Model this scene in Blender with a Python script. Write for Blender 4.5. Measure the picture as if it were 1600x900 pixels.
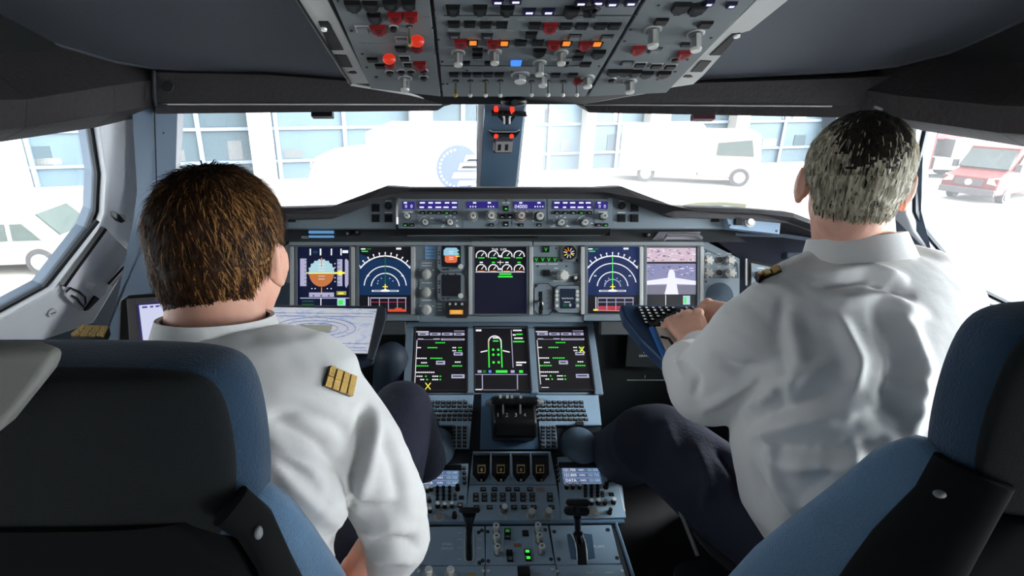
import bpy, bmesh, math, random
from mathutils import Vector as V, Matrix, noise
random.seed(7)
S = bpy.context.scene
COL = S.collection
for o in list(bpy.data.objects): bpy.data.objects.remove(o)
R = math.radians
# ------------------------------------------------------------------ camera
CAM = V((-0.115, 0.0, 1.45)); PITCH = R(20.0); FPX = 850.0; CX, CY = 725.0, 450.0
cd = bpy.data.cameras.new('camera'); cam = bpy.data.objects.new('camera', cd); COL.objects.link(cam)
cam.location = CAM; cam.rotation_euler = (R(90) - PITCH, 0, 0)
cd.sensor_width = 36.0; cd.lens = FPX / 1600 * 36.0; cd.shift_x = (800 - CX) / 1600.0
cd.clip_start = 0.02; cd.clip_end = 400
S.camera = cam
# ------------------------------------------------------------------ sky, exposure
S.view_settings.view_transform = 'Standard'; S.view_settings.look = 'None'
S.view_settings.exposure = 0.0; S.view_settings.gamma = 1.0; S.view_settings.use_curve_mapping = False
W = bpy.data.worlds.new('overcast'); S.world = W; W.use_nodes = True
nt = W.node_tree; nt.nodes.clear()
wo = nt.nodes.new('ShaderNodeOutputWorld'); bg = nt.nodes.new('ShaderNodeBackground')
tc = nt.nodes.new('ShaderNodeTexCoord'); nz = nt.nodes.new('ShaderNodeTexNoise'); cr = nt.nodes.new('ShaderNodeValToRGB')
nz.inputs['Scale'].default_value = 2.0
cr.color_ramp.elements[0].color = (0.80, 0.88, 1.0, 1); cr.color_ramp.elements[1].color = (1, 1, 1, 1)
nt.links.new(tc.outputs['Generated'], nz.inputs['Vector']); nt.links.new(nz.outputs['Fac'], cr.inputs['Fac'])
nt.links.new(cr.outputs['Color'], bg.inputs['Color'])
# the cloud is brightest towards the hidden sun, to the right and slightly behind
dp = nt.nodes.new('ShaderNodeVectorMath'); dp.operation = 'DOT_PRODUCT'; dp.inputs[1].default_value = V((.88, -.36, .32)).normalized()
mr = nt.nodes.new('ShaderNodeMapRange'); mr.interpolation_type = 'SMOOTHSTEP'; mr.inputs['From Min'].default_value = .1; mr.inputs['From Max'].default_value = 1.0
mr.inputs['To Min'].default_value = 6.0; mr.inputs['To Max'].default_value = 40.0
nt.links.new(tc.outputs['Generated'], dp.inputs[0]); nt.links.new(dp.outputs['Value'], mr.inputs['Value']); nt.links.new(mr.outputs[0], bg.inputs['Strength'])
nt.links.new(bg.outputs[0], wo.inputs[0])
sd = bpy.data.lights.new('sun', 'SUN'); sun = bpy.data.objects.new('sun', sd); COL.objects.link(sun)
sd.energy = 3.0; sd.angle = R(12); sun.rotation_euler = (R(-20), R(48), 0)   # soft sun from the right, slightly behind

# ------------------------------------------------------------------ pixel <-> world
FW = V((0, math.cos(PITCH), -math.sin(PITCH))); UP = V((0, math.sin(PITCH), math.cos(PITCH))); RT = V((1, 0, 0))
def ray(px, py): return FW + RT * ((px - CX) / FPX) - UP * ((py - CY) / FPX)
def P(px, py, t): return CAM + ray(px, py) * t
def proj(w):
    d = w - CAM; t = d.dot(FW)
    return CX + d.dot(RT) / t * FPX, CY - d.dot(UP) / t * FPX, t
class Pl:
    """plane frame: o origin, ux right, uy image-up, n toward the viewer"""
    def __init__(s, o, ux, uy):
        s.o = o; s.ux = ux.normalized(); s.uy = uy.normalized(); s.n = s.ux.cross(s.uy).normalized()
    def at(s, px, py, h=0.0):
        r = ray(px, py); t = (s.o + s.n * h - CAM).dot(s.n) / r.dot(s.n)
        return CAM + r * t
    def t(s, px, py):
        r = ray(px, py); return (s.o - CAM).dot(s.n) / r.dot(s.n)
    def m(s, px, py): return s.t(px, py) / FPX          # metres per pixel across
    def off(s, h): return Pl(s.o + s.n * h, s.ux, s.uy)
def plane_yz(a, b): return Pl(V((0, b[0], b[1])), RT, V((0, a[0] - b[0], a[1] - b[1])))   # a image-upper, b image-lower (Y,z)
# ------------------------------------------------------------------ materials
def lin(c): c /= 255.0; return c / 12.92 if c <= .04045 else ((c + .055) / 1.055) ** 2.4
def rgb(r, g, b): return (lin(r), lin(g), lin(b), 1)
_m = {}
def mat(name, col, rough=.55, metal=0.0, emit=0.0, bump=0.0, bs=60.0, var=0.0, coat=0.0, spec=.5, sheen=0.0, stretch=None):
    if name in _m: return _m[name]
    m = bpy.data.materials.new(name); m.use_nodes = True; n = m.node_tree; b = n.nodes['Principled BSDF']
    c = rgb(*col)
    b.inputs['Base Color'].default_value = c; b.inputs['Roughness'].default_value = rough; b.inputs['Metallic'].default_value = metal
    b.inputs['Specular IOR Level'].default_value = spec
    if coat: b.inputs['Coat Weight'].default_value = coat
    if sheen: b.inputs['Sheen Weight'].default_value = sheen
    if emit:
        b.inputs['Base Color'].default_value = (0.01, 0.01, 0.01, 1)
        b.inputs['Emission Color'].default_value = c; b.inputs['Emission Strength'].default_value = emit
    if bump or var:
        t = n.nodes.new('ShaderNodeTexCoord'); z = n.nodes.new('ShaderNodeTexNoise'); z.inputs['Scale'].default_value = bs; z.inputs['Detail'].default_value = 4
        if stretch:
            mp = n.nodes.new('ShaderNodeMapping'); mp.inputs['Scale'].default_value = stretch
            n.links.new(t.outputs['Object'], mp.inputs['Vector']); n.links.new(mp.outputs[0], z.inputs['Vector'])
        else: n.links.new(t.outputs['Object'], z.inputs['Vector'])
        if bump:
            bp = n.nodes.new('ShaderNodeBump'); bp.inputs['Strength'].default_value = bump; bp.inputs['Distance'].default_value = .004
            n.links.new(z.outputs['Fac'], bp.inputs['Height']); n.links.new(bp.outputs[0], b.inputs['Normal'])
        if var and not emit:
            mx = n.nodes.new('ShaderNodeMix'); mx.data_type = 'RGBA'
            mx.inputs['A'].default_value = tuple(x * (1 - var) for x in c[:3]) + (1,); mx.inputs['B'].default_value = tuple(min(1, x * (1 + var)) for x in c[:3]) + (1,)
            n.links.new(z.outputs['Fac'], mx.inputs['Factor']); n.links.new(mx.outputs['Result'], b.inputs['Base Color'])
    _m[name] = m; return m
def glow(name, col, s=1.0): return mat('glow ' + name, col, rough=.3, emit=s)
# ------------------------------------------------------------------ mesh builder
WO = {}
_txt = {}
def textgeo(s):
    if s in _txt: return _txt[s]
    c = bpy.data.curves.new('txt', 'FONT'); c.body = s; c.size = 1; c.resolution_u = 2; c.align_x = 'CENTER'; c.align_y = 'CENTER'
    o = bpy.data.objects.new('txt', c); COL.objects.link(o)
    me = bpy.data.meshes.new_from_object(o.evaluated_get(bpy.context.evaluated_depsgraph_get()))
    r = ([v.co.copy() for v in me.vertices], [tuple(p.vertices) for p in me.polygons])
    bpy.data.objects.remove(o); bpy.data.curves.remove(c); bpy.data.meshes.remove(me)
    _txt[s] = r; return r
class MB:
    def __init__(s): s.bm = bmesh.new(); s.mats = []
    def mi(s, m):
        if m not in s.mats: s.mats.append(m)
        return s.mats.index(m)
    def faces(s, vs, fs, m):
        k = s.mi(m); bv = [s.bm.verts.new(v) for v in vs]
        for f in fs:
            try: q = s.bm.faces.new([bv[i] for i in f]); q.material_index = k
            except ValueError: pass
        return s
    def poly(s, pts, m): return s.faces(pts, [tuple(range(len(pts)))], m)
    def prism(s, pts, off, m):
        n = len(pts); vs = [V(p) for p in pts] + [V(p) + off for p in pts]
        fs = [tuple(range(n)), tuple(range(2 * n - 1, n - 1, -1))] + [(i, i + n, (i + 1) % n + n, (i + 1) % n) for i in range(n)]
        return s.faces(vs, fs, m)
    def hexa(s, a, b, m):   # two quads joined
        vs = list(a) + list(b); n = len(a)
        fs = [tuple(range(n)), tuple(range(2 * n - 1, n - 1, -1))] + [(i, i + n, (i + 1) % n + n, (i + 1) % n) for i in range(n)]
        return s.faces(vs, fs, m)
    def ring(s, inner, outer, off, m):
        n = len(inner); vs = [V(p) for p in inner] + [V(p) for p in outer] + [V(p) + off for p in inner] + [V(p) + off for p in outer]
        fs = []
        for i in range(n):
            j = (i + 1) % n
            fs += [(i, j, n + j, n + i), (2 * n + i, 3 * n + i, 3 * n + j, 2 * n + j), (i, 2 * n + i, 2 * n + j, j), (n + i, n + j, 3 * n + j, 3 * n + i)]
        return s.faces(vs, fs, m)
    def box(s, c, ax, m):
        x, y, z = ax; c = V(c)
        a = [c - x - y - z, c + x - y - z, c + x + y - z, c - x + y - z]; b = [p + z * 2 for p in a]
        return s.hexa(a, b, m)
    def aabox(s, a, b, m):
        a = V(a); b = V(b); c = (a + b) / 2; h = (b - a) / 2
        return s.box(c, (V((h.x, 0, 0)), V((0, h.y, 0)), V((0, 0, h.z))), m)
    def cyl(s, p0, p1, r0, m, r1=None, seg=14, up=None):
        return s.tube([V(p0), V(p1)], [r0, r0 if r1 is None else r1], m, seg)
    def tube(s, pts, rs, m, seg=10, closed=True, flat=1.0, side=None):
        pts = [V(p) for p in pts]; n = len(pts)
        if not hasattr(rs, '__len__'): rs = [rs] * n
        vs = []; prev = None
        for i, p in enumerate(pts):
            d = (pts[min(i + 1, n - 1)] - pts[max(i - 1, 0)]).normalized()
            if prev is None:
                a = side if side is not None else (V((0, 0, 1)) if abs(d.z) < .9 else V((1, 0, 0)))
            else: a = prev
            a = (a - d * a.dot(d)).normalized(); b = d.cross(a); prev = a
            for k in range(seg):
                th = 2 * math.pi * k / seg
                vs.append(p + (a * math.cos(th) + b * math.sin(th) * flat) * rs[i])
        fs = [(i * seg + k, i * seg + (k + 1) % seg, (i + 1) * seg + (k + 1) % seg, (i + 1) * seg + k) for i in range(n - 1) for k in range(seg)]
        if closed: fs += [tuple(range(seg))[::-1], tuple(range((n - 1) * seg, n * seg))]
        return s.faces(vs, fs, m)
    def sphere(s, c, r, m, rot=None, seg=20, rings=12):
        c = V(c); r = (r, r, r) if not hasattr(r, '__len__') else r
        vs = [V((0, 0, 1))]
        for i in range(1, rings):
            ph = math.pi * i / rings
            vs += [V((math.sin(ph) * math.cos(2 * math.pi * k / seg), math.sin(ph) * math.sin(2 * math.pi * k / seg), math.cos(ph))) for k in range(seg)]
        vs.append(V((0, 0, -1)))
        out = []
        for v in vs:
            q = V((v.x * r[0], v.y * r[1], v.z * r[2]))
            if rot is not None: q = rot @ q
            out.append(c + q)
        fs = [(0, 1 + k, 1 + (k + 1) % seg) for k in range(seg)]
        for i in range(rings - 2):
            a = 1 + i * seg; b = a + seg
            fs += [(a + k, b + k, b + (k + 1) % seg, a + (k + 1) % seg) for k in range(seg)]
        a = 1 + (rings - 2) * seg; e = len(out) - 1
        fs += [(a + k, e, a + (k + 1) % seg) for k in range(seg)]
        return s.faces(out, fs, m)
    def capsule(s, p0, r0, p1, r1, m, seg=16):
        p0 = V(p0); p1 = V(p1); d = (p1 - p0).normalized(); pts = []; rs = []
        for a in (85, 60, 35, 12): pts.append(p0 - d * r0 * math.sin(R(a))); rs.append(r0 * math.cos(R(a)))
        for k in range(1, 4): pts.append(p0.lerp(p1, k / 4)); rs.append(r0 + (r1 - r0) * k / 4)
        for a in (12, 35, 60, 85): pts.append(p1 + d * r1 * math.sin(R(a))); rs.append(r1 * math.cos(R(a)))
        return s.tube(pts, rs, m, seg)
    def chain(s, js, m, seg=16):
        for a, b in zip(js[:-1], js[1:]): s.capsule(a[0], a[1], b[0], b[1], m, seg)
        return s
    def loft(s, secs, m, seg=28, ex=2.0):
        """secs: (centre, axis a (half), axis b (half))"""
        vs = []
        for c, a, b in secs:
            for k in range(seg):
                th = 2 * math.pi * k / seg; x, y = math.cos(th), math.sin(th)
                f = (abs(x) ** ex + abs(y) ** ex) ** (-1 / ex)
                vs.append(V(c) + a * (x * f) + b * (y * f))
        n = len(secs)
        fs = [(i * seg + k, i * seg + (k + 1) % seg, (i + 1) * seg + (k + 1) % seg, (i + 1) * seg + k) for i in range(n - 1) for k in range(seg)]
        fs += [tuple(range(seg))[::-1], tuple(range((n - 1) * seg, n * seg))]
        return s.faces(vs, fs, m)
    def text(s, st, pl, px, py, hpx, m, h=.001, rot=0):
        vs, fs = textgeo(st); c = pl.at(px, py, h); k = hpx * pl.m(px, py) * 1.35
        return s.faces([c + pl.ux * (v.x * k) + pl.uy * (v.y * k) for v in vs], fs, m)
    def pbox(s, pl, px, py, w, hh, h0, h1, m, taper=0.0):
        """box on a plane: centre px, size in photo px, from height h0 to h1"""
        k = pl.m(px, py) * w / 2; a = pl.at(px, py - hh / 2); b = pl.at(px, py + hh / 2); c = pl.at(px, py); v = (a - b).length / 2; c = (a + b) / 2
        x = pl.ux * k; y = pl.uy * v
        q = 1 - taper
        A = [c - x - y, c + x - y, c + x + y, c - x + y]; B = [c - x * q - y * q, c + x * q - y * q, c + x * q + y * q, c - x * q + y * q]
        return s.hexa([p + pl.n * h0 for p in A], [p + pl.n * h1 for p in B], m)
    def ppoly(s, pl, pts, h0, h1, m): return s.prism([pl.at(x, y, h1) for x, y in pts], pl.n * (h0 - h1), m)
    def pcyl(s, pl, px, py, r, h0, h1, m, r1=None, seg=16):
        k = pl.m(px, py); c = pl.at(px, py)
        return s.cyl(c + pl.n * h0, c + pl.n * h1, r * k, m, None if r1 is None else r1 * k, seg)
    def dash(s, pl, px, py, w, hh, m, h=.0008): return s.pbox(pl, px, py, w, hh, h - .0004, h, m)
    def build(s, name, parent=None, smooth=0, bevel=0.0, seg=2, label=None, recalc=True):
        bm = s.bm
        if recalc: bmesh.ops.recalc_face_normals(bm, faces=bm.faces)
        lo = V([min(v.co[i] for v in bm.verts) for i in range(3)]); hi = V([max(v.co[i] for v in bm.verts) for i in range(3)])
        og = (lo + hi) / 2
        for v in bm.verts: v.co -= og
        me = bpy.data.meshes.new(name); bm.to_mesh(me); bm.free()
        for m in s.mats: me.materials.append(m)
        if smooth:
            me.polygons.foreach_set('use_smooth', [True] * len(me.polygons)); me.set_sharp_from_angle(angle=R(smooth))
        o = bpy.data.objects.new(name, me); COL.objects.link(o)
        WO[o.name] = og
        if parent is not None: o.parent = parent; o.location = og - WO[parent.name]
        else: o.location = og
        if bevel:
            b = o.modifiers.new('bevel', 'BEVEL'); b.width = bevel; b.segments = seg; b.limit_method = 'ANGLE'; b.angle_limit = R(40)
        if label: o['label'] = label
        return o
def thing(name, label, cat, loc, group=None):
    o = bpy.data.objects.new(name, None); COL.objects.link(o); o.empty_display_size = .03
    o.location = loc; WO[o.name] = V(loc); o['label'] = label; o['category'] = cat
    if group: o['group'] = group
    return o
def tag(o, label, cat, group=None, kind=None):
    o['label'] = label; o['category'] = cat
    if group: o['group'] = group
    if kind: o['kind'] = kind
    return o
def struct(o): o['kind'] = 'structure'; return o
# ------------------------------------------------------------------ palette
PANEL = mat('panel grey', (128, 141, 149), .5, var=.06, bs=25, bump=.05)
PANELB = mat('pedestal blue grey', (152, 178, 198), .45, var=.08, bs=25, bump=.05)
OVER = mat('overhead grey', (116, 122, 124), .55, var=.06, bs=30)
FRAMEL = mat('light grey frame', (196, 196, 192), .45, var=.05)
BLACK = mat('black plastic', (14, 15, 17), .38)
DARK = mat('dark plastic', (40, 43, 46), .5)
HOOD = mat('glareshield dark grey', (66, 64, 66), .75, bump=.35, bs=220, var=.12)
BROW = mat('padded brow brown black', (50, 46, 47), .85, bump=.6, bs=90, var=.25)
CEIL = mat('ceiling slate', (84, 88, 95), .8, bump=.25, bs=300, var=.06)
DEEP = mat('shade black lining', (16, 20, 20), .9)
WALL = mat('blue grey trim paint', (84, 102, 120), .5, var=.04, bs=12, bump=.05)
PALE = mat('pale window frame', (242, 245, 248), .45, var=.03, bs=15)
GREYP = mat('latch plate grey', (228, 226, 230), .5, var=.04)
RUB = mat('black rubber', (22, 30, 38), .6)
WHITE = mat('white print', (244, 246, 244), .6)
LGREY = mat('light grey plastic', (224, 224, 216), .4)
MGREY = mat('mid grey plastic', (120, 124, 126), .45)
SILVER = mat('brushed silver', (200, 200, 196), .3, metal=.8)
GOLD = mat('gold braid', (196, 160, 84), .45, metal=.3, bump=.6, bs=400)
GOLDL = mat('gold outline paint', (236, 196, 130), .5)
RED = mat('red guard', (150, 22, 26), .4)
BLUEP = mat('blue placard', (150, 196, 236), .5, var=.1, bs=60)
GW = glow('white', (235, 235, 240), 1.1); GB = glow('screen navy', (8, 22, 66), 1.0); GBK = glow('screen black', (8, 10, 20), 1.0)
GN = glow('screen deep blue', (10, 34, 86), 1.0); GT = glow('teal', (16, 60, 100), 1.0)
GG = glow('green', (60, 220, 70), 1.2); GGD = glow('dim green', (36, 120, 46), .9); GY = glow('yellow', (240, 225, 90), 1.2)
GM = glow('magenta', (200, 60, 90), .8); GO = glow('orange', (235, 130, 40), 1.2); GRD = glow('red lamp', (250, 60, 36), 1.3)
GC = glow('pale cyan', (176, 214, 224), 1.0); GBR = glow('horizon brown', (196, 118, 66), 1.0); GP = glow('lilac grey', (182, 182, 214), .9)
GV = glow('readout violet', (46, 34, 128), .9); GBL = glow('blue glow', (70, 140, 250), 1.2); GLV = glow('lit white legend', (225, 225, 255), 1.3)
# ================================================================== STRUCTURE
def glass_mat(name, tint, veil):
    m = bpy.data.materials.new(name); m.use_nodes = True; n = m.node_tree; n.nodes.clear()
    o = n.nodes.new('ShaderNodeOutputMaterial'); tr = n.nodes.new('ShaderNodeBsdfTransparent'); gl = n.nodes.new('ShaderNodeBsdfGlossy'); df = n.nodes.new('ShaderNodeBsdfTranslucent')
    m1 = n.nodes.new('ShaderNodeMixShader'); m2 = n.nodes.new('ShaderNodeMixShader'); fr = n.nodes.new('ShaderNodeFresnel'); fr.inputs[0].default_value = 1.25
    tr.inputs[0].default_value = tint; gl.inputs['Roughness'].default_value = .02; df.inputs[0].default_value = (.95, .97, 1, 1)
    m1.inputs[0].default_value = veil; n.links.new(tr.outputs[0], m1.inputs[1]); n.links.new(df.outputs[0], m1.inputs[2])
    n.links.new(fr.outputs[0], m2.inputs[0]); n.links.new(m1.outputs[0], m2.inputs[1]); n.links.new(gl.outputs[0], m2.inputs[2]); n.links.new(m2.outputs[0], o.inputs[0])
    return m
GLASS = glass_mat('windscreen glass', (.97, .985, .98, 1), .03)
GLASS2 = glass_mat('side window glass', (.97, .985, .98, 1), .015)
# side wall planes: n points into the cockpit
def side_plane(sgn):
    d = V((sgn * .275, -.96, 0)).normalized()          # going aft
    inw = V((-sgn * .96, -.275, 0)).normalized()
    w = (V((0, 0, 1)) * math.cos(R(14)) + inw * math.sin(R(14))).normalized()
    o = V((sgn * 1.08, 1.475, 1.35))
    return o, d, w, inw
oL, dL, wL, iL = side_plane(-1); oR, dR, wR, iR = side_plane(1)
nL = (iL * math.cos(R(14)) - V((0, 0, 1)) * math.sin(R(14))).normalized(); nR = V((-nL.x, nL.y, nL.z))
PL_L = Pl(oL, -dL, wL); PL_L.n = nL
def locL(px, py):
    p = PL_L.at(px, py) - oL
    return p.dot(dL), p.dot(wL)
def SL(sgn, s, q, h=0.0):
    o, d, w, n = (oL, dL, wL, nL) if sgn < 0 else (oR, dR, wR, nR)
    return o + d * s + w * q + n * h
# window outline in wall coordinates (s aft, q up)
win = [locL(143, 192), locL(155, 271), locL(152, 330), locL(141, 358), locL(73, 447), locL(0, 487)]
sf = win[-1][0]; qf = win[-1][1]; qt = win[0][1] + .02
win_f = win + [(sf + .22, qf - .03), (sf + .30, qf), (sf + .30, qt - .03), (sf + .27, qt)]     # forward (sliding) window
rim_f = [locL(207, 183), locL(214, 300), locL(203, 338), locL(212, 372), locL(135, 500), locL(0, 545), (sf + .20, qf - .14), (sf + .34, qf - .10), (sf + .34, qt + .02), (sf + .30, qt + .06)]
for sgn, nm in ((-1, 'left'), (1, 'right')):
    n = nL if sgn < 0 else nR
    wm = MB()
    # wall skin with one opening for the forward window and one for the aft window
    q0 = -1.5; q1 = .10
    inn = [SL(sgn, *p) for p in win_f]
    big = [(-.30, q1), (-.30, -.25), (-.30, -.5), (-.30, -.8), (-.30, q0), (.6, q0), (sf + .25, q0), (sf + .35, q0), (sf + .35, q1), (sf + .20, q1)]
    wm.ring(inn, [SL(sgn, *p) for p in big], -n * .05, WALL)
    a0 = sf + .35; a1 = a0 + .75
    wm.ring([SL(sgn, a0 + .10, qt), SL(sgn, a0 + .10, qf), SL(sgn, a1, qf + .03), SL(sgn, a1, qt)],
            [SL(sgn, a0, q1), SL(sgn, a0, q0), SL(sgn, a1 + .10, q0), SL(sgn, a1 + .10, q1)], -n * .05, WALL)
    wm.prism([SL(sgn, a1 + .10, q1), SL(sgn, a1 + .10, q0), SL(sgn, a1 + 1.6, q0), SL(sgn, a1 + 1.6, q1)], -n * .05, WALL)
    wm.prism([SL(sgn, -.30, q1), SL(sgn, -.30, .75), SL(sgn, a1 + 1.7, .75), SL(sgn, a1 + 1.7, q1)], -n * .05, DEEP)  # near black: the recess's deep shadow is put into the wall colour
    wl = struct(wm.build('wall_' + nm))
    # pale moulded frame round the forward window, black seal, glass
    w = thing('window_1' if sgn < 0 else 'window_4', nm + ' side window', 'window', SL(sgn, .3, -.2)); del w['label']; del w['category']; struct(w)
    MB().ring([SL(sgn, *p) for p in win_f], [SL(sgn, *p) for p in rim_f], n * .028, PALE).build('window_frame', w, 35, .006, 3)
    def grow(L, k):
        cx = sum(p[0] for p in L) / len(L); cy = sum(p[1] for p in L) / len(L)
        return [(cx + (x - cx) * k, cy + (y - cy) * k) for x, y in L]
    MB().ring([SL(sgn, *p, .001) for p in grow(win_f, .975)], [SL(sgn, *p, .001) for p in grow(win_f, 1.02)], n * .010 - n * .02, RUB).build('window_seal', w)
    MB().prism([SL(sgn, *p, -.02) for p in grow(win_f, 1.01)], -n * .004, GLASS2).build('pane', w)
    w2 = thing('window_5' if sgn < 0 else 'window_6', '', '', SL(sgn, a0 + .3, -.2)); del w2['label']; del w2['category']; struct(w2)
    MB().ring([SL(sgn, a0 + .12, qt - .02), SL(sgn, a0 + .12, qf + .02), SL(sgn, a1 - .02, qf + .05), SL(sgn, a1 - .02, qt - .02)],
              [SL(sgn, a0 + .06, qt + .04), SL(sgn, a0 + .06, qf - .06), SL(sgn, a1 + .04, qf - .04), SL(sgn, a1 + .04, qt + .04)], n * .02, PALE).build('window_frame', w2, 35, .005)
    MB().prism([SL(sgn, a0 + .09, qt, -.02), SL(sgn, a0 + .09, qf, -.02), SL(sgn, a1 + .01, qf + .02, -.02), SL(sgn, a1 + .01, qt, -.02)], -n * .004, GLASS2).build('pane', w2)
print('WIN', [tuple(round(x, 3) for x in p) for p in win], 'sf', sf)
# floor, rear wall, ceilings
struct(MB().aabox((-2.0, -1.6, -.05), (2.0, 2.3, 0), mat('dark floor', (22, 24, 28), .8)).build('floor'))
struct(MB().aabox((-2.0, -1.65, 0), (2.0, -1.6, 2.3), mat('rear wall beige', (190, 186, 178), .7)).build('wall_rear'))
# ceiling lining: slanting slate panels either side of the overhead panel
def cz(y): return min(1.5 + (1.5 - y) * .4, 2.08)
OV = plane_yz((.975, 1.585), (1.347, 1.437))
CP = plane_yz((1.0, cz(1.0)), (1.5, cz(1.5)))
for sgn, nm, edge in ((-1, 'left', [(-110, 10), (0, 50), (60, 62), (120, 80), (180, 98), (240, 108), (400, 116), (700, 136)]),
                      (1, 'right', [(1720, -45), (1600, 30), (1540, 60), (1480, 84), (1400, 104), (1330, 112), (1100, 124), (880, 140)])):
    pts = [CP.at(*e) for e in edge]
    ex = sgn * abs(pts[0].x)
    back = [V((sgn * .02, .2, cz(.2))), V((sgn * .02, .05, 2.08)), V((sgn * .02, -1.6, 2.08)), V((sgn * 1.5, -1.6, 2.08)), V((sgn * 1.42, .05, 2.08)), V((sgn * 1.36, .5, cz(.5)))]
    b = MB()
    pts2 = [V((sgn * .02, pts[-1].y, pts[-1].z))]
    front = pts
    ring = front + pts2 + [V((sgn * .02, .05, 2.08)), V((sgn * 1.40, .05, 2.08)), V((sgn * 1.34, .5, cz(.5)))]
    b.prism(ring, V((0, 0, .03)), CEIL)
    b.prism([V((sgn * .02, .05, 2.08)), V((sgn * 1.40, .05, 2.08)), V((sgn * 1.6, -1.6, 2.08)), V((sgn * .02, -1.6, 2.08))], V((0, 0, .03)), CEIL)
    # rolled edge
    rt = [p + V((0, 0, .012)) for p in front]
    b.tube(rt, .014, CEIL, 12)
    struct(b.build('ceiling_' + nm, None, 30))
oc = MB()
oc.prism([V((-1.9, 2.1, 1.52)), V((1.9, 2.1, 1.52)), V((1.9, 1.3, 1.72)), V((1.9, .0, 2.25)), V((1.9, -1.65, 2.3)), V((-1.9, -1.65, 2.3)), V((-1.9, .0, 2.25)), V((-1.9, 1.3, 1.72))], V((0, 0, .04)), DEEP)  # roof over the recess, its shadow put into the near-black colour
struct(oc.build('ceiling_outer'))
# closing panels between walls and outer roof, and nose bulkhead under the glareshield
fw = MB()
fw.aabox((-1.0, 1.80, 0), (1.0, 1.84, .98), DEEP)
struct(fw.build('wall_front'))
# padded brow above the windows
def brow(name, faces_, off):
    b = MB()
    for q in faces_: b.prism([P(*p) for p in q], off, BROW)
    return b
bw = MB()
bw.prism([P(243, 113, 1.38), P(420, 117, 1.39), P(560, 128, 1.43), P(705, 140, 1.52), P(705, 163, 1.60), P(245, 161, 1.41)], V((-.03, .42, .10)), BROW)
bw.prism([P(243, 161, 1.415), P(705, 163.5, 1.61), P(694, 166, 1.61), P(683, 173, 1.62), P(420, 176, 1.50), P(243, 178, 1.43)], V((-.02, .36, .02)), BROW)
bw.tube([P(250, 163, 1.405), P(420, 163, 1.475), P(690, 163.5, 1.60)], .0022, FRAMEL, 8)
struct(bw.build('trim_1', None, 30, .006, 3))
bw = MB()
bw.prism([P(1400, 118, 1.38), P(1330, 122, 1.39), P(1090, 130, 1.43), P(905, 144, 1.52), P(905, 164, 1.60), P(1400, 166, 1.41)], V((.03, .42, .10)), BROW)
bw.prism([P(1400, 166, 1.415), P(905, 164, 1.61), P(914, 167, 1.61), P(920, 176, 1.62), P(1180, 181, 1.50), P(1320, 184, 1.45), P(1400, 190, 1.43)], V((.02, .36, .02)), BROW)
bw.tube([P(1300, 166, 1.44), P(1150, 165, 1.485), P(912, 163.5, 1.60)], .0022, FRAMEL, 8)
struct(bw.build('trim_2', None, 30, .006, 3))
# side brows, running aft along the wall
def sidebrow(sgn):
    b = MB()
    if sgn < 0: lo = [(246, 176), (150, 199), (0, 222)]; hi = [(246, 110), (140, 122), (0, 142)]
    else: lo = [(1375, 186), (1440, 204), (1600, 229)]; hi = [(1375, 128), (1440, 138), (1600, 152)]
    pl = Pl(oL + nL * .05, -dL, wL) if sgn < 0 else Pl(oR + nR * .05, -dR, wR)
    pl.n = nL if sgn < 0 else nR
    A = [pl.at(*p) for p in lo]; B = [pl.at(*p) + pl.n * .07 for p in hi]
    d = dL if sgn < 0 else dR
    A.append(A[-1] + d * 1.6 ); B.append(B[-1] + d * 1.6)
    n2 = -pl.n
    for i in range(len(A) - 1):
        a, a2, c, c2 = A[i], A[i + 1], B[i], B[i + 1]
        m1 = a.lerp(c, .45) + pl.n * .035; m2 = a2.lerp(c2, .45) + pl.n * .035
        X = n2 * .22
        b.hexa([a, m1, c, c + X + V((0, 0, .12)), a + X], [a2, m2, c2, c2 + X + V((0, 0, .12)), a2 + X], BROW)
    return b
b1 = sidebrow(-1)
b1.tube([P(240, 110, 1.37), P(241, 150, 1.385), P(244, 164, 1.40), P(262, 167, 1.41)], .006, RUB, 8)
b1.pcyl(Pl(P(263, 136, 1.385), RT, UP), 263, 136, 9, 0, .004, DARK)
struct(b1.build('trim_3', None, 50, .01, 3))
b2 = sidebrow(1)
b2.tube([P(1366, 166, 1.38), P(1378, 171, 1.375), P(1374, 182, 1.38)], .004, MGREY, 8)
struct(b2.build('trim_4', None, 50, .01, 3))
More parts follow.
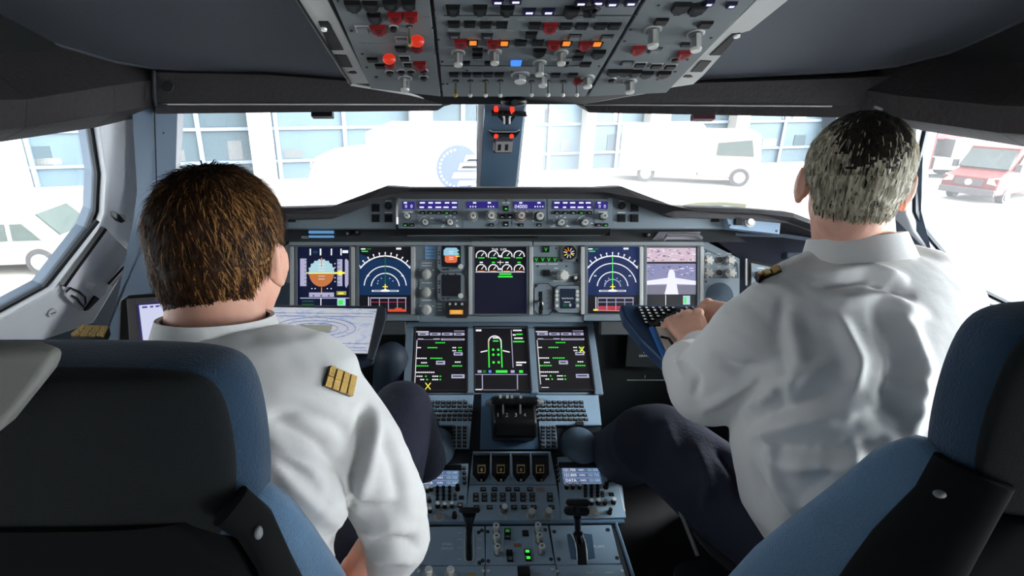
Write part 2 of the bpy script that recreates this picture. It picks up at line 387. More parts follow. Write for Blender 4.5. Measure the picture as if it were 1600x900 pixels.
# front posts: pieces in the photo at the left post (200..275)
def post(sgn):
    b = MB()
    if sgn < 0:
        b.prism([P(206, 170, 1.42), P(241, 168, 1.44), P(246, 330, 1.56), P(236, 560, 1.55), P(150, 560, 1.40), P(183, 470, 1.46), P(208, 345, 1.47), P(214, 300, 1.47)], V((-.02, .05, 0)), WALL)
        b.prism([P(242, 168, 1.44), P(277, 168, 1.47), P(272, 330, 1.62), P(262, 560, 1.62), P(237, 560, 1.55), P(247, 330, 1.56)], V((-.02, .05, 0)), WALL)
        b.prism([P(276, 168, 1.475), P(288, 168, 1.50), P(283, 240, 1.58), P(275, 345, 1.66), P(268, 345, 1.65)], V((-.02, .04, 0)), PALE)
        b.tube([P(241, 168, 1.432), P(246, 330, 1.55), P(236, 520, 1.54)], .0018, RUB, 6)
        b.pcyl(Pl(P(256, 208, 1.44), RT, UP), 256, 208, 1.5, 0, .003, RUB)
    else:
        def X(p): return V((-p.x, p.y, p.z))
        b.prism([P(1322, 170, 1.47), P(1380, 170, 1.44), P(1445, 190, 1.41), P(1440, 330, 1.5), P(1500, 560, 1.4), P(1290, 560, 1.62), P(1318, 330, 1.62)], V((.02, .05, 0)), WALL)
        b.prism([P(1310, 168, 1.50), P(1323, 168, 1.475), P(1320, 345, 1.65), P(1308, 345, 1.66), P(1306, 240, 1.58)], V((.02, .04, 0)), PALE)
    return struct(b.build('trim_5' if sgn < 0 else 'trim_6', None, 30, .004, 2))
post(-1); post(1)
# centre post
cpp = Pl(P(779, 293, 2.18), RT, P(789, 160, 1.88) - P(779, 293, 2.18))
b = MB()
b.prism([cpp.at(756, 155), cpp.at(823, 155), cpp.at(819, 170), cpp.at(805, 296), cpp.at(750, 296), cpp.at(758, 178)], V((0, .08, .02)), mat('post steel blue', (92, 122, 146), .5, var=.06, bs=30))
b.prism([cpp.at(747, 155, -.01), cpp.at(757, 155, -.01), cpp.at(751, 296, -.01), cpp.at(744, 296, -.01)], V((0, .05, .01)), PALE)
b.prism([cpp.at(820, 155, -.01), cpp.at(824, 155, -.01), cpp.at(809, 296, -.01), cpp.at(804, 296, -.01)], V((0, .05, .01)), PALE)
b.tube([cpp.at(745, 165), cpp.at(745, 282), cpp.at(742, 289), cpp.at(730, 291)], .0016, RUB, 6)
b.tube([cpp.at(810, 280), cpp.at(812, 290), cpp.at(822, 293)], .0016, RUB, 6)
struct(b.build('trim_7', None, 30, .004))
# windscreens
def wscreen(name, q):
    w = bpy.data.objects.new(name, None); COL.objects.link(w); c = sum(q, V()) / 4; w.location = c; WO[w.name] = c; struct(w)
    MB().prism(q, V((0, .012, .004)), GLASS).build('pane', w)
    return w
wscreen('window_2', [P(268, 158, 1.52), P(760, 150, 1.93), P(751, 300, 2.24), P(262, 380, 1.86)])
wscreen('window_3', [P(1330, 160, 1.50), P(815, 150, 1.93), P(806, 300, 2.24), P(1330, 380, 1.86)])
# small dark clips under the brow
for px, py, w_, lb in ((503, 180, 33, 'black clip under the brow above the left windscreen'), (1100, 184, 34, 'dark maroon clip under the brow above the right windscreen')):
    pl = Pl(P(px, py, 1.55), RT, UP)
    m = BLACK if px < 700 else mat('dark maroon', (70, 20, 34), .5)
    tag(MB().pbox(pl, px, py - 2, w_, 9, -.02, .004, m).build('visor_clip', None, 0, .001), lb, 'clip')
# ---- window latch mechanism on the left frame
pw = Pl(oL + nL * .03, -dL, wL); pw.n = nL
lt = thing('window_latch', 'grey window latch plate with crank on the pale left window frame', 'latch', pw.at(150, 420))
MB().ppoly(pw, [(166, 358), (200, 390), (204, 400), (195, 414), (190, 416), (170, 442), (166, 460), (158, 466), (150, 464), (132, 486), (101, 453), (104, 445)], 0, .012, GREYP).build('plate', lt, 30, .002)
b = MB(); b.ppoly(pw, [(152, 344), (156, 347), (84, 438), (73, 449), (68, 449)], -.001, .008, RUB); b.build('seal_strip', lt)
MB().ppoly(pw, [(164, 356), (168, 359), (103, 449), (99, 446)], 0, .014, BLACK).build('hinge_gap', lt)
MB().pcyl(pw, 132, 445, 6, .01, .03, GREYP).pcyl(pw, 132, 445, 4.5, .03, .034, LGREY).build('knob', lt, 30)
b = MB()
pth = [pw.at(*p, .022) for p in ((103, 456), (110, 450), (122, 455), (133, 464), (134, 474), (131, 480), (124, 472), (120, 466), (112, 462))]
b.tube(pth, .0028, BLACK, 8); b.ppoly(pw, [(104, 455), (110, 449), (130, 460), (134, 478), (126, 486), (102, 462)], .012, .017, GREYP)
b.build('catch', lt, 30)
MB().tube([pw.at(169, 444, .02), pw.at(194, 417, .02)], .0035, BLACK, 8).tube([pw.at(175, 447, .016), pw.at(198, 420, .016)], .0025, SILVER, 8).build('rod', lt, 30)
MB().ppoly(pw, [(150, 463), (156, 467), (139, 484), (133, 486)], .012, .02, BLACK).build('stop_block', lt)
st = thing('twist_latch', 'small black twist latch on white frame beside left window', 'latch', pw.at(188, 340))
MB().pcyl(pw, 187, 340, 7, 0, .01, GREYP).build('base', st, 30)
MB().ppoly(pw, [(183, 333), (188, 336), (197, 346), (190, 349), (184, 342)], .008, .03, BLACK).build('lever', st, 30, .002)
tag(MB().pcyl(pw, 80, 488, 7, 0, .006, GREYP).pbox(pw, 80, 488, 8, 1.4, .006, .008, MGREY).build('frame_screw', None, 30), 'round slotted screw on the pale frame below left window', 'screw')
# ================================================================== OVERHEAD PANEL
def sh_guard(b, pl, x, y, w, h, m, m2):
    """shield-shaped switch guard"""
    pts = [(x - w * .5, y - h * .5), (x + w * .5, y - h * .5), (x + w * .46, y + h * .2), (x + w * .26, y + h * .34), (x + w * .2, y + h * .5), (x - w * .2, y + h * .5), (x - w * .26, y + h * .34), (x - w * .46, y + h * .2)]
    k = pl.m(x, y); c = pl.at(x, y); a = pl.at(x, y - h / 2); d = pl.at(x, y + h / 2); vv = (a - d).length
    def q(px, py, hh): return c + pl.ux * ((px - x) * k) + pl.uy * (-(py - y) / h * vv) + pl.n * hh
    b.hexa([q(px, py, 0) for px, py in pts], [q(x + (px - x) * .9, y + (py - y) * .9, .007) for px, py in pts], m)
    b.hexa([q(x + (px - x) * .6, y + (py - y) * .55 - h * .08, .007) for px, py in pts[:2] + pts[4:6]], [q(x + (px - x) * .55, y + (py - y) * .5 - h * .08, .0075) for px, py in pts[:2] + pts[4:6]], m2)
cur = [None]
MAROON = mat('dark red recess', (90, 12, 18), .5)
def guard(pl, x, y, w, h, par, red=False):
    b = MB(); sh_guard(b, pl, x, y, w, h, RED if red else BLACK, MAROON if red else DARK)
    o = b.build('switch_guard', par)
    if red: o['label'] = 'red switch guard'
def button(pl, x, y, w, h, par, m=None, leg=None, name='push_button', label=None, hh=.005, frame=None):
    b = MB(); b.pbox(pl, x, y, w, h, 0, hh, m or BLACK, .12)
    if frame: b.pbox(pl, x, y, w * 1.22, h * 1.3, 0, .0012, frame)
    if leg: b.pbox(pl, x, y, w * .55, h * .35, hh, hh + .0004, leg)
    o = b.build(name, par)
    if label: o['label'] = label
    return o
def oknob(pl, x, y, r, L, par, cap=LGREY, name='rotary_knob', stem=MGREY, pointer=True, seg=18):
    b = MB(); b.pcyl(pl, x, y, r * 1.25, 0, .002, FRAMEL, seg=seg); b.pcyl(pl, x, y, r, .002, .005, stem, seg=seg)
    b.pcyl(pl, x, y, r * .72, .005, L * .85, stem, seg=seg); b.pcyl(pl, x, y, r * .78, L * .85, L, cap, r * .7, seg=seg)
    if pointer:
        k = pl.m(x, y); c = pl.at(x, y); b.box(c + pl.n * (L * .5), (pl.ux * (r * .22 * k), pl.uy * (r * .95 * k), pl.n * (L * .42)), cap)
    return b.build(name, par, 40)
def toggle(pl, x, y, par, L=.022, m=None, tip=LGREY, name='toggle_switch', r=2.2):
    b = MB(); b.pcyl(pl, x, y, r * 2.2, 0, .0022, DARK, seg=12); b.pcyl(pl, x, y, r * 1.5, .002, .004, MGREY, seg=10)
    k = pl.m(x, y); c = pl.at(x, y)
    p1 = c + pl.n * L - pl.uy * L * .15
    b.tube([c, c.lerp(p1, .75), p1], [r * .7 * k, r * k, r * 1.3 * k], m or MGREY, 8)
    b.sphere(p1, r * 1.5 * k, tip, seg=10, rings=6)
    return b.build(name, par, 40)
def screws(b, pl, pts, r=2.2, m=DARK):
    for x, y in pts: MB().pcyl(pl, x, y, r, 0, .0012, m, seg=10).build('screw', cur[0])
OVH = OV.off(.012)
def ovx(X, Y, h=0):      # world X and Y onto overhead plane
    p = V((X, Y, 0)); o = OV.o; n = OV.n; z = o.z - (n.y * (Y - o.y)) / n.z
    return V((X, Y, z)) + OV.n * h
yf = OV.at(800, 143).y; yfo = OV.at(577, 130).y; yfo2 = OV.at(1043, 137).y; YB = .30
xl = OV.at(690, 140).x; xr = OV.at(915, 145).x; xlo = OV.at(577, 130).x; xro = OV.at(1043, 137).x
g = .003
labels = {'l': ('left overhead bay with red guarded fire handles and dark switch guards', 'overhead_switch_panel'),
          'c': ('central overhead bay with lit white legends and a row of toggle switches', 'overhead_switch_panel'),
          'r': ('right overhead bay with two tall knobs and a row of black guards', 'overhead_switch_panel')}
def bay(k, x0, x1, y0, y1):
    t = thing(labels[k][1], labels[k][0], 'switch panel', ovx((x0 + x1) / 2, YB, .012))
    MB().prism([ovx(x0 + g, y0), ovx(x1 - g, y1), ovx(x1 - g, YB), ovx(x0 + g, YB)], OV.n * .012, OVER).build('face_plate', t, 0, .0015)
    cur[0] = t
    return t
# housing behind, black gaps, fascia and grey side rails
hs = thing('overhead_housing', 'dark housing with pale grey slotted side rails around the overhead switch bays', 'overhead housing', ovx(0, YB, -.03))
b = MB(); b.prism([ovx(xlo - .012, yfo), ovx(xl, yf + .002), ovx(xr, yf + .002), ovx(xro + .012, yfo2), ovx(xro + .012, YB - .02), ovx(xlo - .012, YB - .02)], -OV.n * .05, BLACK)
b.prism([OV.at(577, 131), OV.at(690, 145), OV.at(915, 146), OV.at(1043, 138), P(1040, 139, 1.25), P(912, 163, 1.33), P(693, 163, 1.33), P(580, 134, 1.25)], V((0, .03, .02)), BLACK)
b.build('housing', hs)
b = MB()
b.hexa([OV.at(545, 131, .004), OV.at(577, 131, .004), OV.at(512, 0, .004), OV.at(465, 0, .004)], [p - OV.n * .03 for p in (OV.at(545, 131, .004), OV.at(577, 131, .004), OV.at(512, 0, .004), OV.at(465, 0, .004))], FRAMEL)
dl = (OV.at(512, 0) - OV.at(577, 131)).normalized(); dl2 = (OV.at(465, 0) - OV.at(545, 131)).normalized()
q = [OV.at(465, 0, .004), OV.at(512, 0, .004)]
b.prism([q[0], q[1], q[1] + dl * .5, q[0] + dl2 * .5], -OV.n * .03, FRAMEL)
for c in ([(497, 34), (513, 34), (537, 79), (516, 79)], [(522, 86), (541, 87), (551, 106), (531, 105)]): b.ppoly(OV, c, -.01, .0055, BLACK)
b.ppoly(OV, [(543, 114), (548, 112), (555, 112), (558, 115), (551, 116)], .0, .0055, BLACK)
b.pcyl(OV, 506, 40, 5, 0, .009, WHITE)
b.tube([OV.at(548, 132, .0), P(640, 147, 1.28), P(692, 160, 1.34)], .003, FRAMEL, 8)
b.tube([OV.at(548, 131, .006), OV.at(465, 0, .006), OV.at(465, 0, .006) + dl2 * .5], .003, BLACK, 8)
o = b.build('side_rail', hs, 0, .001); o['label'] = 'pale grey rail with black cutouts and white button on the left'
b = MB()
b.ppoly(OV, [(1043, 138), (1083, 132), (1098, 119), (1158, 52), (1172, 48), (1232, 0), (1182, 0)], -.02, .004, FRAMEL)
q = [OV.at(1232, 0, .004), OV.at(1182, 0, .004)]; dr = (OV.at(1182, 0) - OV.at(1043, 138)).normalized()
b.prism([q[0], q[1], q[1] + dr * .5, q[0] + dr * .5], -OV.n * .024, FRAMEL)
for c in ([(1144, 54), (1158, 52), (1128, 87), (1108, 87)], [(1095, 95), (1112, 96), (1097, 113), (1079, 113)]): b.ppoly(OV, c, -.01, .0055, BLACK)
b.ppoly(OV, [(1067, 121), (1072, 118), (1080, 118), (1083, 121), (1075, 122)], .0, .0055, BLACK)
b.pcyl(OV, 1151, 51, 5, 0, .009, WHITE)
b.tube([OV.at(1043, 139, 0), P(975, 150, 1.28), P(912, 161, 1.34)], .003, FRAMEL, 8)
o = b.build('side_rail', hs, 0, .001); o['label'] = 'pale grey rail with black cutouts and white button on the right'
b = MB(); cpd = P(803, 158, 1.30); b.sphere(cpd, (.032, .02, .013), BLACK); b.cyl(cpd, cpd + V((0, -.02, -.004)), .008, DARK); b.build('lamp_socket', hs, 40)
H = OVH
# ---- left bay
t = bay('l', xlo, xl, yfo, yf)
for x, y, w, h in ((552, 8, 25, 15), (580, 8, 24, 14), (611, 6, 25, 14), (639, 6, 23, 13), (586, 27, 22, 15)): guard(H, x, y, w, h, t)
for x, y, w, h in ((618, 26, 22, 14), (642, 25, 23, 13), (592, 45, 23, 13), (651, 73, 21, 12), (609, 100, 16, 8), (657, 101, 19, 11)): guard(H, x, y, w, h, t, True)
for x, y, w, h, f in ((567, 45, 19, 8, FRAMEL), (628, 61, 17, 7, FRAMEL), (626, 75, 17, 7, None), (582, 92, 17, 5, None), (632, 90, 15, 5, FRAMEL), (594, 102, 16, 5, None), (637, 100, 13, 5, FRAMEL)):
    button(H, x, y, w, h, t, MGREY if f and w > 16 else BLACK, frame=f)
for x, y in ((615, 42), (609, 112), (627, 111), (642, 111), (662, 110), (662, 120)): oknob(H, x, y, 6, .008, t, BLACK, 'small_knob', BLACK, False, 12)
toggle(H, 640, 41, t, .03, mat('olive metal', (96, 90, 62), .5), GOLD)
for (x, y, r) in ((652, 64, 11), (608, 92, 10)):
    b = MB(); c = H.at(x, y, .018); k = H.m(x, y)
    b.cyl(H.at(x, y), c, r * .4 * k, BLACK); b.sphere(c, (r * k, r * .7 * k, r * .8 * k), mat('bright red knob', (255, 60, 30), .35, emit=.55)); b.build('fire_handle', t, 40, label='glowing red-orange fire handle')
oknob(H, 633, 122, 9, .028, t)
b = MB(); screws(b, H, [(528, 1), (549, 48), (566, 84), (573, 105), (678, 15), (679, 28), (677, 43), (685, 62), (683, 79), (691, 96), (692, 131), (588, 120)])
for x, y, w in ((555, 37, 20), (620, 51, 30), (668, 27, 8), (567, 67, 10)): b.dash(H, x, y, w, 1.2, MGREY)
b.dash(H, 610, 68, 70, .9, MGREY); b.build('markings', t); 
# ---- centre bay
t = bay('c', xl, xr, yf, yf)
for x, y, w, h in ((708, 14, 23, 14), (750, 14, 23, 14), (792, 15, 23, 14), (892, 17, 24, 16), (842, 81, 20, 11), (934, 83, 21, 11)): guard(H, x, y, w, h, t)
for x, y, w, h in ((859, 42, 22, 13), (720, 66, 21, 11), (771, 67, 21, 11), (865, 69, 21, 11), (914, 70, 21, 11), (903, 126, 14, 8)): guard(H, x, y, w, h, t, True)
for x, y in ((827, 16), (857, 16), (908, 2), (935, 1), (957, 3), (986, 2), (806, -1), (778, 0)):
    button(H, x, y, 20, 8, t, mat('deep violet key', (24, 18, 60), .4), GLV, label='lit white legend button')
for x, y in ((709, 36), (734, 36), (759, 37), (784, 37), (835, 38), (884, 39), (909, 39), (938, 39), (960, 39), (830, 53), (814, 65), (840, 65)): button(H, x, y, 19, 8, t)
for x, y in ((710, 54), (761, 55)): button(H, x, y, 19, 7, t, DARK, MGREY)
for x, y in ((898, 57), (948, 58)): button(H, x, y, 16, 6, t, MGREY, frame=BLACK)
for x, y in ((739, 66), (788, 67), (885, 67), (933, 68)):
    button(H, x, y, 17, 8, t, BLACK)
    b = MB(); b.pbox(H, x, y - 3, 11, 5, .004, .0065, GO); b.build('amber_light', t, label='amber warning light')
for x, y in ((746, 77), (746, 86), (907, 80), (903, 89), (880, 99), (915, 99)): button(H, x, y, 17, 5, t)
for x, y in ((729, 97), (763, 97)): button(H, x, y, 12, 4, t)
button(H, 806.5, 97, 17, 6, t, GBL, label='lit blue button')
for x, y in ((709, 115), (729, 115), (746, 115), (763, 115), (780, 115), (868, 116), (895, 116)): button(H, x, y, 15, 5, t, BLACK)
for x, y, L in ((716, 82, .026), (773, 81, .024), (843, 98, .026), (877, 82, .024), (918, 121, .022), (848, 119, .022)): oknob(H, x, y, 9, L, t)
oknob(H, 813, 117, 12, .016, t, LGREY)
for i, x in enumerate((712, 735, 759, 782)): toggle(H, x, 126, t, .03, mat('olive metal', (96, 90, 62), .5) if i % 2 == 0 else None, GOLD if i == 0 else LGREY)
for x in (831, 857, 880, 902): toggle(H, x, 127, t, .028)
b = MB(); c = H.at(922, 14); b.tube([H.at(914, 14, .012), H.at(930, 10, .014), H.at(936, 14, .014), H.at(928, 19, .012), H.at(916, 16, .012)], .003, BLACK, 8); b.cyl(H.at(922, 16), H.at(922, 24, .03), .003, BLACK); b.pbox(H, 922, 14, 18, 9, 0, .01, BLACK); b.build('hooked_switch', t, 40)
b = MB()
for y in (24, 102.5): b.dash(H, 803 + (40 if y < 50 else 0), y, 300 if y < 50 else 225, 1.1, DARK)
b.dash(H, 803, 103.6, 222, .7, MGREY); b.dash(H, 748, 107, 60, 1, MGREY)
for x, y in ((698, 40), (699, 46), (700, 78), (701, 87), (700, 92)): b.dash(H, x + 2, y, 3, 4, MGREY)
for x, y in ((708, 61, ), (757, 61), (878, 61), (925, 62), (748, 48), (790, 48)): b.dash(H, x, y, 1, 9, MGREY)
for y in (30, 47, 61, 72, 92):
    for x in range(705, 900, 23): b.dash(H, x + (40 if y < 40 else 0), y, 11, 1, mat('faded legend', (150, 154, 154), .6))
screws(b, H, [(699, 131), (912, 133), (688, 102), (730, 110), (800, 112), (936, 103), (969, 61), (960, 78), (995, 22)], 1.8)
b.build('markings', t)
# ---- right bay
t = bay('r', xr, xro, yf, yfo2)
for x, y, w, h in ((1062, 11, 27, 15), (1088, 13, 27, 15), (958, 112, 20, 8), (976, 112, 20, 8), (991, 113, 20, 8), (1009, 115, 20, 8), (1036, 115, 20, 8)): guard(H, x, y, w, h, t)
for x, y, w, h in ((1068, 84, 19, 10), (996, 77, 20, 11)): guard(H, x, y, w, h, t, True)
for x, y in ((1108, 3), (1143, 6)):
    button(H, x, y, 14, 7, t, mat('deep violet key', (24, 18, 60), .4), GLV, label='lit white legend button')
for x, y, w, h in ((1033, 32, 20, 8), (1102, 37, 20, 8), (1072, 68, 17, 4)): button(H, x, y, w, h, t)
button(H, 1023, 78, 16, 6, t, MGREY, frame=BLACK); button(H, 979, 98, 15, 5, t, MGREY, frame=BLACK)
for x, y in ((1000, 100), (1025, 102), (1047, 103)): button(H, x, y, 16, 5, t, frame=FRAMEL)
for x, y, L, r in ((1020, 46, .032, 11), (1087, 52, .032, 11), (984, 127, .026, 9)): oknob(H, x, y, r, L, t)
for x, y in ((1055, 92), (956, 124)): oknob(H, x, y, 6, .006, t, BLACK, 'small_knob', BLACK, False, 12)
b = MB(); b.dash(H, 1012, 69, 70, 1, MGREY); screws(b, H, [(1029, 8), (1111, 59), (985, 46), (976, 64), (1074, 93), (1055, 112), (1027, 124), (942, 110), (925, 134)]); b.build('markings', t)

# ---- centre post fittings
cf = cpp.off(.02) if False else cpp
sb = thing('sighting_bar', 'black bar with white bulb and two red dots high on the windscreen centre post', 'sighting device', cpp.at(795, 182, .01))
MB().prism([cpp.at(768, 172, .01), cpp.at(822, 174, .01), cpp.at(824, 177, .01), cpp.at(768, 176, .01)], cpp.n * .02, BLACK).build('bar', sb, 0, .001)
b = MB(); b.prism([cpp.at(778, 178, .0), cpp.at(804, 178, .0), cpp.at(798, 186, 0), cpp.at(786, 186, 0)], cpp.n * .02, BLACK); b.tube([cpp.at(784, 177, .025), cpp.at(788, 184, .025), cpp.at(788, 193, .025)], .004, WHITE, 8); b.tube([cpp.at(800, 177, .025), cpp.at(796, 184, .025), cpp.at(796, 193, .025)], .004, WHITE, 8); b.cyl(cpp.at(792, 181, .02), cpp.at(792, 193, .02), .008, BLACK); b.build('bulb_holder', sb, 40)
for x in (775, 800): MB().pcyl(cpp, x, 168, 3.4, 0, .02, GRD).build('red_dot', sb)
sb = thing('dot_bracket', 'black bow-shaped bracket with two red dots halfway up the centre post', 'bracket', cpp.at(788, 208, .01))
MB().prism([cpp.at(764, 203), cpp.at(768, 206), cpp.at(788, 206.5), cpp.at(808, 206), cpp.at(812, 203), cpp.at(806, 211), cpp.at(798, 213), cpp.at(788, 210), cpp.at(778, 213), cpp.at(770, 211)], cpp.n * .012, BLACK).tube([cpp.at(764, 203, .012), cpp.at(770, 206, .012), cpp.at(806, 206, .012), cpp.at(812, 203, .012)], .0015, WHITE, 6).build('bracket', sb, 30)
for x in (775, 799): MB().pcyl(cpp, x, 209, 3.4, .012, .018, GRD).build('red_dot', sb)
sb = thing('small_instrument_box', 'small silver box with two dark windows low on the centre post', 'box', cpp.at(787, 225, .01))
MB().pbox(cpp, 787, 225, 26, 17, 0, .018, SILVER).build('case', sb, 0, .001)
for x in (780, 791): MB().pbox(cpp, x, 225.5, 5, 9, .018, .0195, BLACK).build('dark_window', sb)
MB().pbox(cpp, 772, 227, 3, 11, 0, .01, LGREY).build('side_clip', sb)
MB().pbox(cpp, 785, 237, 27, 3, 0, .003, DARK).build('caption_plate', sb)
# ================================================================== GLARESHIELD
FC = plane_yz(tuple(P(0, 303, 1.55).yz), tuple(P(0, 357, 1.55).yz))
WG = plane_yz(tuple(P(0, 303, 1.57).yz), tuple(P(0, 357, 1.57).yz))
def mirx(pts, c=787.5): return [(2 * c - x, y) for x, y in pts][::-1]
gs = thing('glareshield', 'dark grey padded glareshield running under the windscreens with grey switch wings', 'glareshield', WG.at(787, 350))
right_up = [(787, 294), (930, 294), (972, 291.5), (1056, 323), (1160, 326), (1240, 333), (1290, 352)]
right_lo = [(1290, 368), (1225, 345), (1197, 337.5), (1134, 335), (1032, 334), (957, 304), (787, 303)]
left_up = mirx(right_up[1:]); left_lo = mirx(right_lo[:-1])
T = 1.52
up3 = [P(x, y, T) for x, y in left_up + right_up]; lo3 = [P(x, y, T + .02) for x, y in (right_lo + left_lo)]
b = MB()
n = len(up3)
lo3r = lo3[::-1]
for i in range(n - 1):
    a, a2, c, c2 = up3[i], up3[i + 1], lo3r[i], lo3r[i + 1]
    m, m2 = a.lerp(c, .4) + V((0, -.018, 0)), a2.lerp(c2, .4) + V((0, -.018, 0))
    k = V((0, .05, -.004))
    b.hexa([a, m, c, c + k, a + k], [a2, m2, c2, c2 + k, a2 + k], HOOD)
# deck falling away towards the windscreen
dk = []
for i, (x, y) in enumerate(left_up + right_up):
    a = up3[i] + V((0, .01, -.002)); bx = a.x * 1.06; f = min(1, abs(a.x) / .9)
    dk.append((a, V((bx, 2.30 - .62 * f * f, 1.03 - .1 * f))))
for i in range(n - 1):
    a, a2 = dk[i], dk[i + 1]
    b.hexa([a[0], a[1], a[1] - V((0, 0, .03)), a[0] - V((0, 0, .03))], [a2[0], a2[1], a2[1] - V((0, 0, .03)), a2[0] - V((0, 0, .03))], HOOD)
b.build('hood', gs, 50)
# closing sheet to the nose
for k, nm in ((1, 'right'), (-1, 'left')):
    if k > 0:
        b = MB().ppoly(WG, [(957, 303), (1032, 333), (1134, 334), (1140, 357), (957, 357)], -.03, .0, PANEL); b.build('switch_wing', gs, 0, .001)
        e = Pl(P(1180, 350, 1.545), V((1, .0, 0)), UP)
        MB().ppoly(e, [(1134, 335), (1197, 337), (1212, 342), (1220, 345), (1218, 366), (1140, 357)], -.03, 0, mat('pale blue wing end', (136, 160, 184), .4)).build('wing_end', gs, 0, .001)  # wing end in a lighter, bluer grey than the switch wing
    else:
        MB().ppoly(WG, [(618, 303), (543, 333), (441, 334), (435, 357), (618, 357)], -.03, .0, PANEL).build('switch_wing', gs, 0, .001)
        e2 = Pl(P(395, 350, 1.545), V((1, 0, 0)), UP)
        MB().ppoly(e2, mirx([(1134, 335), (1197, 337), (1212, 342), (1220, 345), (1218, 366), (1140, 357)]), -.03, 0, mat('pale blue wing end', (136, 160, 184), .4)).build('wing_end', gs, 0, .001)
def sq(pl, x, y, s, par, m=BLACK): 
    b = MB(); b.pbox(pl, x, y, s + 2, s + 2, 0, .002, DARK); b.pbox(pl, x, y, s, s, .002, .006, m, .08); b.build('square_button', par)
for x, y in ((587, 325), (587, 341), (607, 341), (456, 341), (991, 324.5), (971, 341), (991, 341), (1117, 341)): sq(WG, x, y, 10.5, gs)
sq(e, 1153, 345.5, 11, gs)
for x, y in ((607, 322), (971, 322)): MB().pcyl(WG, x, y, 5.5, 0, .008, BLACK).pcyl(WG, x, y, 3, .008, .01, DARK).build('round_button', gs, 40)
b = MB(); b.pcyl(e, 1171, 347, 8.5, 0, .004, FRAMEL); b.pcyl(e, 1171, 347, 5.5, .004, .010, LGREY, 5); b.build('rotary_knob', gs, 40)
b = MB(); b.pcyl(e2, 404, 347, 8.5, 0, .004, FRAMEL); b.pcyl(e2, 404, 347, 5.5, .004, .010, LGREY, 5); b.build('rotary_knob', gs, 40)
b = MB()
for x, y in ((519, 341), (1056, 341)): b.pbox(WG, x, y, 4, 4, 0, .002, MGREY)
for x, y, w in ((607, 314, 10), (607, 332, 12), (972, 314, 10), (971, 332, 12)): b.dash(WG, x, y, w, 1.4, WHITE)
for x, y in ((1140, 341), (1213, 346), (1213, 361), (1140, 352)): b.pcyl(e, x, y, 1.8, 0, .001, DARK)
b.dash(e, 1171, 337, 14, 1.2, WHITE)
b.build('markings', gs)
# ---- autopilot control panel in the middle of the glareshield
ap = thing('autopilot_control_panel', 'grey autopilot panel with violet readouts and ivory knobs, centre of the glareshield', 'control panel', FC.at(787, 357))
b = MB(); b.ppoly(FC, [(622, 303), (957, 303), (957, 356), (944, 366), (634, 366), (622, 356)], -.06, 0, PANEL); b.ppoly(FC, [(622, 357), (957, 357), (944, 367), (634, 367)], 0, .002, BLACK)
for x in (651.5, 724, 779.5, 800.5, 856, 929): b.pbox(FC, x, 330, .9, 52, 0, .001, MGREY)
b.build('face_plate', ap, 0, .001)
A = FC
def rd(x0, y0, x1, y1, items, lab):
    b = MB(); b.pbox(A, (x0 + x1) / 2, (y0 + y1) / 2, x1 - x0, y1 - y0, 0, .0015, GV)
    for (s, x, y, h) in items:
        if s[0] == '-': b.pbox(A, x, y, h, 2.2, .0015, .002, GLV)
        else: b.text(s, A, x, y, h, GLV, .0022)
    b.build('readout', ap)
RD = lambda x: [('-', x + 4, 317, 6), ('01.3', x + 9, 323, 5)]
rd(629, 315, 648, 327, [('-', 633.5, 317, 5), ('0', 634.5, 322.6, 5.4), ('0', 643, 322.6, 5.4)], '')
rd(654, 314, 715.5, 326.5, [('-', x, y, w) for x, y, w in ((660, 317, 8), (673, 317, 7), (684.5, 317, 9), (698.5, 317, 7), (710, 317, 8), (659, 324, 7), (672, 324, 6), (685, 324, 9), (697, 324, 8), (710, 324, 7))], '')
rd(729, 315, 778, 325.5, [('-', 741.5, 317, 5), ('-', 764.5, 317, 5)] + [('-', x, 323, 1.8) for x in (735, 739, 743, 763, 767, 771)], '')
rd(803, 315, 851, 326.5, [('-', 813.5, 317, 5), ('-', 842, 317, 5), ('04000', 814, 323, 6)] + [('-', x, 323, 1.8) for x in (836, 840, 844, 848)], '')
rd(864, 314, 925.5, 326.5, [('-', x, y, w) for x, y, w in ((870, 317, 8), (883, 317, 7), (894.5, 317, 8), (908, 317, 7), (919, 317, 8), (869, 324, 6), (882, 324, 5), (895, 324, 8), (907, 324, 9), (920, 324, 6))], '')
rd(931, 315, 949.5, 326.5, [('-', 936, 317, 5), ('0', 937, 322.6, 5.4), ('0', 945, 322.6, 5.4)], '')
def kbtn(pl, x, y, w, h, par, leg=None, name='push_button'):
    b = MB(); b.pbox(pl, x, y, w, h, 0, .005, BLACK, .1); b.pbox(pl, x, y + h * .15, w * .45, h * .22, .005, .0054, leg or LGREY); b.build(name, par)
for x in (660.5, 673, 685.5, 698, 710.5): kbtn(A, x, 308.5, 9, 5, ap); kbtn(A, x, 332.5, 9, 5, ap, GG if x == 698 else None)
for x in (870, 883, 895.5, 908, 920.5): kbtn(A, x, 308.5, 9, 5, ap); kbtn(A, x, 332.5, 9, 5, ap, GG if x == 908 else None)
for x, g_ in ((632.5, 0), (643.5, 0), (935, 0), (946, 1)): kbtn(A, x, 308.5, 8, 5, ap, GG if g_ else None)
for x, g_ in ((633.5, 1), (643.5, 0), (935, 0), (946, 1)): kbtn(A, x, 351.5, 8, 5, ap, GG if g_ else None)
for x, y, l in ((790.5, 325.5, GG), (785, 338.5, None), (796.5, 338.5, None), (790.5, 350, None), (767.5, 351.5, None), (814, 351.5, None), (842, 351.5, None)): kbtn(A, x, y, 8.5, 8 if y < 351 else 5, ap, l)
for x, y in ((791, 312), (739, 307.5), (768, 308), (814, 307.5)): MB().pcyl(A, x, y, 2.4, 0, .005, BLACK).pcyl(A, x, y, 1.2, .005, .007, GOLD).build('small_switch', ap, 40)
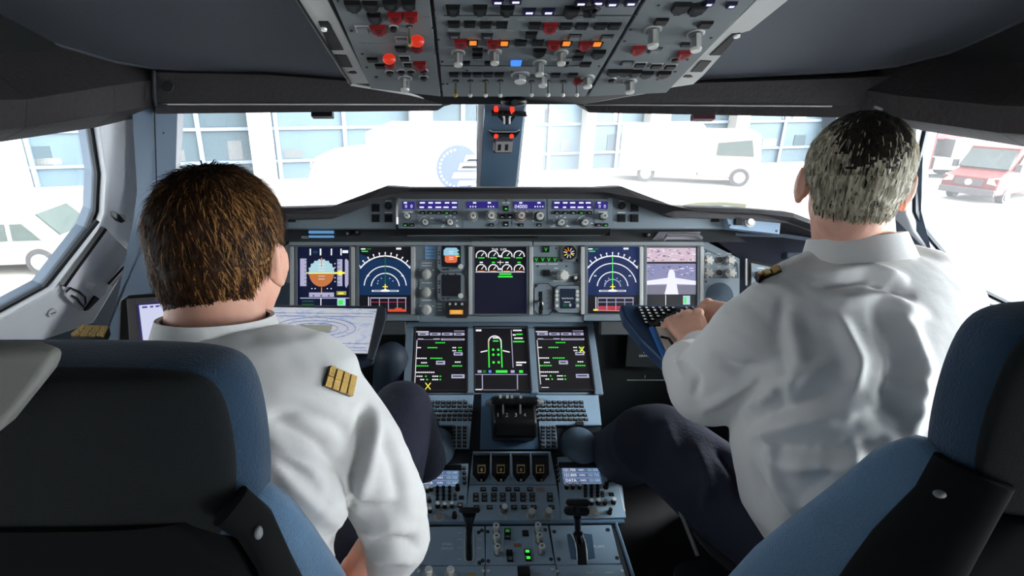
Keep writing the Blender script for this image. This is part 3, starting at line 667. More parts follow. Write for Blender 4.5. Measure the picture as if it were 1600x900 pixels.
def fk(x, y, r, ring=None, L=.022, name='rotary_knob'):
    b = MB()
    if ring: b.pcyl(A, x, y, r * 1.35, 0, .006, ring, r * 1.25); b.pcyl(A, x, y, r * 1.02, .006, .008, BLACK)
    else: b.pcyl(A, x, y, r * 1.12, 0, .003, DARK)
    b.pcyl(A, x, y, r * .9, .003, L, LGREY, r * .8); b.pcyl(A, x, y, r * .35, L, L + .0008, MGREY); b.build(name, ap, 40)
fk(636.5, 338, 5); fk(665, 348, 5.2); fk(703.5, 348, 5.2); fk(739, 338, 6, FRAMEL); fk(767.5, 338, 6.5, FRAMEL)
fk(814, 338, 6, mat('peach knob ring', (224, 178, 160), .4)); fk(843, 338.5, 7); fk(876, 348.5, 5.5); fk(912.5, 348.5, 5.5); fk(942.5, 338.5, 5.5)
b = MB()
for cx, cy, r, a0, a1 in ((665, 348, 10, 90, 185), (912.5, 348.5, 11, 85, 180), (843, 338.5, 10, 120, 200)):
    pts = [A.at(cx + r * math.cos(R(a)), cy - r * math.sin(R(a)), .001) for a in range(a0, a1, 12)]; b.tube(pts, .0009, WHITE, 5)
for cx, cy, r in ((703.5, 348, 11), (876, 348.5, 11)):
    for a in range(-20, 201, 36): b.dash(A, cx + r * math.cos(R(a)), cy - r * math.sin(R(a)), 3, 1.6, WHITE if cx > 800 or a % 72 else GG)
for x, y, w in ((731, 308, 6), (746, 308, 5), (761, 308, 6), (774, 308, 5), (786.5, 306.5, 5), (794, 306.5, 5), (787, 317, 4), (794, 317, 4), (821, 307.5, 8), (637, 331.5, 15), (942, 331.5, 15), (675, 341, 5), (692, 354, 5), (715, 354, 5), (864, 354, 7), (887, 354, 6), (806, 330.5, 3), (823, 330.5, 4), (833, 345, 3), (834, 332, 3), (926, 349, 6)): b.dash(A, x, y, w, 1.3, WHITE)
b.build('markings', ap)
# ---- shelf strip between glareshield and instrument panel
SH = plane_yz(tuple(P(0, 356, 1.64).yz), tuple(P(0, 378, 1.64).yz))
sh = thing('under_shelf', 'dark reflective strip below the glareshield carrying small glowing tabs and clips', 'shelf', SH.at(787, 375))
MB().ppoly(SH, [(400, 350), (1175, 350), (1175, 378), (400, 378)], -.02, 0, mat('gloss dark strip', (62, 66, 68), .25, var=.35, bs=14)).build('back_strip', sh)
for x, y, w, h, m, nm, lb in ((705, 364, 24, 10, mat('sky blue glow', (110, 170, 225), .4, emit=.7), 'tab', 'blue glow'), (855, 364, 12, 8, GGD, 'tab', 'dim green tab'), (503, 363, 38, 4, mat('sky blue glow', (110, 170, 225), .4, emit=.7), 'tab', 'long blue tab'), (503, 370, 38, 3, mat('sky blue glow', (110, 170, 225), .4, emit=.7), 'tab', 'long blue tab')):
    o = MB().pbox(SH, x, y, w, h, 0, .012, m).build(nm, sh); o['label'] = lb  # small glowing blue and green tabs set on the strip
for x, y in ((560, 364), (727, 368), (838, 368), (1010, 368), (545, 366)): MB().pcyl(SH, x, y, 4, 0, .02, BLACK).pcyl(SH, x, y, 2, .02, .024, MGREY).build('black_knob', sh, 40)
for x, y, w, h, m in ((477, 371, 10, 4, SILVER), (800, 370, 70, 4, BLACK), (620, 364, 14, 10, DARK), (660, 364, 14, 10, DARK), (900, 363, 12, 10, DARK), (930, 363, 16, 12, MGREY), (960, 363, 16, 12, DARK)): MB().pbox(SH, x, y, w, h, 0, .008, m).build('clip', sh)
MB().tube([SH.at(1038, 374, .01), SH.at(1042, 367, .03), SH.at(1090, 367, .03), SH.at(1096, 372, .01)], .005, SILVER, 8).build('grab_handle', sh, 40)
MB().ppoly(SH, [(1030, 362), (1095, 362), (1090, 374), (1020, 374)], 0, .006, mat('lilac grey strip', (170, 164, 174), .4)).build('label_strip', sh)
# ================================================================== MAIN INSTRUMENT PANEL
MP = plane_yz(tuple(P(0, 386, 1.66).yz), tuple(P(0, 490, 1.66).yz))
ip = thing('instrument_panel', 'wide blue-grey instrument panel spanning below the glareshield between both pilots', 'instrument panel', MP.at(787, 500))
b = MB(); b.ppoly(MP, [(459, 374), (1098, 374), (1156, 404), (1156, 500), (420, 500), (420, 404), (459, 374)][0:6], -.05, 0, PANEL); b.build('panel_plate', ip, 0, .002)
M = MP
def bar(x0, y0, x1, y1, m, h=.012, nm='trim_bar'): MB().pbox(M, (x0 + x1) / 2, (y0 + y1) / 2, x1 - x0, y1 - y0, 0, h, m).build(nm, ip, 0, .0015)
bar(455, 376, 736, 384, mat('panel top rail', (150, 158, 160), .45), .02); bar(736, 377, 830, 385, mat('panel top rail', (150, 158, 160), .45), .02); bar(832, 376, 1095, 384, mat('panel top rail', (150, 158, 160), .45), .02)
bar(430, 492, 655, 501, PANEL, .016); bar(655, 494, 910, 503, PANEL, .012); bar(910, 492, 1150, 501, PANEL, .016)
for x in (458, 553, 646, 735, 829, 909, 1000, 1094):
    bar(x - 3, 386, x + 3, 491, mat('bright pillar trim', (190, 192, 190), .35), .014)
for x, y, r in ((1105.6, 407, 8), (1139.6, 407, 8), (1105.6, 427, 8), (1140.6, 427, 8), (469 - 30, 407, 8), (439 - 4, 427, 8)):
    b = MB(); b.pcyl(M, x, y, r, 0, .003, FRAMEL); b.pcyl(M, x, y, r * .8, .003, .016, LGREY, r * .6)
    for k in range(6): b.pcyl(M, x + r * .72 * math.cos(k * 1.047), y + r * .72 * math.sin(k * 1.047), r * .2, .003, .014, LGREY)
    b.build('rotary_knob', ip, 40)
for x, y in ((1123.5, 406), (1123, 426)): MB().pcyl(M, x, y, 6, 0, .003, FRAMEL).pcyl(M, x, y, 5, .003, .004, BLACK).build('jack_socket', ip, 40)
for x in (1124, 447):
    b = MB(); b.pcyl(M, x, 463, 21.5, 0, .0015, mat('speaker mesh', (74, 92, 108), .7, bump=.8, bs=600), seg=40); b.build('speaker_grille', ip, 30)
b = MB()
for pts in ([(1098, 388), (1152, 412), (1153, 434), (1098, 434)],): b.tube([M.at(x, y, .001) for x, y in pts + pts[:1]], .0008, DARK, 5)
for x, y in ((1103, 393), (1148, 415), (1103, 432), (1149, 432), (1103, 440), (1149, 490)): b.pcyl(M, x, y, 1.5, 0, .001, DARK)
for x, y, w in ((1106, 396, 8), (1140, 396, 8), (1123, 397, 6), (1106, 417, 8), (1140, 417, 8), (1123, 417, 6)): b.dash(M, x, y, w, 1.1, FRAMEL)
b.build('markings', ip)
# left middle gadget column
b = MB(); b.pbox(M, 673, 392, 18, 26, 0, .0015, BLUEP)
for y in (385, 390, 395, 400): b.dash(M, 673, y, 15, .8, mat('placard ink', (60, 100, 160), .6), .0022)
b.build('blue_placard', ip)
MB().ppoly(M, [(655, 406), (681, 406), (681, 499), (655, 499)], 0, .003, PANEL).build('selector_plate', ip, 0, .001)
for y in (428.5, 457, 484):
    b = MB(); pl = M.off(.003); b.pcyl(pl, 667, y, 8.5, 0, .0015, FRAMEL); b.pcyl(pl, 667, y, 6.5, .001, .02, LGREY, 5.5); b.pbox(pl, 667, y, 3.5, 13, .006, .024, FRAMEL); b.build('selector_knob', ip, 40)
b = MB(); pl = M.off(.003)
for y in (411, 415, 442, 469): b.dash(pl, 667, y, 16, 1.3, WHITE)
for y in (428, 457, 484):
    for s_ in (-10, 10): b.dash(pl, 667 + s_, y - 6, 3, 1.1, WHITE)
for y in (475, 480, 485): b.dash(M, 687, y, 8, 1.1, WHITE)
b.build('markings', ip)
def octo(x0, y0, x1, y1, c): return [(x0 + c, y0), (x1 - c, y0), (x1, y0 + c), (x1, y1 - c), (x1 - c, y1), (x0 + c, y1), (x0, y1 - c), (x0, y0 + c)]
def standby(y0, kind, lab):
    t = thing('standby_display', lab, 'display', M.at(705, y0 + 22, .01))
    b = MB(); b.ppoly(M, octo(683, y0, 727, y0 + 45, 6), 0, .012, PANEL); b.tube([M.at(x, y, .0125) for x, y in octo(683, y0, 727, y0 + 45, 6) + [(689, y0)]], .0011, DARK, 5); b.build('bezel', t, 0, .001)
    D = M.off(.012); b = MB(); b.pbox(D, 705, y0 + 20.5, 30, 33, 0, .001, GBK)
    if kind:
        sky = glow('standby sky', (150, 200, 225), 1.0); gnd = glow('standby ground', (225, 110, 70), 1.0)
        b.ppoly(D, [(693, y0 + 19), (693, y0 + 11), (697, y0 + 7), (713, y0 + 7), (717, y0 + 11), (717, y0 + 19)], .001, .0015, sky); b.ppoly(D, [(695, y0 + 19), (715, y0 + 19), (714, y0 + 29), (711, y0 + 30.5), (698, y0 + 30.5), (695, y0 + 28)], .001, .0015, gnd)
        for yy in (13, 16, 22, 25): b.pbox(D, 705, y0 + yy, 7, .8, .0015, .002, GW)
        for yy in (9, 14, 19, 25): b.pbox(D, 716.5, y0 + yy, 3.5, 2.5, .0016, .0021, GBK); b.pbox(D, 692, y0 + yy, 2.5, 2, .0016, .0021, GBK)
        b.pbox(D, 715, y0 + 18.5, 6, 1, .002, .0025, GG); b.pbox(D, 715, y0 + 20.5, 6, 1.4, .002, .0025, GY)
    b.build('screen', t)
    MB().pcyl(D, 719.5, y0 + 36.5, 4, 0, .016, LGREY, 3.5).build('knob', t, 40)
    for x, y in ((686.5, 14), (686.5, 18), (686.5, 27), (686.5, 31), (693, 41), (700, 41), (693, 3), (700, 3), (712, 3)): MB().pbox(D, x, y0 + y, 2.6, 2.4, 0, .003, DARK).build('key', t)
standby(380, 1, 'small standby display showing an orange and pale blue horizon')
standby(425.5, 0, 'small standby display with a blank black screen under the horizon one')
ck = thing('clock_unit', 'small dark clock unit with glowing amber digits below the blank standby display', 'clock', M.at(713, 485, .01))
MB().ppoly(M, octo(696, 471, 731, 497, 3), 0, .014, mat('dark brown plastic', (44, 38, 42), .5)).build('case', ck, 0, .001)
D = M.off(.014); b = MB(); b.pbox(D, 712, 487.5, 28, 11, 0, .001, GBK); b.pbox(D, 713, 487.7, 21, 7, .001, .0012, glow('amber', (220, 150, 60), .9)); b.text('0000', D, 713, 487.7, 6, glow('bright amber', (255, 200, 90), 1.2), .0018); b.build('readout', ck)
for x in (703, 712, 722): MB().pcyl(D, x, 475, 2, 0, .006, LGREY).build('button', ck, 40)
# right middle gadget column
b = MB(); b.ppoly(M, [(836, 381), (875, 381), (875, 410), (908, 411), (908, 440), (832, 440), (832, 386)], 0, .003, PANEL); b.build('gear_plate', ip, 0, .001)
pl = M.off(.003)
b = MB(); b.pbox(pl, 853, 389.5, 10, 10, 0, .004, BLACK); b.text('V', pl, 853, 390, 6, GG, .0048); b.build('gear_light', ip, label='green arrow light')
for x in (838, 848, 857.5, 867): b = MB(); b.pbox(pl, x, 405.5, 9, 8, 0, .004, mat('dark green', (16, 44, 20), .5)); b.text('V', pl, x, 406, 6, GG, .0048); b.build('gear_light', ip, label='green arrow light')
sq(pl, 854, 426.5, 8.5, ip)
b = MB(); b.pcyl(pl, 879, 431, 9.5, 0, .002, FRAMEL)
for k in range(8): b.pcyl(pl, 880 + 5.6 * math.cos(k * .785), 430.5 + 5.6 * math.sin(k * .785), 2.3, .002, .018, LGREY)
b.pcyl(pl, 880, 430.5, 6, .002, .02, LGREY); b.build('gear_knob', ip, 40)
MB().pcyl(pl, 898, 436, 5, 0, .006, BLACK).pcyl(pl, 898, 434, 2.4, .006, .018, LGREY).build('small_switch', ip, 40)
b = MB()
for x, y, w in ((853, 383, 6), (845, 412.5, 17), (864, 412.5, 16), (869, 419, 6), (866, 431, 5), (869, 439, 9), (899, 429, 8), (903, 440, 6)): b.dash(pl, x, y, w, 1.2, WHITE)
for x, y in ((869, 388), (840, 416), (885, 416)): b.pcyl(pl, x, y, 1.5, 0, .001, DARK)
b.build('markings', ip)
gt = thing('round_gauge', 'round black gauge with fanned white and orange pointers in a grey square bezel', 'gauge', M.at(889, 395))
b = MB(); b.ppoly(M, octo(875.5, 381, 902.5, 409, 3), 0, .006, PANEL); b.pcyl(M, 889, 395, 12.6, .006, .009, MGREY, seg=28)
for x, y in ((877, 382.5), (901, 382.5), (877, 407), (901, 407)): b.pbox(M, x, y, 3.4, 3.4, .006, .007, BLACK)
b.build('bezel', gt, 30); b = MB(); b.pcyl(M, 889, 395, 11, .009, .0095, BLACK, seg=28)
D = M.off(.0095)
for a, m in ((20, GW), (60, GW), (100, GO), (140, GO), (170, GW), (210, GY), (250, GW), (290, GW), (330, GY), (350, GW)):
    b.tube([D.at(889 + 3 * math.cos(R(a)), 395 - 3 * math.sin(R(a)), .0006), D.at(889 + 8.5 * math.cos(R(a)), 395 - 8.5 * math.sin(R(a)), .0006)], .0011, m, 4)
b.build('dial', gt)
gl = thing('landing_gear_lever', 'black landing gear lever in a rounded slot right of the centre display', 'lever', M.at(849, 470))
b = MB(); b.ppoly(M, octo(835, 443, 864, 492, 7), 0, .004, PANEL); b.tube([M.at(x, y, .0045) for x, y in octo(835, 443, 864, 492, 7) + [(842, 443)]], .0012, DARK, 5); b.pbox(M, 844.5, 473, 5, 35, .004, .005, BLACK)
for y in (447, 453, 459, 466, 474, 482): b.dash(M, 855, y, 4 if y != 482 else 8, 2.4, MGREY, .0052)
b.build('slot_plate', gl)
MB().tube([M.at(844.5, 470, .004), M.at(845, 474, .035), M.at(846, 484, .045)], [.004, .005, .0055], BLACK, 10).sphere(M.at(845, 475, .03), (.008, .006, .008), SILVER).build('lever', gl, 40)
sm = thing('small_status_display', 'small navy status display with bright side keys beside the gear lever', 'display', M.at(888, 466))
b = MB(); b.ppoly(M, octo(866, 446, 911, 489, 7), 0, .01, PANEL); b.tube([M.at(x, y, .0105) for x, y in octo(866, 446, 911, 489, 7) + [(873, 446)]], .0011, DARK, 5); b.build('bezel', sm, 0, .001)
D = M.off(.01); b = MB(); b.pbox(D, 887, 466.5, 24, 31, 0, .001, glow('status navy', (14, 30, 48), 1))
b.tube([D.at(878 + i * 2, 466 + (1.3 if i % 2 else -1), .0016) for i in range(10)], .0007, GW, 4); b.text('00', D, 883, 477, 5, GGD, .0018); b.text('0', D, 891, 477, 5, GW, .0018); b.pbox(D, 886, 472, 9, .9, .001, .0015, GW); b.build('screen', sm)
for x in (870, 902):
    for y in (455.5, 461.5, 468, 477.5): MB().pcyl(D, x, y, 2.6, 0, .005, LGREY).build('key', sm, 40)
# ================================================================== DISPLAYS
class Scr:
    def __init__(s, pl, x0, y0, x1, y1, W_=None, H_=None, q=None):
        s.pl = pl; s.x0, s.y0, s.x1, s.y1 = x0, y0, x1, y1
        cx = (x0 + x1) / 2
        a = pl.at(cx, y0); c = pl.at(cx, y1); cy = (y0 + y1) / 2
        L = pl.at(x0, cy); Rr = pl.at(x1, cy)
        s.wv = (Rr - L); s.hv = pl.uy * ((a - c).length); s.o = (a + c) / 2 - s.wv / 2 - s.hv / 2; s.b = MB(); s.k = s.wv.length / (x1 - x0); s.kv = s.hv.length / (y1 - y0)
    def p(s, x, y, h=0): return s.o + s.wv * ((x - s.x0) / (s.x1 - s.x0)) + s.hv * (1 - (y - s.y0) / (s.y1 - s.y0)) + s.pl.n * h
    def rect(s, x0, y0, x1, y1, m, h=.0006): s.b.poly([s.p(x0, y0, h), s.p(x1, y0, h), s.p(x1, y1, h), s.p(x0, y1, h)], m)
    def poly(s, pts, m, h=.0006): s.b.poly([s.p(x, y, h) for x, y in pts], m)
    def line(s, x0, y0, x1, y1, w, m, h=.0010):
        d = math.hypot(x1 - x0, y1 - y0) or 1; nx, ny = -(y1 - y0) / d * w / 2, (x1 - x0) / d * w / 2
        s.poly([(x0 + nx, y0 + ny), (x1 + nx, y1 + ny), (x1 - nx, y1 - ny), (x0 - nx, y0 - ny)], m, h)
    def arc(s, cx, cy, r, a0, a1, w, m, h=.0010, st=6):
        N = max(2, int(abs(a1 - a0) / st)); q = [a0 + (a1 - a0) * i / N for i in range(N + 1)]
        for a, c in zip(q[:-1], q[1:]):
            f = lambda rr, aa: (cx + rr * math.cos(R(aa)), cy - rr * math.sin(R(aa)))
            s.poly([f(r - w / 2, a), f(r + w / 2, a), f(r + w / 2, c), f(r - w / 2, c)], m, h)
    def disc(s, cx, cy, r, m, h=.0008, a0=0, a1=360): s.poly([(cx + r * math.cos(R(a)), cy - r * math.sin(R(a))) for a in range(a0, a1 + 1, 10)], m, h)
    def text(s, st, x, y, hh, m, h=.0012):
        vs, fs = textgeo(st); c = s.p(x, y, h); k = hh * s.k * 1.35; kv = hh * s.kv * 1.35; s.b.faces([c + s.pl.ux * (v.x * k) + s.pl.uy * (v.y * kv) for v in vs], fs, m)
def display(name, lab, pl, rect, hb=.012, bez=5, frame=DARK):
    x0, y0, x1, y1 = rect
    t = thing(name, lab, 'display screen', pl.at((x0 + x1) / 2, y1, hb))
    s0 = Scr(pl, *rect)
    inner = [s0.p(x0, y0), s0.p(x1, y0), s0.p(x1, y1), s0.p(x0, y1)]
    outer = [s0.p(x0 - bez, y0 - bez * .6), s0.p(x1 + bez, y0 - bez * .6), s0.p(x1 + bez, y1 + bez * .6), s0.p(x0 - bez, y1 + bez * .6)]
    MB().ring(inner, outer, pl.n * hb, frame).build('bezel', t, 0, .001)
    return t, Scr(pl.off(hb - .006), x0 + .0, y0, x1, y1)
BZ = mat('display bezel', (104, 112, 116), .4)
def finish(t, s, bgm):
    s.rect(s.x0 - 1, s.y0 - 1, s.x1 + 1, s.y1 + 1, bgm, 0); s.b.build('screen', t, recalc=False)
def pfd(rect, lab):
    t, s = display('flight_display', lab, MP, rect, frame=BZ); x0, y0, x1, y1 = rect; X = lambda v: x0 + v; Y = lambda v: y0 + v
    for x, w in ((19, 2), (35, 2.4), (52, 2), (67, 2)): s.line(X(x), Y(2.5), X(x), Y(13), w, GW)
    s.rect(X(23), Y(6), X(30), Y(10), GT); s.rect(X(69), Y(5), X(78), Y(9.5), GW)
    cx, cy = X(36.5), Y(41)
    s.poly([(cx + 20 * math.cos(R(a)), cy - 21 * math.sin(R(a))) for a in range(0, 181, 10)], GC, .0007)
    s.poly([(cx + 19.5 * math.cos(R(a)), cy - 21 * math.sin(R(a))) for a in range(180, 361, 10)], GBR, .0007)
    for a in range(0, 181, 20): s.disc(cx + 20 * math.cos(R(a)), cy - 21 * math.sin(R(a)), 1.6, GC)
    s.line(cx - 19, cy, cx + 19, cy, 1.6, GY)
    for d in (-14, -9, -4.5, 4.5, 9): s.line(cx - 5, cy + d, cx + 5, cy + d, .7, GW)
    s.line(cx, cy - 24, cx, cy - 10, 1.6, GO); s.line(cx, cy + 22, cx, cy + 30, 1.4, GO)
    s.rect(X(3), Y(18), X(13), Y(61), GP)
    for k in range(7): s.line(X(10), Y(21 + k * 6), X(13), Y(21 + k * 6), .8, GBK, .0014)
    s.rect(X(12), Y(39.5), X(18), Y(41.2), GY)
    s.rect(X(61), Y(19), X(69), Y(61), GP); s.poly([(X(75), Y(18)), (X(78.5), Y(22)), (X(78.5), Y(58)), (X(75), Y(64)), (X(73), Y(60)), (X(73), Y(20))], GP)
    for k in range(7): s.line(X(61), Y(22 + k * 6), X(65), Y(22 + k * 6), .8, GBK, .0014)
    s.rect(X(57), Y(39), X(73), Y(42), GY, .0016); s.rect(X(63), Y(37), X(69), Y(44), GY, .0016)
    for d in (20, 25, 44, 50): s.disc(X(36.5 + (d - 35) * 1.0), Y(65), .9, GW)
    for yy in (26, 32, 48, 54): s.disc(X(57.5), Y(yy), .9, GW)
    s.rect(X(17), Y(71), X(56), Y(78), GP)
    for xx in (24, 36, 48): s.disc(X(xx), Y(76), 1.6, glow('steel', (110, 112, 150), .8), .0016)
    s.rect(X(3), Y(79), X(80), Y(80.5), GP); s.line(X(35.5), Y(80), X(35.5), Y(97), 1.4, GW); s.rect(X(60), Y(69), X(75), Y(75), glow('olive box', (170, 170, 80), .9)); s.rect(X(63), Y(71), X(71), Y(73.5), GY, .0014)
    s.rect(X(61), Y(80), X(74), Y(93), GC); s.rect(X(63), Y(83), X(70), Y(90), GG, .0015)
    for k in range(3): s.rect(X(6), Y(84 + 5 * k), X(24), Y(85.3 + 5 * k), GGD)
    finish(t, s, GBK if False else glow('screen near navy', (6, 14, 48), 1.0))
def nd(rect, lab, rings, wet=False):
    t, s = display('navigation_display', lab, MP, rect, frame=BZ); x0, y0, x1, y1 = rect; X = lambda v: x0 + v; Y = lambda v: y0 + v
    cx, cy = X(40), Y(63)
    if not wet: s.poly([(X(0), Y(10)), (X(0), Y(104)), (X(80), Y(104)), (X(80), Y(26)), (X(60), Y(20)), (X(40), Y(17)), (X(20), Y(20))], glow('map sea', (10, 46, 86), 1.0), .0003)
    s.rect(X(2), Y(2), X(9), Y(4), GW); s.rect(X(11), Y(2), X(18), Y(4), GGD); s.rect(X(3), Y(6), X(13), Y(7.5), GG); s.rect(X(57), Y(1), X(65), Y(4), GW)
    r = 49
    a0, a1 = 37, 143
    s.arc(cx, cy, r, a0, a1, 2.0, GW)
    for a in range(a0 + 3, a1, 10): s.line(cx + r * math.cos(R(a)), cy - r * math.sin(R(a)), cx + (r + 5) * math.cos(R(a)), cy - (r + 5) * math.sin(R(a)), 1.3, GW); 
    for a in range(a0 + 3, a1, 10): s.disc(cx + (r + 5) * math.cos(R(a)), cy - (r + 5) * math.sin(R(a)), 1.2, GW)
    for q in rings: s.arc(cx, cy, q, 5 if q < 30 or not wet else 12, 175 if q < 30 or not wet else 168, 1.5, GW if q > 15 else GP)
    s.line(cx, Y(14), cx, Y(63), 1.3, GGD if not wet else GG, .0013); s.line(cx - 4, Y(62), cx + 4, Y(62), 1.5, GY, .0015); s.line(cx, Y(58), cx, Y(67), 1.6, GY, .0015); s.line(cx - 2, Y(66), cx + 2, Y(66), 1.3, GY, .0015)
    s.line(X(19), Y(68.5), X(61), Y(68.5), 2.6, GW); s.line(X(21), Y(68.5), X(33), Y(68.5), 1.2, GT, .0013); s.line(X(47), Y(68.5), X(59), Y(68.5), 1.2, GT, .0013); s.rect(X(35), Y(66.5), X(45), Y(70), GW, .0012)
    for dx, dy in ((-11, -10), (-6, -14), (7, -14), (12, -10), (-12, -6)): s.disc(cx + dx, cy + dy, .9, GC)
    s.rect(X(11), Y(44), X(15), Y(46), GC); s.rect(X(65), Y(44), X(69), Y(46), GC)
    # vertical profile window
    s.rect(X(0), Y(75), X(80), Y(104), GBK, .0008); s.line(X(17), Y(79.5), X(73), Y(79.5), 1.8, GP); 
    for xx in (17, 31, 45, 59, 72): s.line(X(xx), Y(79), X(xx), Y(100), 1.1, GP)
    s.line(X(17), Y(86), X(73), Y(86), 1, GM if not wet else GP)
    for yy in (80, 85, 90, 95): s.rect(X(7), Y(yy), X(14), Y(yy + 2), GW)
    s.line(X(14), Y(78), X(14), Y(98), 1.1, GW)
    if wet: s.rect(X(17), Y(92), X(72), Y(97), GM, .0009); s.line(X(12), Y(98.5), X(72), Y(99.5), 2, glow('pink', (220, 130, 120), 1), .0013); s.rect(X(10), Y(97), X(17), Y(99.5), GY, .0014)
    else: s.rect(X(44), Y(97), X(73), Y(101), glow('terrain orange', (210, 80, 50), 1), .0012); s.rect(X(55), Y(95), X(66), Y(97), glow('terrain orange', (210, 80, 50), 1), .0012)
    finish(t, s, GBK if not wet else GN)
pfd((466, 386, 547, 490), 'leftmost display with a brown and pale blue attitude disc, beside the brown-haired pilot\'s ear')
nd((562, 386, 642, 490), 'compass arc display with two range rings on teal, left of the blue placard', (33, 22))
nd((917, 386, 996, 490), 'compass arc display with four range rings on dark blue, beside the camera picture', (37.5, 24, 12.5), True)
# engine display
rect = (741, 386, 822, 490); t, s = display('engine_display', 'central engine display with rows of white dials over a dark lower half', MP, rect, frame=BZ); X = lambda v: 741 + v; Y = lambda v: 386 + v
s.text('THR  0.0%', X(39), Y(4), 4, GW)
for i, x in enumerate((11, 30, 51, 70)):
    for y, r, m in ((14, 8, GW), (35, 7.6, GW)):
        s.arc(X(x), Y(y), r, -10, 200, 1.6, m); s.line(X(x), Y(y), X(x) + 4, Y(y) - 5, 1.2, GW); s.line(X(x) - 5, Y(y) + 3, X(x) + 5, Y(y) + 3, 1.6, GG if y < 20 else GO)
    s.rect(X(x - 2.5), Y(23), X(x + 2.5), Y(25), GG if i in (1, 3) else GW)
for y in (13, 33): s.poly([(X(38), Y(y)), (X(43), Y(y)), (X(40.5), Y(y + 4))], GW); 
s.line(X(36), Y(24), X(46), Y(24), 1, GW); s.line(X(40.5), Y(21), X(40.5), Y(28), 1, GW)
s.rect(X(0), Y(39), X(81), Y(104), glow('engine navy', (12, 14, 38), 1.0), .0014); s.rect(X(2), Y(38.5), X(79), Y(39.6), GW, .0016)
s.rect(X(39), Y(41), X(58), Y(43.5), GG, .0018); s.rect(X(37), Y(45), X(60), Y(47.5), GG, .0018)
finish(t, s, GBK)
# camera picture display
rect = (1009, 386, 1087, 490); t, s = display('camera_display', 'rightmost display showing a tail camera picture of a white aircraft from above', MP, rect, frame=BZ); X = lambda v: 1009 + v; Y = lambda v: 386 + v
pk = glow('apron pink', (214, 190, 206), 1.0); lv = glow('apron lavender', (140, 140, 180), 1.0); wt = glow('airframe white', (236, 236, 250), 1.05); dk_ = glow('apron dark', (90, 80, 110), .9); rdp = glow('apron red', (190, 110, 130), .9)
s.rect(X(0), Y(1), X(78), Y(23), pk); s.rect(X(0), Y(26), X(78), Y(74), lv)
random.seed(3)
for i in range(60):
    x = random.uniform(1, 74); y = random.uniform(2, 21); s.rect(X(x), Y(y), X(x + random.uniform(1, 5)), Y(y + random.uniform(.5, 2)), random.choice((dk_, wt, wt, rdp, lv)), .0008)
for i in range(70):
    x = random.uniform(0, 73); y = random.uniform(27, 44); s.rect(X(x), Y(y), X(x + random.uniform(1, 7)), Y(y + random.uniform(.5, 1.6)), random.choice((dk_, wt, lv, glow('apron blue', (120, 130, 200), 1))), .0008)
s.rect(X(0), Y(60), X(78), Y(74), glow('apron shade', (120, 120, 140), 1), .0008)
s.poly([(X(35), Y(40)), (X(37), Y(36)), (X(40), Y(34.5)), (X(43), Y(36)), (X(45), Y(40)), (X(46), Y(48)), (X(78), Y(53)), (X(78), Y(59)), (X(48), Y(58)), (X(51), Y(74)), (X(29), Y(74)), (X(33), Y(58)), (X(0), Y(59)), (X(0), Y(53)), (X(34), Y(48))], wt, .0011)
s.line(X(0), Y(24.5), X(78), Y(24.5), 1.6, GBK, .0012)
s.rect(X(0), Y(75), X(78), Y(104), GBK, .0008); s.line(X(31), Y(75), X(31), Y(91), 1, GW); s.rect(X(33), Y(88), X(57), Y(89.5), GW); s.rect(X(58), Y(76), X(69), Y(90), GC, .0012); s.rect(X(60), Y(78), X(63), Y(88), GG, .0014); s.rect(X(0), Y(91), X(78), Y(92), GW)
finish(t, s, GBK)
# ================================================================== PEDESTAL
prof = [(1.56, .765), (1.37, .618), (1.214, .545), (1.031, .481), (.888, .468), (.35, .455)]
S1 = plane_yz(prof[0], prof[1]); S2 = plane_yz(prof[1], prof[2]); S3 = plane_yz(prof[2], prof[3]); S4 = plane_yz(prof[3], prof[4]); S5 = plane_yz(prof[4], prof[5])
pd = thing('centre_pedestal', 'blue-grey centre pedestal running aft between the two seats', 'pedestal', (0, 1.0, 0))
HW = .272; b = MB()
hw = [.272, .268, .262, .262, .240, .240]
for i in range(5):
    a, c = prof[i], prof[i + 1]; d = .006
    w0 = (hw[i] + (0 if i < 3 else -.012)) - .001 * i; w1 = (hw[i + 1] - (0 if i < 3 else .0)) - .001 * i
    if i >= 3: w0 = w1 = .243
    b.hexa([V((-w0, a[0], a[1] - d)), V((w0, a[0], a[1] - d)), V((w0 * .92, a[0], 0)), V((-w0 * .92, a[0], 0))], [V((-w1, c[0], c[1] - d)), V((w1, c[0], c[1] - d)), V((w1 * .92, c[0], 0)), V((-w1 * .92, c[0], 0))], mat('pedestal side', (34, 42, 50), .6))
b.build('body', pd)
MB().ppoly(S1, [(640, 503), (926, 503), (942, 616), (632, 616)], -.006, 0, PANELB).build('display_fascia', pd, 0, .001)
for pts in ([(634, 512), (646, 512), (642, 614), (630, 614)], [(730, 512), (741, 512), (741, 614), (730, 614)], [(825, 512), (836, 512), (842, 614), (830, 614)], [(918, 512), (928, 512), (943, 616), (930, 616)]):
    MB().ppoly(S1, pts, 0, .014, mat('pillar blue grey', (128, 146, 160), .4)).build('display_pillar', pd, 0, .002)
MB().ppoly(S1, [(636, 503), (927, 503), (929, 512), (634, 512)], 0, .01, PANELB).build('top_rail', pd, 0, .002)
def disp2(name, lab, rect):
    return display(name, lab, S1, rect, .014, 3, DARK)
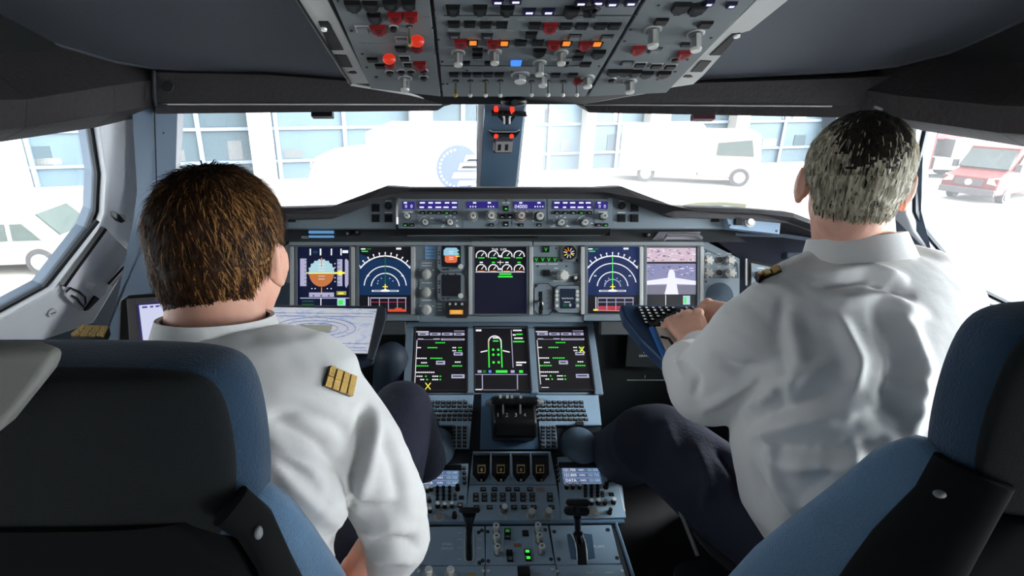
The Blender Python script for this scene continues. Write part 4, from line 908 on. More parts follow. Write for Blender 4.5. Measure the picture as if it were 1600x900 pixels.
def mfd(rect, lab, cross):
    t, s = disp2('flight_plan_display', lab, rect); x0, y0, x1, y1 = rect; sx = (x1 - x0) / 80; sy = (y1 - y0) / 98
    X = lambda v: x0 + v * sx; Y = lambda v: y0 + v * sy
    s.rect(X(0), Y(3), X(20), Y(4.5), GW); s.rect(X(60), Y(2), X(77), Y(3), GP)
    for k in range(4): s.rect(X(3 + k * 19), Y(5.5), X(20 + k * 19), Y(10), GP); s.rect(X(6 + k * 19), Y(7), X(15 + k * 19), Y(8.8), GBK, .0014)
    s.rect(X(3), Y(15), X(38), Y(17), GP); s.rect(X(12), Y(15.2), X(28), Y(16.6), GBK, .0014); s.rect(X(40), Y(15), X(77), Y(18), GP); s.rect(X(43), Y(15.8), X(75), Y(17), glow('brown grey', (110, 90, 90), .8), .0014)
    s.line(X(2), Y(18), X(2), Y(88), 1, GW)
    for x, y, w, m in ((31, 22, 16, GG), (3, 30, 9, GW), (19, 30, 19, GG), (58, 30, 7, GW), (67, 30, 8, GG), (58, 35, 7, GW), (67, 35, 8, GG), (3, 47, 18, GW), (24, 47, 20, GG), (10, 54, 10, GW), (3, 59, 22, GG), (62, 53, 10, GW), (58, 59, 17, GG), (3, 69, 31, GW), (4, 75, 12, GW), (17, 75, 6, GG), (28, 75, 10, GW), (39, 75, 4, GG), (10, 80, 8, GW), (19, 80, 5, GG), (28, 80, 10, GW), (39, 80, 4, GG)):
        n = max(1, int(w / 3.2))
        for i in range(n): s.rect(X(x + i * 3.2), Y(y - .9), X(x + i * 3.2 + 2.5), Y(y + .9), m)
    for x, y, w, h in ((60, 40, 14, 5), (33, 54, 14, 6), (57, 75, 20, 6)): s.rect(X(x), Y(y - h / 2), X(x + w), Y(y + h / 2), GP); s.rect(X(x + 2), Y(y - .8), X(x + w - 3), Y(y + .9), GBK, .0015)
    cx, cy = cross; s.line(X(cx - 4), Y(cy - 5), X(cx + 4), Y(cy + 5), 1.3, GY, .0016); s.line(X(cx + 4), Y(cy - 5), X(cx - 4), Y(cy + 5), 1.3, GY, .0016)
    s.rect(X(3), Y(92), X(14), Y(93), GW); finish(t, s, glow('screen soot', (14, 10, 16), 1))
mfd((648, 515, 729, 612), 'left lower display of green and white text, yellow cross near its bottom', (22, 90))
mfd((839.5, 515, 920, 611), 'right lower display of green and white text, yellow cross near its top right', (71, 34))
rect = (742, 514, 825, 612); t, s = disp2('systems_display', 'middle lower display drawing an aircraft body outline with green door dots', rect); X = lambda v: 742 + v; Y = lambda v: 514 + v
s.rect(X(2), Y(1), X(11), Y(4), GW)
s.line(X(22), Y(21), X(22), Y(62), 2, GG); s.line(X(42), Y(21), X(42), Y(62), 2, GG); s.arc(X(32), Y(22), 10, 0, 180, 2, GW); s.line(X(22), Y(18), X(22), Y(32), 1.2, glow('pale rose', (230, 180, 170), 1), .0015); s.line(X(42), Y(18), X(42), Y(32), 1.2, GW, .0015)
s.line(X(9), Y(38), X(20), Y(35.5), 1.8, GW); s.line(X(55), Y(38), X(44), Y(35.5), 1.8, GW)
for y in (34, 42, 54): 
    for x in (29, 37): s.disc(X(x), Y(y), 2, GG)
for y in (15, 20): s.rect(X(29), Y(y - 1), X(38), Y(y + 1), GG if y > 16 else GW)
s.line(X(59), Y(2), X(59), Y(62), 1.2, GP)
for x, y, w, m in ((62, 2.5, 14, GW), (61, 10, 5, GW), (67, 9, 10, GG), (63, 15.5, 14, GW), (61, 21, 18, GG), (64, 54, 16, GW), (64, 58, 9, GW)): s.rect(X(x), Y(y - 1.1), X(x + w), Y(y + 1.1), m)
s.rect(X(0), Y(72), X(80), Y(73), GP); s.rect(X(0), Y(63), X(80), Y(64), GBK)
for x, w, m in ((4, 6, GP), (12, 5, GGD), (21, 4, GBL), (32, 18, GG), (55, 6, GP), (68, 6, GG)): s.rect(X(x), Y(66), X(x + w), Y(70), m)
s.line(X(11), Y(73), X(11), Y(95), 1.5, GP); s.line(X(65), Y(73), X(64), Y(95), 1.5, GP); s.rect(X(0), Y(94), X(10), Y(98), GW); s.line(X(12), Y(96), X(62), Y(96), 1.6, GP)
finish(t, s, glow('screen soot', (14, 10, 16), 1))
# ---- keyboards
def keyboard(lab, side):
    kx = (lambda x: x) if side > 0 else (lambda x: 1578 - x + 0)
    t = thing('keyboard_unit', lab, 'keyboard', S2.at(kx(880), 700))
    pts = [(838, 617), (935, 617), (940, 664), (868, 664), (872, 700), (845, 700)]
    if side < 0: pts = [(kx(x) + (-3 if x > 900 else 0), y) for x, y in pts][::-1]
    MB().ppoly(S2, pts, 0, .008, PANELB).build('key_plate', t, 0, .001)
    D = S2.off(.008)
    rows = ((629, 848, 911, 8.6), (635, 840, 917, 8.6), (642, 838, 919, 8.2), (649, 840, 919, 8.2), (655.5, 840, 919, 8.4))
    for y, xa, xb, st in rows:
        x = xa
        while x <= xb:
            xx = kx(x) + (0 if side > 0 else -3)
            b = MB(); b.pbox(D, xx, y, 6.4, 4.4, 0, .004, BLACK, .15); b.pbox(D, xx, y - .2, 3.6, 2.4, .004, .0044, MGREY); b.build('key', t)
            x += st
    for y in (668, 673.5, 679, 684.5, 691, 697):
        for x in (848, 856.5, 865):
            xx = kx(x) + (0 if side > 0 else -4)
            b = MB(); b.pbox(D, xx, y, 6, 4, 0, .004, BLACK, .15); b.pbox(D, xx, y - .2, 3.0, 2.0, .004, .0044, MGREY); b.build('key', t)
    b = MB(); xx = kx(853.5)
    for x, y in ((kx(853), 624), (kx(849), 628), (kx(857), 628)): b.pbox(D, x, y, 4, 3, 0, .003, PANELB)
    b.build('arrow_pad', t)
    # cursor control dome
    cx = 905 if side > 0 else 681
    c = S2.at(cx, 700, -.01)
    t2 = thing('palm_rest', ('right' if side > 0 else 'left') + ' rounded blue-grey palm rest beside the number keys', 'palm rest', c)
    b = MB(); b.sphere(c, (.052, .066, .05), mat('palm rest plastic', (100, 122, 140), .5), seg=32, rings=20); b.build('dome', t2, 60)
    MB().pbox(D, cx, 664, 12 if side > 0 else 10, 5, 0, .01, DARK).build('cursor_key', t2)
keyboard('right keyboard with small black keys between the lower display and thrust levers\' right side', 1)
keyboard('left keyboard with small black keys, partly behind the knee near the thrust levers', -1)
# ---- thrust levers
tl = thing('thrust_lever_unit', 'black block of four thrust levers numbered 1 to 4 on the pedestal', 'thrust levers', S2.at(795, 700))
MB().ppoly(S2, [(752, 616), (838, 616), (843, 702), (750, 702)], 0, .004, mat('lever plate blue', (82, 112, 140), .45)).build('base_plate', tl, 0, .001)
pa = [V((0, *P(0, y, t_).yz)) for y, t_ in ((618, 1.50), (632, 1.43), (660, 1.395), (684, 1.40), (690, 1.46), (640, 1.58))]
tx0, tx1 = S2.at(767, 650).x, S2.at(830, 650).x
b = MB(); b.hexa([V((tx0, p.y, p.z)) for p in pa], [V((tx1, p.y, p.z)) for p in pa], BLACK); b.build('quadrant_block', tl, 30, .008, 4)
lw = (tx1 - tx0) / 4; lever0 = None
for i in range(4):
    x0 = tx0 + lw * (i + .5); q = P(0, 628, 1.42)
    b = MB(); top = V((x0, q.y, q.z)); base = V((x0, P(0, 640, 1.50).y, P(0, 640, 1.50).z - .03))
    b.box(top.lerp(base, .5), (V((lw * .30, 0, 0)), (top - base) / 2, V((0, .012, 0))), BLACK)
    ext = .020 if i in (0, 3) else 0; sg = -1 if i == 0 else 1
    b.capsule(top + V((-lw * .42, 0, .002)), .0115, top + V((lw * .42, 0, .002)), .0115, BLACK, 14)
    if ext: b.capsule(top + V((sg * lw * .5, 0, .0)), .011, top + V((sg * (lw * .5 + .012), 0, -.001)), .008, MGREY, 14)
    b.build('lever', tl, 40)
    nb = MB(); k = P(778 + i * 14, 648.5, 1.385); pq = Pl(k, RT, UP); nb.text(str(i + 1), pq, 778 + i * 14, 648.5, 6.5, WHITE, .001); nb.build('number_marking', tl)
for x in (786, 813): MB().prism([P(x - 1, 635, 1.40), P(x + 1.5, 635, 1.40), P(x + 1.5, 647, 1.385), P(x - 1, 647, 1.385)], V((0, .01, 0)), MGREY).build('slot_strip', tl)
for x in (782, 793, 800, 814): MB().pbox(Pl(P(x, 620, 1.40), RT, UP), x, 620, 4, 5, -.004, 0, LGREY).build('button', tl)
# ---- section 3: master switches, control keys, radio panels
ms = thing('engine_master_panel', 'panel of four black switch recesses with gold-outlined handles below the thrust levers', 'switch panel', S3.at(800, 755))
MB().ppoly(S3, [(739, 705), (860, 705), (870, 757), (733, 757)], 0, .004, PANELB).build('panel_plate', ms, 0, .001)
D = S3.off(.004)
for i, (x, w) in enumerate(((752.5, 26), (782.5, 28), (814, 27), (844, 26))):
    b = MB(); b.ppoly(D, [(x - w / 2, 709), (x + w / 2, 709), (x + w / 2 + (1 if i > 1 else -1), 741), (x + 5, 752), (x - 5, 752), (x - w / 2 + (1 if i > 1 else -1), 741)], 0, .0015, BLACK); b.build('recess', ms)
    b = MB(); c = D.at(x, 742); k = D.m(x, 742); hp = D.at(x, 733, .03)
    b.cyl(D.at(x, 744, 0), hp, .006, BLACK); Q = Pl(hp, RT, UP); b.pbox(Q, x, 733, 13, 13, -.008, .004, BLACK); b.tube([Q.at(x + a * 5.6, 733 + c_ * 5.6, .0045) for a, c_ in ((-1, -1), (1, -1), (1, 1), (-1, 1), (-1, -1), (1, -1))], .0015, GOLDL, 6); b.pbox(Q, x, 733, 3, 4.5, .004, .005, GOLDL); b.build('master_switch', ms)
b = MB()
for x0, x1_ in ((767, 767), (798, 798.5), (829, 830)): b.ppoly(D, [(x0 - 1, 706.5), (x0 + 1, 706.5), (x1_ + 1, 745), (x1_ - 1, 745)], 0, .012, mat('divider metal', (150, 166, 180), .35))
b.ppoly(D, [(741, 706), (857, 706), (857, 708), (741, 708)], 0, .012, mat('divider metal', (150, 166, 180), .35)); b.build('dividers', ms)
for x in (752, 783, 814, 846): MB().pcyl(D, x, 751, 1.6, 0, .004, WHITE).build('index_dot', ms)
cpn = thing('display_control_panel', 'blue-grey control panel of small grey keys in the middle of the pedestal', 'control panel', S3.at(802, 815))
MB().ppoly(S3, [(733, 758), (870, 758), (878, 815), (726, 815)], 0, .006, PANELB).build('panel_plate', cpn, 0, .001)
D = S3.off(.006)
def gk(pl, x, y, w, h, par, m=MGREY, lg=LGREY):
    b = MB(); b.pbox(pl, x, y, w, h, 0, .004, BLACK, .1); b.pbox(pl, x, y + .3, w * .6, h * .5, .004, .0046, m); b.build('key', par)
for y, xs in ((765, (755, 772.5, 794.5, 807.5, 828)), (773.8, (743.5, 757, 771.5, 785.5, 801.5, 817, 831.5, 859)), (781, (743.5, 757, 771.5, 785.5, 801.5, 817, 831.5, 859)), (793, (744.5, 765, 785.5, 803, 819, 834, 862))):
    for x in xs: gk(D, x, y, 9, 5.6, cpn)
b = MB(); b.ppoly(D, [(838, 762), (850, 762), (852, 768), (839, 768)], 0, .001, mat('dull pink', (168, 140, 130), .5)); b.build('blank_cover', cpn)
b = MB()
for q in ([(738, 787), (784, 787)], [(812, 787), (842, 787)], [(738, 770), (738, 787)], [(790, 798), (790, 812)]): b.tube([D.at(x, y, .0004) for x, y in q], .0006, LGREY, 4)
b.build('markings', cpn)
oknob(D, 788, 799, 6, .026, cpn, WHITE, stem=MGREY, pointer=False); oknob(D, 830, 808, 7, .03, cpn, LGREY, stem=SILVER, pointer=False); oknob(D, 856, 807, 7, .03, cpn, LGREY, stem=SILVER, pointer=False)
def radio(side):
    c0 = 798.5
    lab = ('right' if side > 0 else 'left') + ' radio panel with a bluish three-line frequency screen' + (' behind the flap lever' if side > 0 else ' beside the shirt sleeve')
    if side > 0: fr = [(871, 714), (966, 708), (978, 808), (876, 812)]; sc = (879, 731, 938, 755); dx = 0
    else: fr = [(642, 728), (732, 724), (728, 815), (640, 815)]; sc = (656, 735, 717, 759)
    t = thing('radio_panel', lab, 'radio panel', S3.at((fr[0][0] + fr[1][0]) / 2, 812))
    MB().ppoly(S3, fr, 0, .008, PANELB).build('panel_plate', t, 0, .001); D = S3.off(.008)
    b = MB(); x0, y0, x1, y1 = sc
    b.ppoly(D, [(x0 - 6, y0 - 9), (x1 + 4, y0 - 9), (x1 + 4, y0 - 1), (x0 - 5, y0 - 1)], 0, .004, BLACK); b.build('visor', t)
    s_ = Scr(D, x0, y0, x1, y1); s_.rect(x0, y0, x1, y1, glow('radio blue', (84, 104, 140), 1), .0005)
    for i, (a, c, d) in enumerate((('121.700', 'VHF1', '121.500'), ('121.800', 'VHF2', '131.725'), ('DATA', 'VHF3', '121.500'))):
        y = y0 + 4 + i * 8; w = x1 - x0
        s_.text(a, x0 + w * .2, y, 4.6, GW, .001); s_.text(c, x0 + w * .52, y, 3, GW, .001); s_.text(d, x0 + w * .82, y, 4, GC, .001); s_.rect(x0, y + 4, x1, y + 4.6, glow('radio line', (150, 165, 200), 1), .0009)
    s_.b.build('screen', t, recalc=False)
    L = 869.8 if side > 0 else 647; Rr = 947.5 if side > 0 else 725
    for k in range(4): 
        for x in (L + k * .7, Rr + k * (1.5 if side > 0 else .3)): MB().pcyl(D, x if x > 700 or side > 0 else x, y0 - 3 + k * 7.6, 3.1, 0, .004, BLACK, 2.6).pcyl(D, x, y0 - 3 + k * 7.6, .9, .004, .0044, WHITE).build('line_key', t)
    kx0, ky0 = (914.5, 760) if side > 0 else (683.5, 762)
    for r in range(4):
        for c in range(3): MB().pcyl(D, kx0 + c * 9.5, ky0 + r * (5 if side > 0 else 6), 3, 0, .004, BLACK, 2.6).build('number_key', t)
    ks = ((885, 763, 4, WHITE), (894.5, 763, 4, WHITE), (905, 763, 4, WHITE), (923, 788, 4.5, WHITE), (934, 787, 4.5, WHITE), (944.5, 788, 4, MGREY), (958, 786, 4.8, WHITE), (946, 762, 5, BLACK), (952, 802, 4.5, BLACK), (912, 800, 4.5, BLACK)) if side > 0 else \
         ((668, 768, 4, WHITE), (674, 766, 4, WHITE), (671, 784, 4, MGREY), (684, 792, 4.6, WHITE), (695, 793, 4, WHITE), (706, 792, 4, WHITE), (715, 765, 5, BLACK), (710, 808, 5, BLACK), (672, 800, 4, LGREY))
    for x, y, r, m in ks: oknob(D, x, y, r * .9, .02, t, m, 'knob', BLACK, False, 12)
    x, y = (928, 801) if side > 0 else (686, 807); oknob(D, x, y, 7, .012, t, SILVER, 'tuning_knob', SILVER, False, 18)
    for x, y in ((941, 770), (941, 775)) if side > 0 else ((711, 774), (711, 780)): gk(D, x, y, 5, 4, t)
    gk(D, 955 if side > 0 else 721, 773 if side > 0 else 778, 8, 5, t, DARK)
    if side < 0: gk(D, 719, 790, 8, 7, t, LGREY)
radio(1); radio(-1)
o = MB().tube([S3.at(640, 818, .004), S3.at(975, 815, .004)], .0052, mat('rail blue grey', (110, 140, 166), .3), 12).build('cross_rail', pd, 40)
o = MB().tube([V((.272, S3.at(955, 723).y, S3.at(955, 723).z + .006)), V((.272, S3.at(979, 802).y, S3.at(979, 802).z + .006))], .003, LGREY, 8).build('side_rail', pd, 40)
o = MB().tube([V((.245, S4.at(955, 820).y, S4.at(955, 820).z + .004)), V((.243, .4, .462))], .004, mat('rail blue grey', (110, 140, 166), .3), 8).build('side_rail', pd, 40)
# ---- section 4
def plate(name, lab, cat, pl, pts):
    t = thing(name, lab, cat, pl.at(sum(p[0] for p in pts) / len(pts), max(p[1] for p in pts)))
    MB().ppoly(pl, pts, 0, .006, PANELB).build('panel_plate', t, 0, .001); return t, pl.off(.006)
def scr_(D, pts, par):
    for x, y in pts: MB().pcyl(D, x, y, 3, 0, .0015, DARK, seg=10).build('screw', par)
t, D = plate('speed_brake_panel', 'lower left pedestal plate with the SPEED BRAKE slot and black lever', 'lever panel', S4, [(655, 823), (757, 822), (758, 883), (640, 883)])
b = MB(); b.pbox(D, 733, 853, 8, 46, 0, .001, BLACK); b.tube([D.at(x, y, .001) for x, y in ((726, 833), (726, 872), (730, 878), (737, 878), (741, 872), (741, 833), (738, 829), (729, 829), (726, 833))], .0009, LGREY, 5)
b.text('SPEED', D, 699, 850.5, 4.8, WHITE); b.text('BRAKE', D, 699, 857, 4.8, WHITE)
for y in (833, 843, 856, 874): b.dash(D, 718, y, 7, 1, LGREY); b.dash(D, 749, y, 7, 1, LGREY)
b.build('slot', t); scr_(D, [(748, 832), (753, 829), (749, 880), (754, 876)], t)
b = MB(); b.tube([D.at(733, 850, 0), D.at(733, 850, 0).lerp(P(733, 820, 1.24), .5), P(733, 818, 1.235), P(733, 802, 1.20)], [.0045, .006, .009, .016], BLACK, 12, flat=.6, side=V((1, 0, 0))); b.capsule(P(721, 797, 1.19), .006, P(746, 797, 1.19), .006, BLACK); b.build('lever', t, 40)
t, D = plate('lighting_control_panel', 'pedestal plate with six ivory knobs and green lit keys between two levers', 'control panel', S4, [(759, 822), (856, 821), (867, 881), (759, 883)])
for x, y in ((775, 832), (775.5, 848), (777, 865), (840, 831), (842.5, 847), (846, 864)):
    b = MB(); b.pcyl(D, x, y, 5.6, 0, .002, MGREY); b.pcyl(D, x, y, 3.6, .002, .018, LGREY, 3.8); b.pcyl(D, x, y, 5, .018, .024, WHITE, 5); b.pcyl(D, x, y, 2.3, .024, .0244, MGREY); b.build('ivory_knob', t, 40)
for x, y, m in ((793, 831, GGD), (793, 840, MGREY), (821, 834, DARK), (796, 864, DARK), (797, 874, MGREY), (824, 863, GG), (825.5, 873, GG)): gk(D, x, y, 10, 8 if y != 840 else 6, t, m)
b = MB(); b.pbox(D, 809, 852, 12, 5, 0, .001, mat('dull orange label', (170, 120, 100), .5)); b.tube([D.at(x, y, .0006) for x, y in ((787, 826), (784, 876))], .0005, LGREY, 4); b.tube([D.at(x, y, .0006) for x, y in ((833, 825), (836, 876))], .0005, LGREY, 4); b.build('markings', t); scr_(D, [(762, 831), (852, 828), (763, 877), (861, 874)], t)
t, D = plate('flaps_panel', 'lower right pedestal plate with the curved FLAPS slot and black lever', 'lever panel', S4, [(859, 821), (955, 820), (970, 880), (869, 883)])
b = MB(); b.ppoly(D, [(895, 833), (908, 833), (914, 850), (917, 882), (903, 882), (901, 850)], 0, .001, BLACK)
b.ppoly(D, [(886, 835), (894, 833), (900, 850), (901, 874), (892, 873)], 0, .0008, mat('slot blue', (70, 104, 130), .5)); b.ppoly(D, [(910, 833), (925, 835), (930, 872), (918, 874), (915, 850)], 0, .0008, mat('slot blue', (70, 104, 130), .5))
b.tube([D.at(x, y, .001) for x, y in ((892, 833), (898, 845), (901, 860), (902, 876))], .0011, WHITE, 5); b.tube([D.at(x, y, .001) for x, y in ((909, 833), (914, 845), (917, 860), (918, 876))], .0011, WHITE, 5)
b.text('FLAPS', D, 936, 854, 5, WHITE); b.build('slot', t); scr_(D, [(866, 831), (873, 874), (950, 828), (964, 872)], t)
b = MB(); b.tube([D.at(906, 848, 0), P(903, 830, 1.235), P(902, 806, 1.20)], [.006, .0065, .0085], BLACK, 12); b.capsule(P(888, 798, 1.19), .010, P(914, 799, 1.19), .010, BLACK); b.capsule(P(889, 785, 1.165), .007, P(915, 786, 1.165), .009, BLACK); b.cyl(P(901, 800, 1.19), P(901, 786, 1.17), .007, BLACK); b.pbox(Pl(P(903, 832, 1.23), RT, UP), 903, 833, 13, 6, 0, .004, BLACK); b.build('lever', t, 40)
# ---- section 5
t, D = plate('rudder_trim_panel', 'aftmost pedestal plate with two cream knobs and a black notched switch', 'control panel', S5, [(640, 885), (972, 882), (1010, 1010), (600, 1010)])
for x in (670, 704): oknob(D, x, 899, 8, .02, t, WHITE, 'cream_knob', FRAMEL, False)
b = MB(); b.pbox(D, 818, 897, 19, 12, 0, .012, BLACK); b.build('notched_switch', t); 
b = MB(); b.pbox(D, 818, 889, 18, 3, 0, .003, LGREY); b.pbox(D, 738, 898, 11, 4, 0, .001, GOLD); b.tube([D.at(757, 884, .001), D.at(758, 930, .001)], .001, BLACK, 5); b.tube([D.at(869, 883, .001), D.at(874, 930, .001)], .001, BLACK, 5)
for x, w in ((836, 14), (922, 13), (952, 13)): b.dash(D, x, 895, w, 1.6, LGREY)
b.build('markings', t)
for x, y in ((654, 892), (755, 893), (763, 893), (863, 891), (871, 894), (972, 893)): MB().pcyl(D, x, y, 3, 0, .003, LGREY, 2.4).build('screw', t)
# ---- footwells and kick panels
kp = thing('kick_panel', 'dark kick panel with faint white captions below the right side of the instrument panel', 'panel', (.5, 1.66, .4))
K = Pl(V((0, 1.62, .5)), RT, V((0, .25, 1)))
MB().prism([V((.29, 1.66, .80)), V((.86, 1.66, .80)), V((.86, 1.60, .2)), V((.29, 1.60, .2))], V((0, .02, 0)), mat('kick panel dark', (30, 36, 38), .6)).build('panel_plate', kp)
b = MB(); pl = Pl(V((.5, 1.60, .62)), RT, V((0, .1, 1))); b.pbox(pl, 1010, 540, 60, 66, -.01, .0, mat('kick panel dark', (30, 36, 38), .6)); b.text('L.G', pl, 1009, 550, 4, WHITE); b.text('GRAVITY', pl, 1009, 556, 4, WHITE); b.text('|', pl, 1008, 588, 4, WHITE); b.tube([pl.at(980, 594, .001), pl.at(1042, 594, .001)], .002, MGREY, 5); b.build('caption_box', kp)
kq = thing('pedal_housing', 'dark rudder pedal housing below the left side of the instrument panel', 'pedal', (-.45, 1.6, 0))
MB().prism([V((-.86, 1.66, .80)), V((-.29, 1.66, .80)), V((-.29, 1.60, .2)), V((-.86, 1.60, .2))], V((0, .02, 0)), mat('kick panel dark', (30, 36, 38), .6)).build('panel_plate', kq)
MB().capsule(P(612, 560, 1.62), .05, P(610, 600, 1.66), .055, mat('pedal blue black', (40, 52, 66), .6)).build('pedal', kq, 40)
MB().pbox(Pl(P(575, 512, 1.66), RT, UP), 570, 512, 130, 20, 0, .03, mat('underside grey', (66, 70, 72), .6)).build('underside_box', kq, 0, .002)
MB().pbox(Pl(P(975, 512, 1.66), RT, UP), 1000, 512, 130, 20, 0, .03, mat('underside grey', (66, 70, 72), .6)).build('underside_box', kp, 0, .002)
# ---- side consoles
for sgn, nm in ((-1, 'left'), (1, 'right')):
    t = thing('side_console', nm + ' side console, dark blue shelf along the wall outboard of the ' + nm + ' seat', 'console', (sgn * 1.05, .9, 0))
    b = MB(); b.prism([V((sgn * .80, 1.66, .05)), V((sgn * .80, 1.66, .74)), V((sgn * 1.04, 1.66, .80)), V((sgn * 1.04, 1.66, .05))], V((sgn * .2, -1.9, 0)), mat('console blue', (52, 74, 100), .5)); b.build('console_body', t, 0, .01)
    # curved dark side shell beside the instrument panel
    b = MB(); 
    if sgn > 0:
        b.prism([P(1100, 362, 1.66), P(1150, 368, 1.64), P(1262, 368, 1.60), P(1290, 400, 1.58), P(1290, 520, 1.55), P(1156, 500, 1.66), P(1156, 404, 1.66)], V((0, .06, 0)), mat('side shell blue black', (38, 46, 62), .45))
        b.tube([P(1150, 366, 1.62), P(1225, 368, 1.58), P(1290, 378, 1.55)], .006, mat('shell edge', (100, 108, 122), .35), 8)
        b.tube([P(1166, 404, 1.58), P(1166, 446, 1.58)], .003, LGREY, 6)
        q = Pl(P(1190, 425, 1.57), V((1, -.15, 0)), UP); b.ppoly(q, [(1170, 406), (1215, 416), (1215, 470), (1170, 470)], -.02, 0, BLACK); b.ppoly(q, [(1174, 411), (1212, 419), (1212, 466), (1174, 466)], 0, .003, PANEL); b.pcyl(q, 1184, 428, 4, .003, .01, mat('dark maroon', (70, 20, 34), .5)); b.dash(q, 1188, 419, 10, 1.2, WHITE, .004)
        b.build('side_shell', t, 40)
        b = MB(); b.pbox(q, 1240, 400, 30, 10, -.02, .02, mat('side shell blue black', (38, 46, 62), .45)); b.build('ledge', t, 0, .004)
    else:
        b.prism([P(470, 362, 1.66), P(420, 368, 1.64), P(310, 368, 1.60), P(270, 400, 1.58), P(270, 520, 1.55), P(420, 500, 1.66), P(420, 404, 1.66)], V((0, .06, 0)), mat('side shell blue black', (38, 46, 62), .45)); b.build('side_shell', t, 40)
# ---- left information display and chart on the tray
od = thing('side_information_display', 'tilted grey-bezelled screen at the far left behind the shoulder with a pale chart page', 'display screen', P(215, 560, 1.2))
q = Pl(P(230, 510, 1.18), V((1, .25, 0)), UP - V((.06, 0, 0)))
b = MB(); b.ppoly(q, [(186, 470), (200, 461), (330, 452), (330, 580), (182, 580), (184, 520)], -.04, 0, BLACK); b.build('back_shell', od, 0, .004)
MB().ppoly(q, [(197, 467), (330, 458), (330, 575), (205, 575)], 0, .008, mat('bezel warm grey', (92, 88, 90), .5)).build('bezel', od, 0, .002)
b = MB(); b.ppoly(q, [(213, 475), (320, 466), (320, 565), (224, 565)], .008, .009, glow('dim indigo', (40, 40, 96), 1)); b.ppoly(q, [(217, 477), (318, 470), (318, 561), (227, 561)], .009, .0095, glow('page white', (206, 210, 236), 1))
for x, w in ((226, 8), (237, 5), (246, 6)): b.ppoly(q, [(x - w / 2, 479 - (x - 226) * .08), (x + w / 2, 478.4 - (x - 226) * .08), (x + w / 2, 481 - (x - 226) * .08), (x - w / 2, 481.6 - (x - 226) * .08)], .0095, .01, glow('ink indigo', (60, 50, 150), 1))
b.build('screen', od)
tr = thing('tray_table', 'dark pull-out tray in front of the left pilot carrying a wide chart', 'tray table', P(500, 560, 1.1))
TQ = Pl(P(500, 515, 1.18), RT, (P(500, 480, 1.24) - P(500, 553, 1.12)))
MB().ppoly(TQ, [(300, 474), (598, 477), (604, 486), (600, 500), (582, 560), (560, 567), (330, 562)], -.022, -.001, mat('tray blue black', (44, 58, 78), .5)).build('tray_board', tr, 0, .004)
MB().ppoly(TQ, [(590, 478), (603, 480), (602, 500), (583, 562), (573, 560), (576, 552)], 0, .008, mat('dark slate frame', (48, 52, 60), .5)).build('edge_clip', tr, 0, .002)
MB().tube([P(525, 560, 1.11), P(535, 600, 1.2), P(545, 640, 1.35)], .02, DARK, 10).build('support_arm', tr, 40)
cm = bpy.data.materials.new('chart print'); cm.use_nodes = True; n_ = cm.node_tree; pb = n_.nodes['Principled BSDF']; pb.inputs['Roughness'].default_value = .4
tcn = n_.nodes.new('ShaderNodeTexCoord'); mpn = n_.nodes.new('ShaderNodeMapping'); nn = n_.nodes.new('ShaderNodeTexNoise'); rr = n_.nodes.new('ShaderNodeValToRGB')
mpn.inputs['Scale'].default_value = (14, 30, 30); nn.inputs['Scale'].default_value = 1.0; nn.inputs['Detail'].default_value = 8; nn.inputs['Distortion'].default_value = 1.2
for p_, c_ in ((.30, (.30, .36, .62, 1)), (.44, (.60, .66, .80, 1)), (.5, (.84, .86, .90, 1)), (.58, (.50, .56, .76, 1)), (.62, (.86, .88, .92, 1)), (.75, (.62, .60, .70, 1))):
    if p_ in (.30, .75): e_ = rr.color_ramp.elements[0 if p_ == .30 else -1]; e_.position = p_; e_.color = c_
    else: e_ = rr.color_ramp.elements.new(p_); e_.color = c_
n_.links.new(tcn.outputs['Object'], mpn.inputs[0]); n_.links.new(mpn.outputs[0], nn.inputs['Vector']); n_.links.new(nn.outputs['Fac'], rr.inputs[0]); n_.links.new(rr.outputs[0], pb.inputs['Base Color']); n_.links.new(rr.outputs[0], pb.inputs['Emission Color']); pb.inputs['Emission Strength'].default_value = .42
ch = thing('chart_display', 'wide flat tablet-like chart page with faint blue airport plan on the left tray', 'chart', TQ.at(500, 553, 0))
MB().ppoly(TQ, [(330, 476), (591, 480), (576, 554), (330, 549)], 0, .006, BLACK).build('frame', ch, 0, .001)
b = MB(); b.ppoly(TQ, [(336, 478.5), (589, 482.5), (574.5, 552), (336, 547)], .006, .007, cm)
ink = mat('chart ink blue', (120, 134, 190), .6); D = TQ.off(.0074)
for sx_, sy_ in ((64, 17), (52, 12), (36, 8)): b.tube([D.at(492 + sx_ * math.cos(R(a)), 513 + sy_ * math.sin(R(a))) for a in range(0, 361, 15)], .0007, ink, 4)
b.ppoly(D, [(470, 507), (520, 508), (516, 520), (466, 519)], 0, .0003, mat('chart yellow', (222, 224, 200), .6))
for y in (488, 493, 535, 541, 546): b.tube([D.at(350, y), D.at(585 - (y - 480) * .2, y + 2)], .0005, ink, 4)
b.build('chart_page', ch)
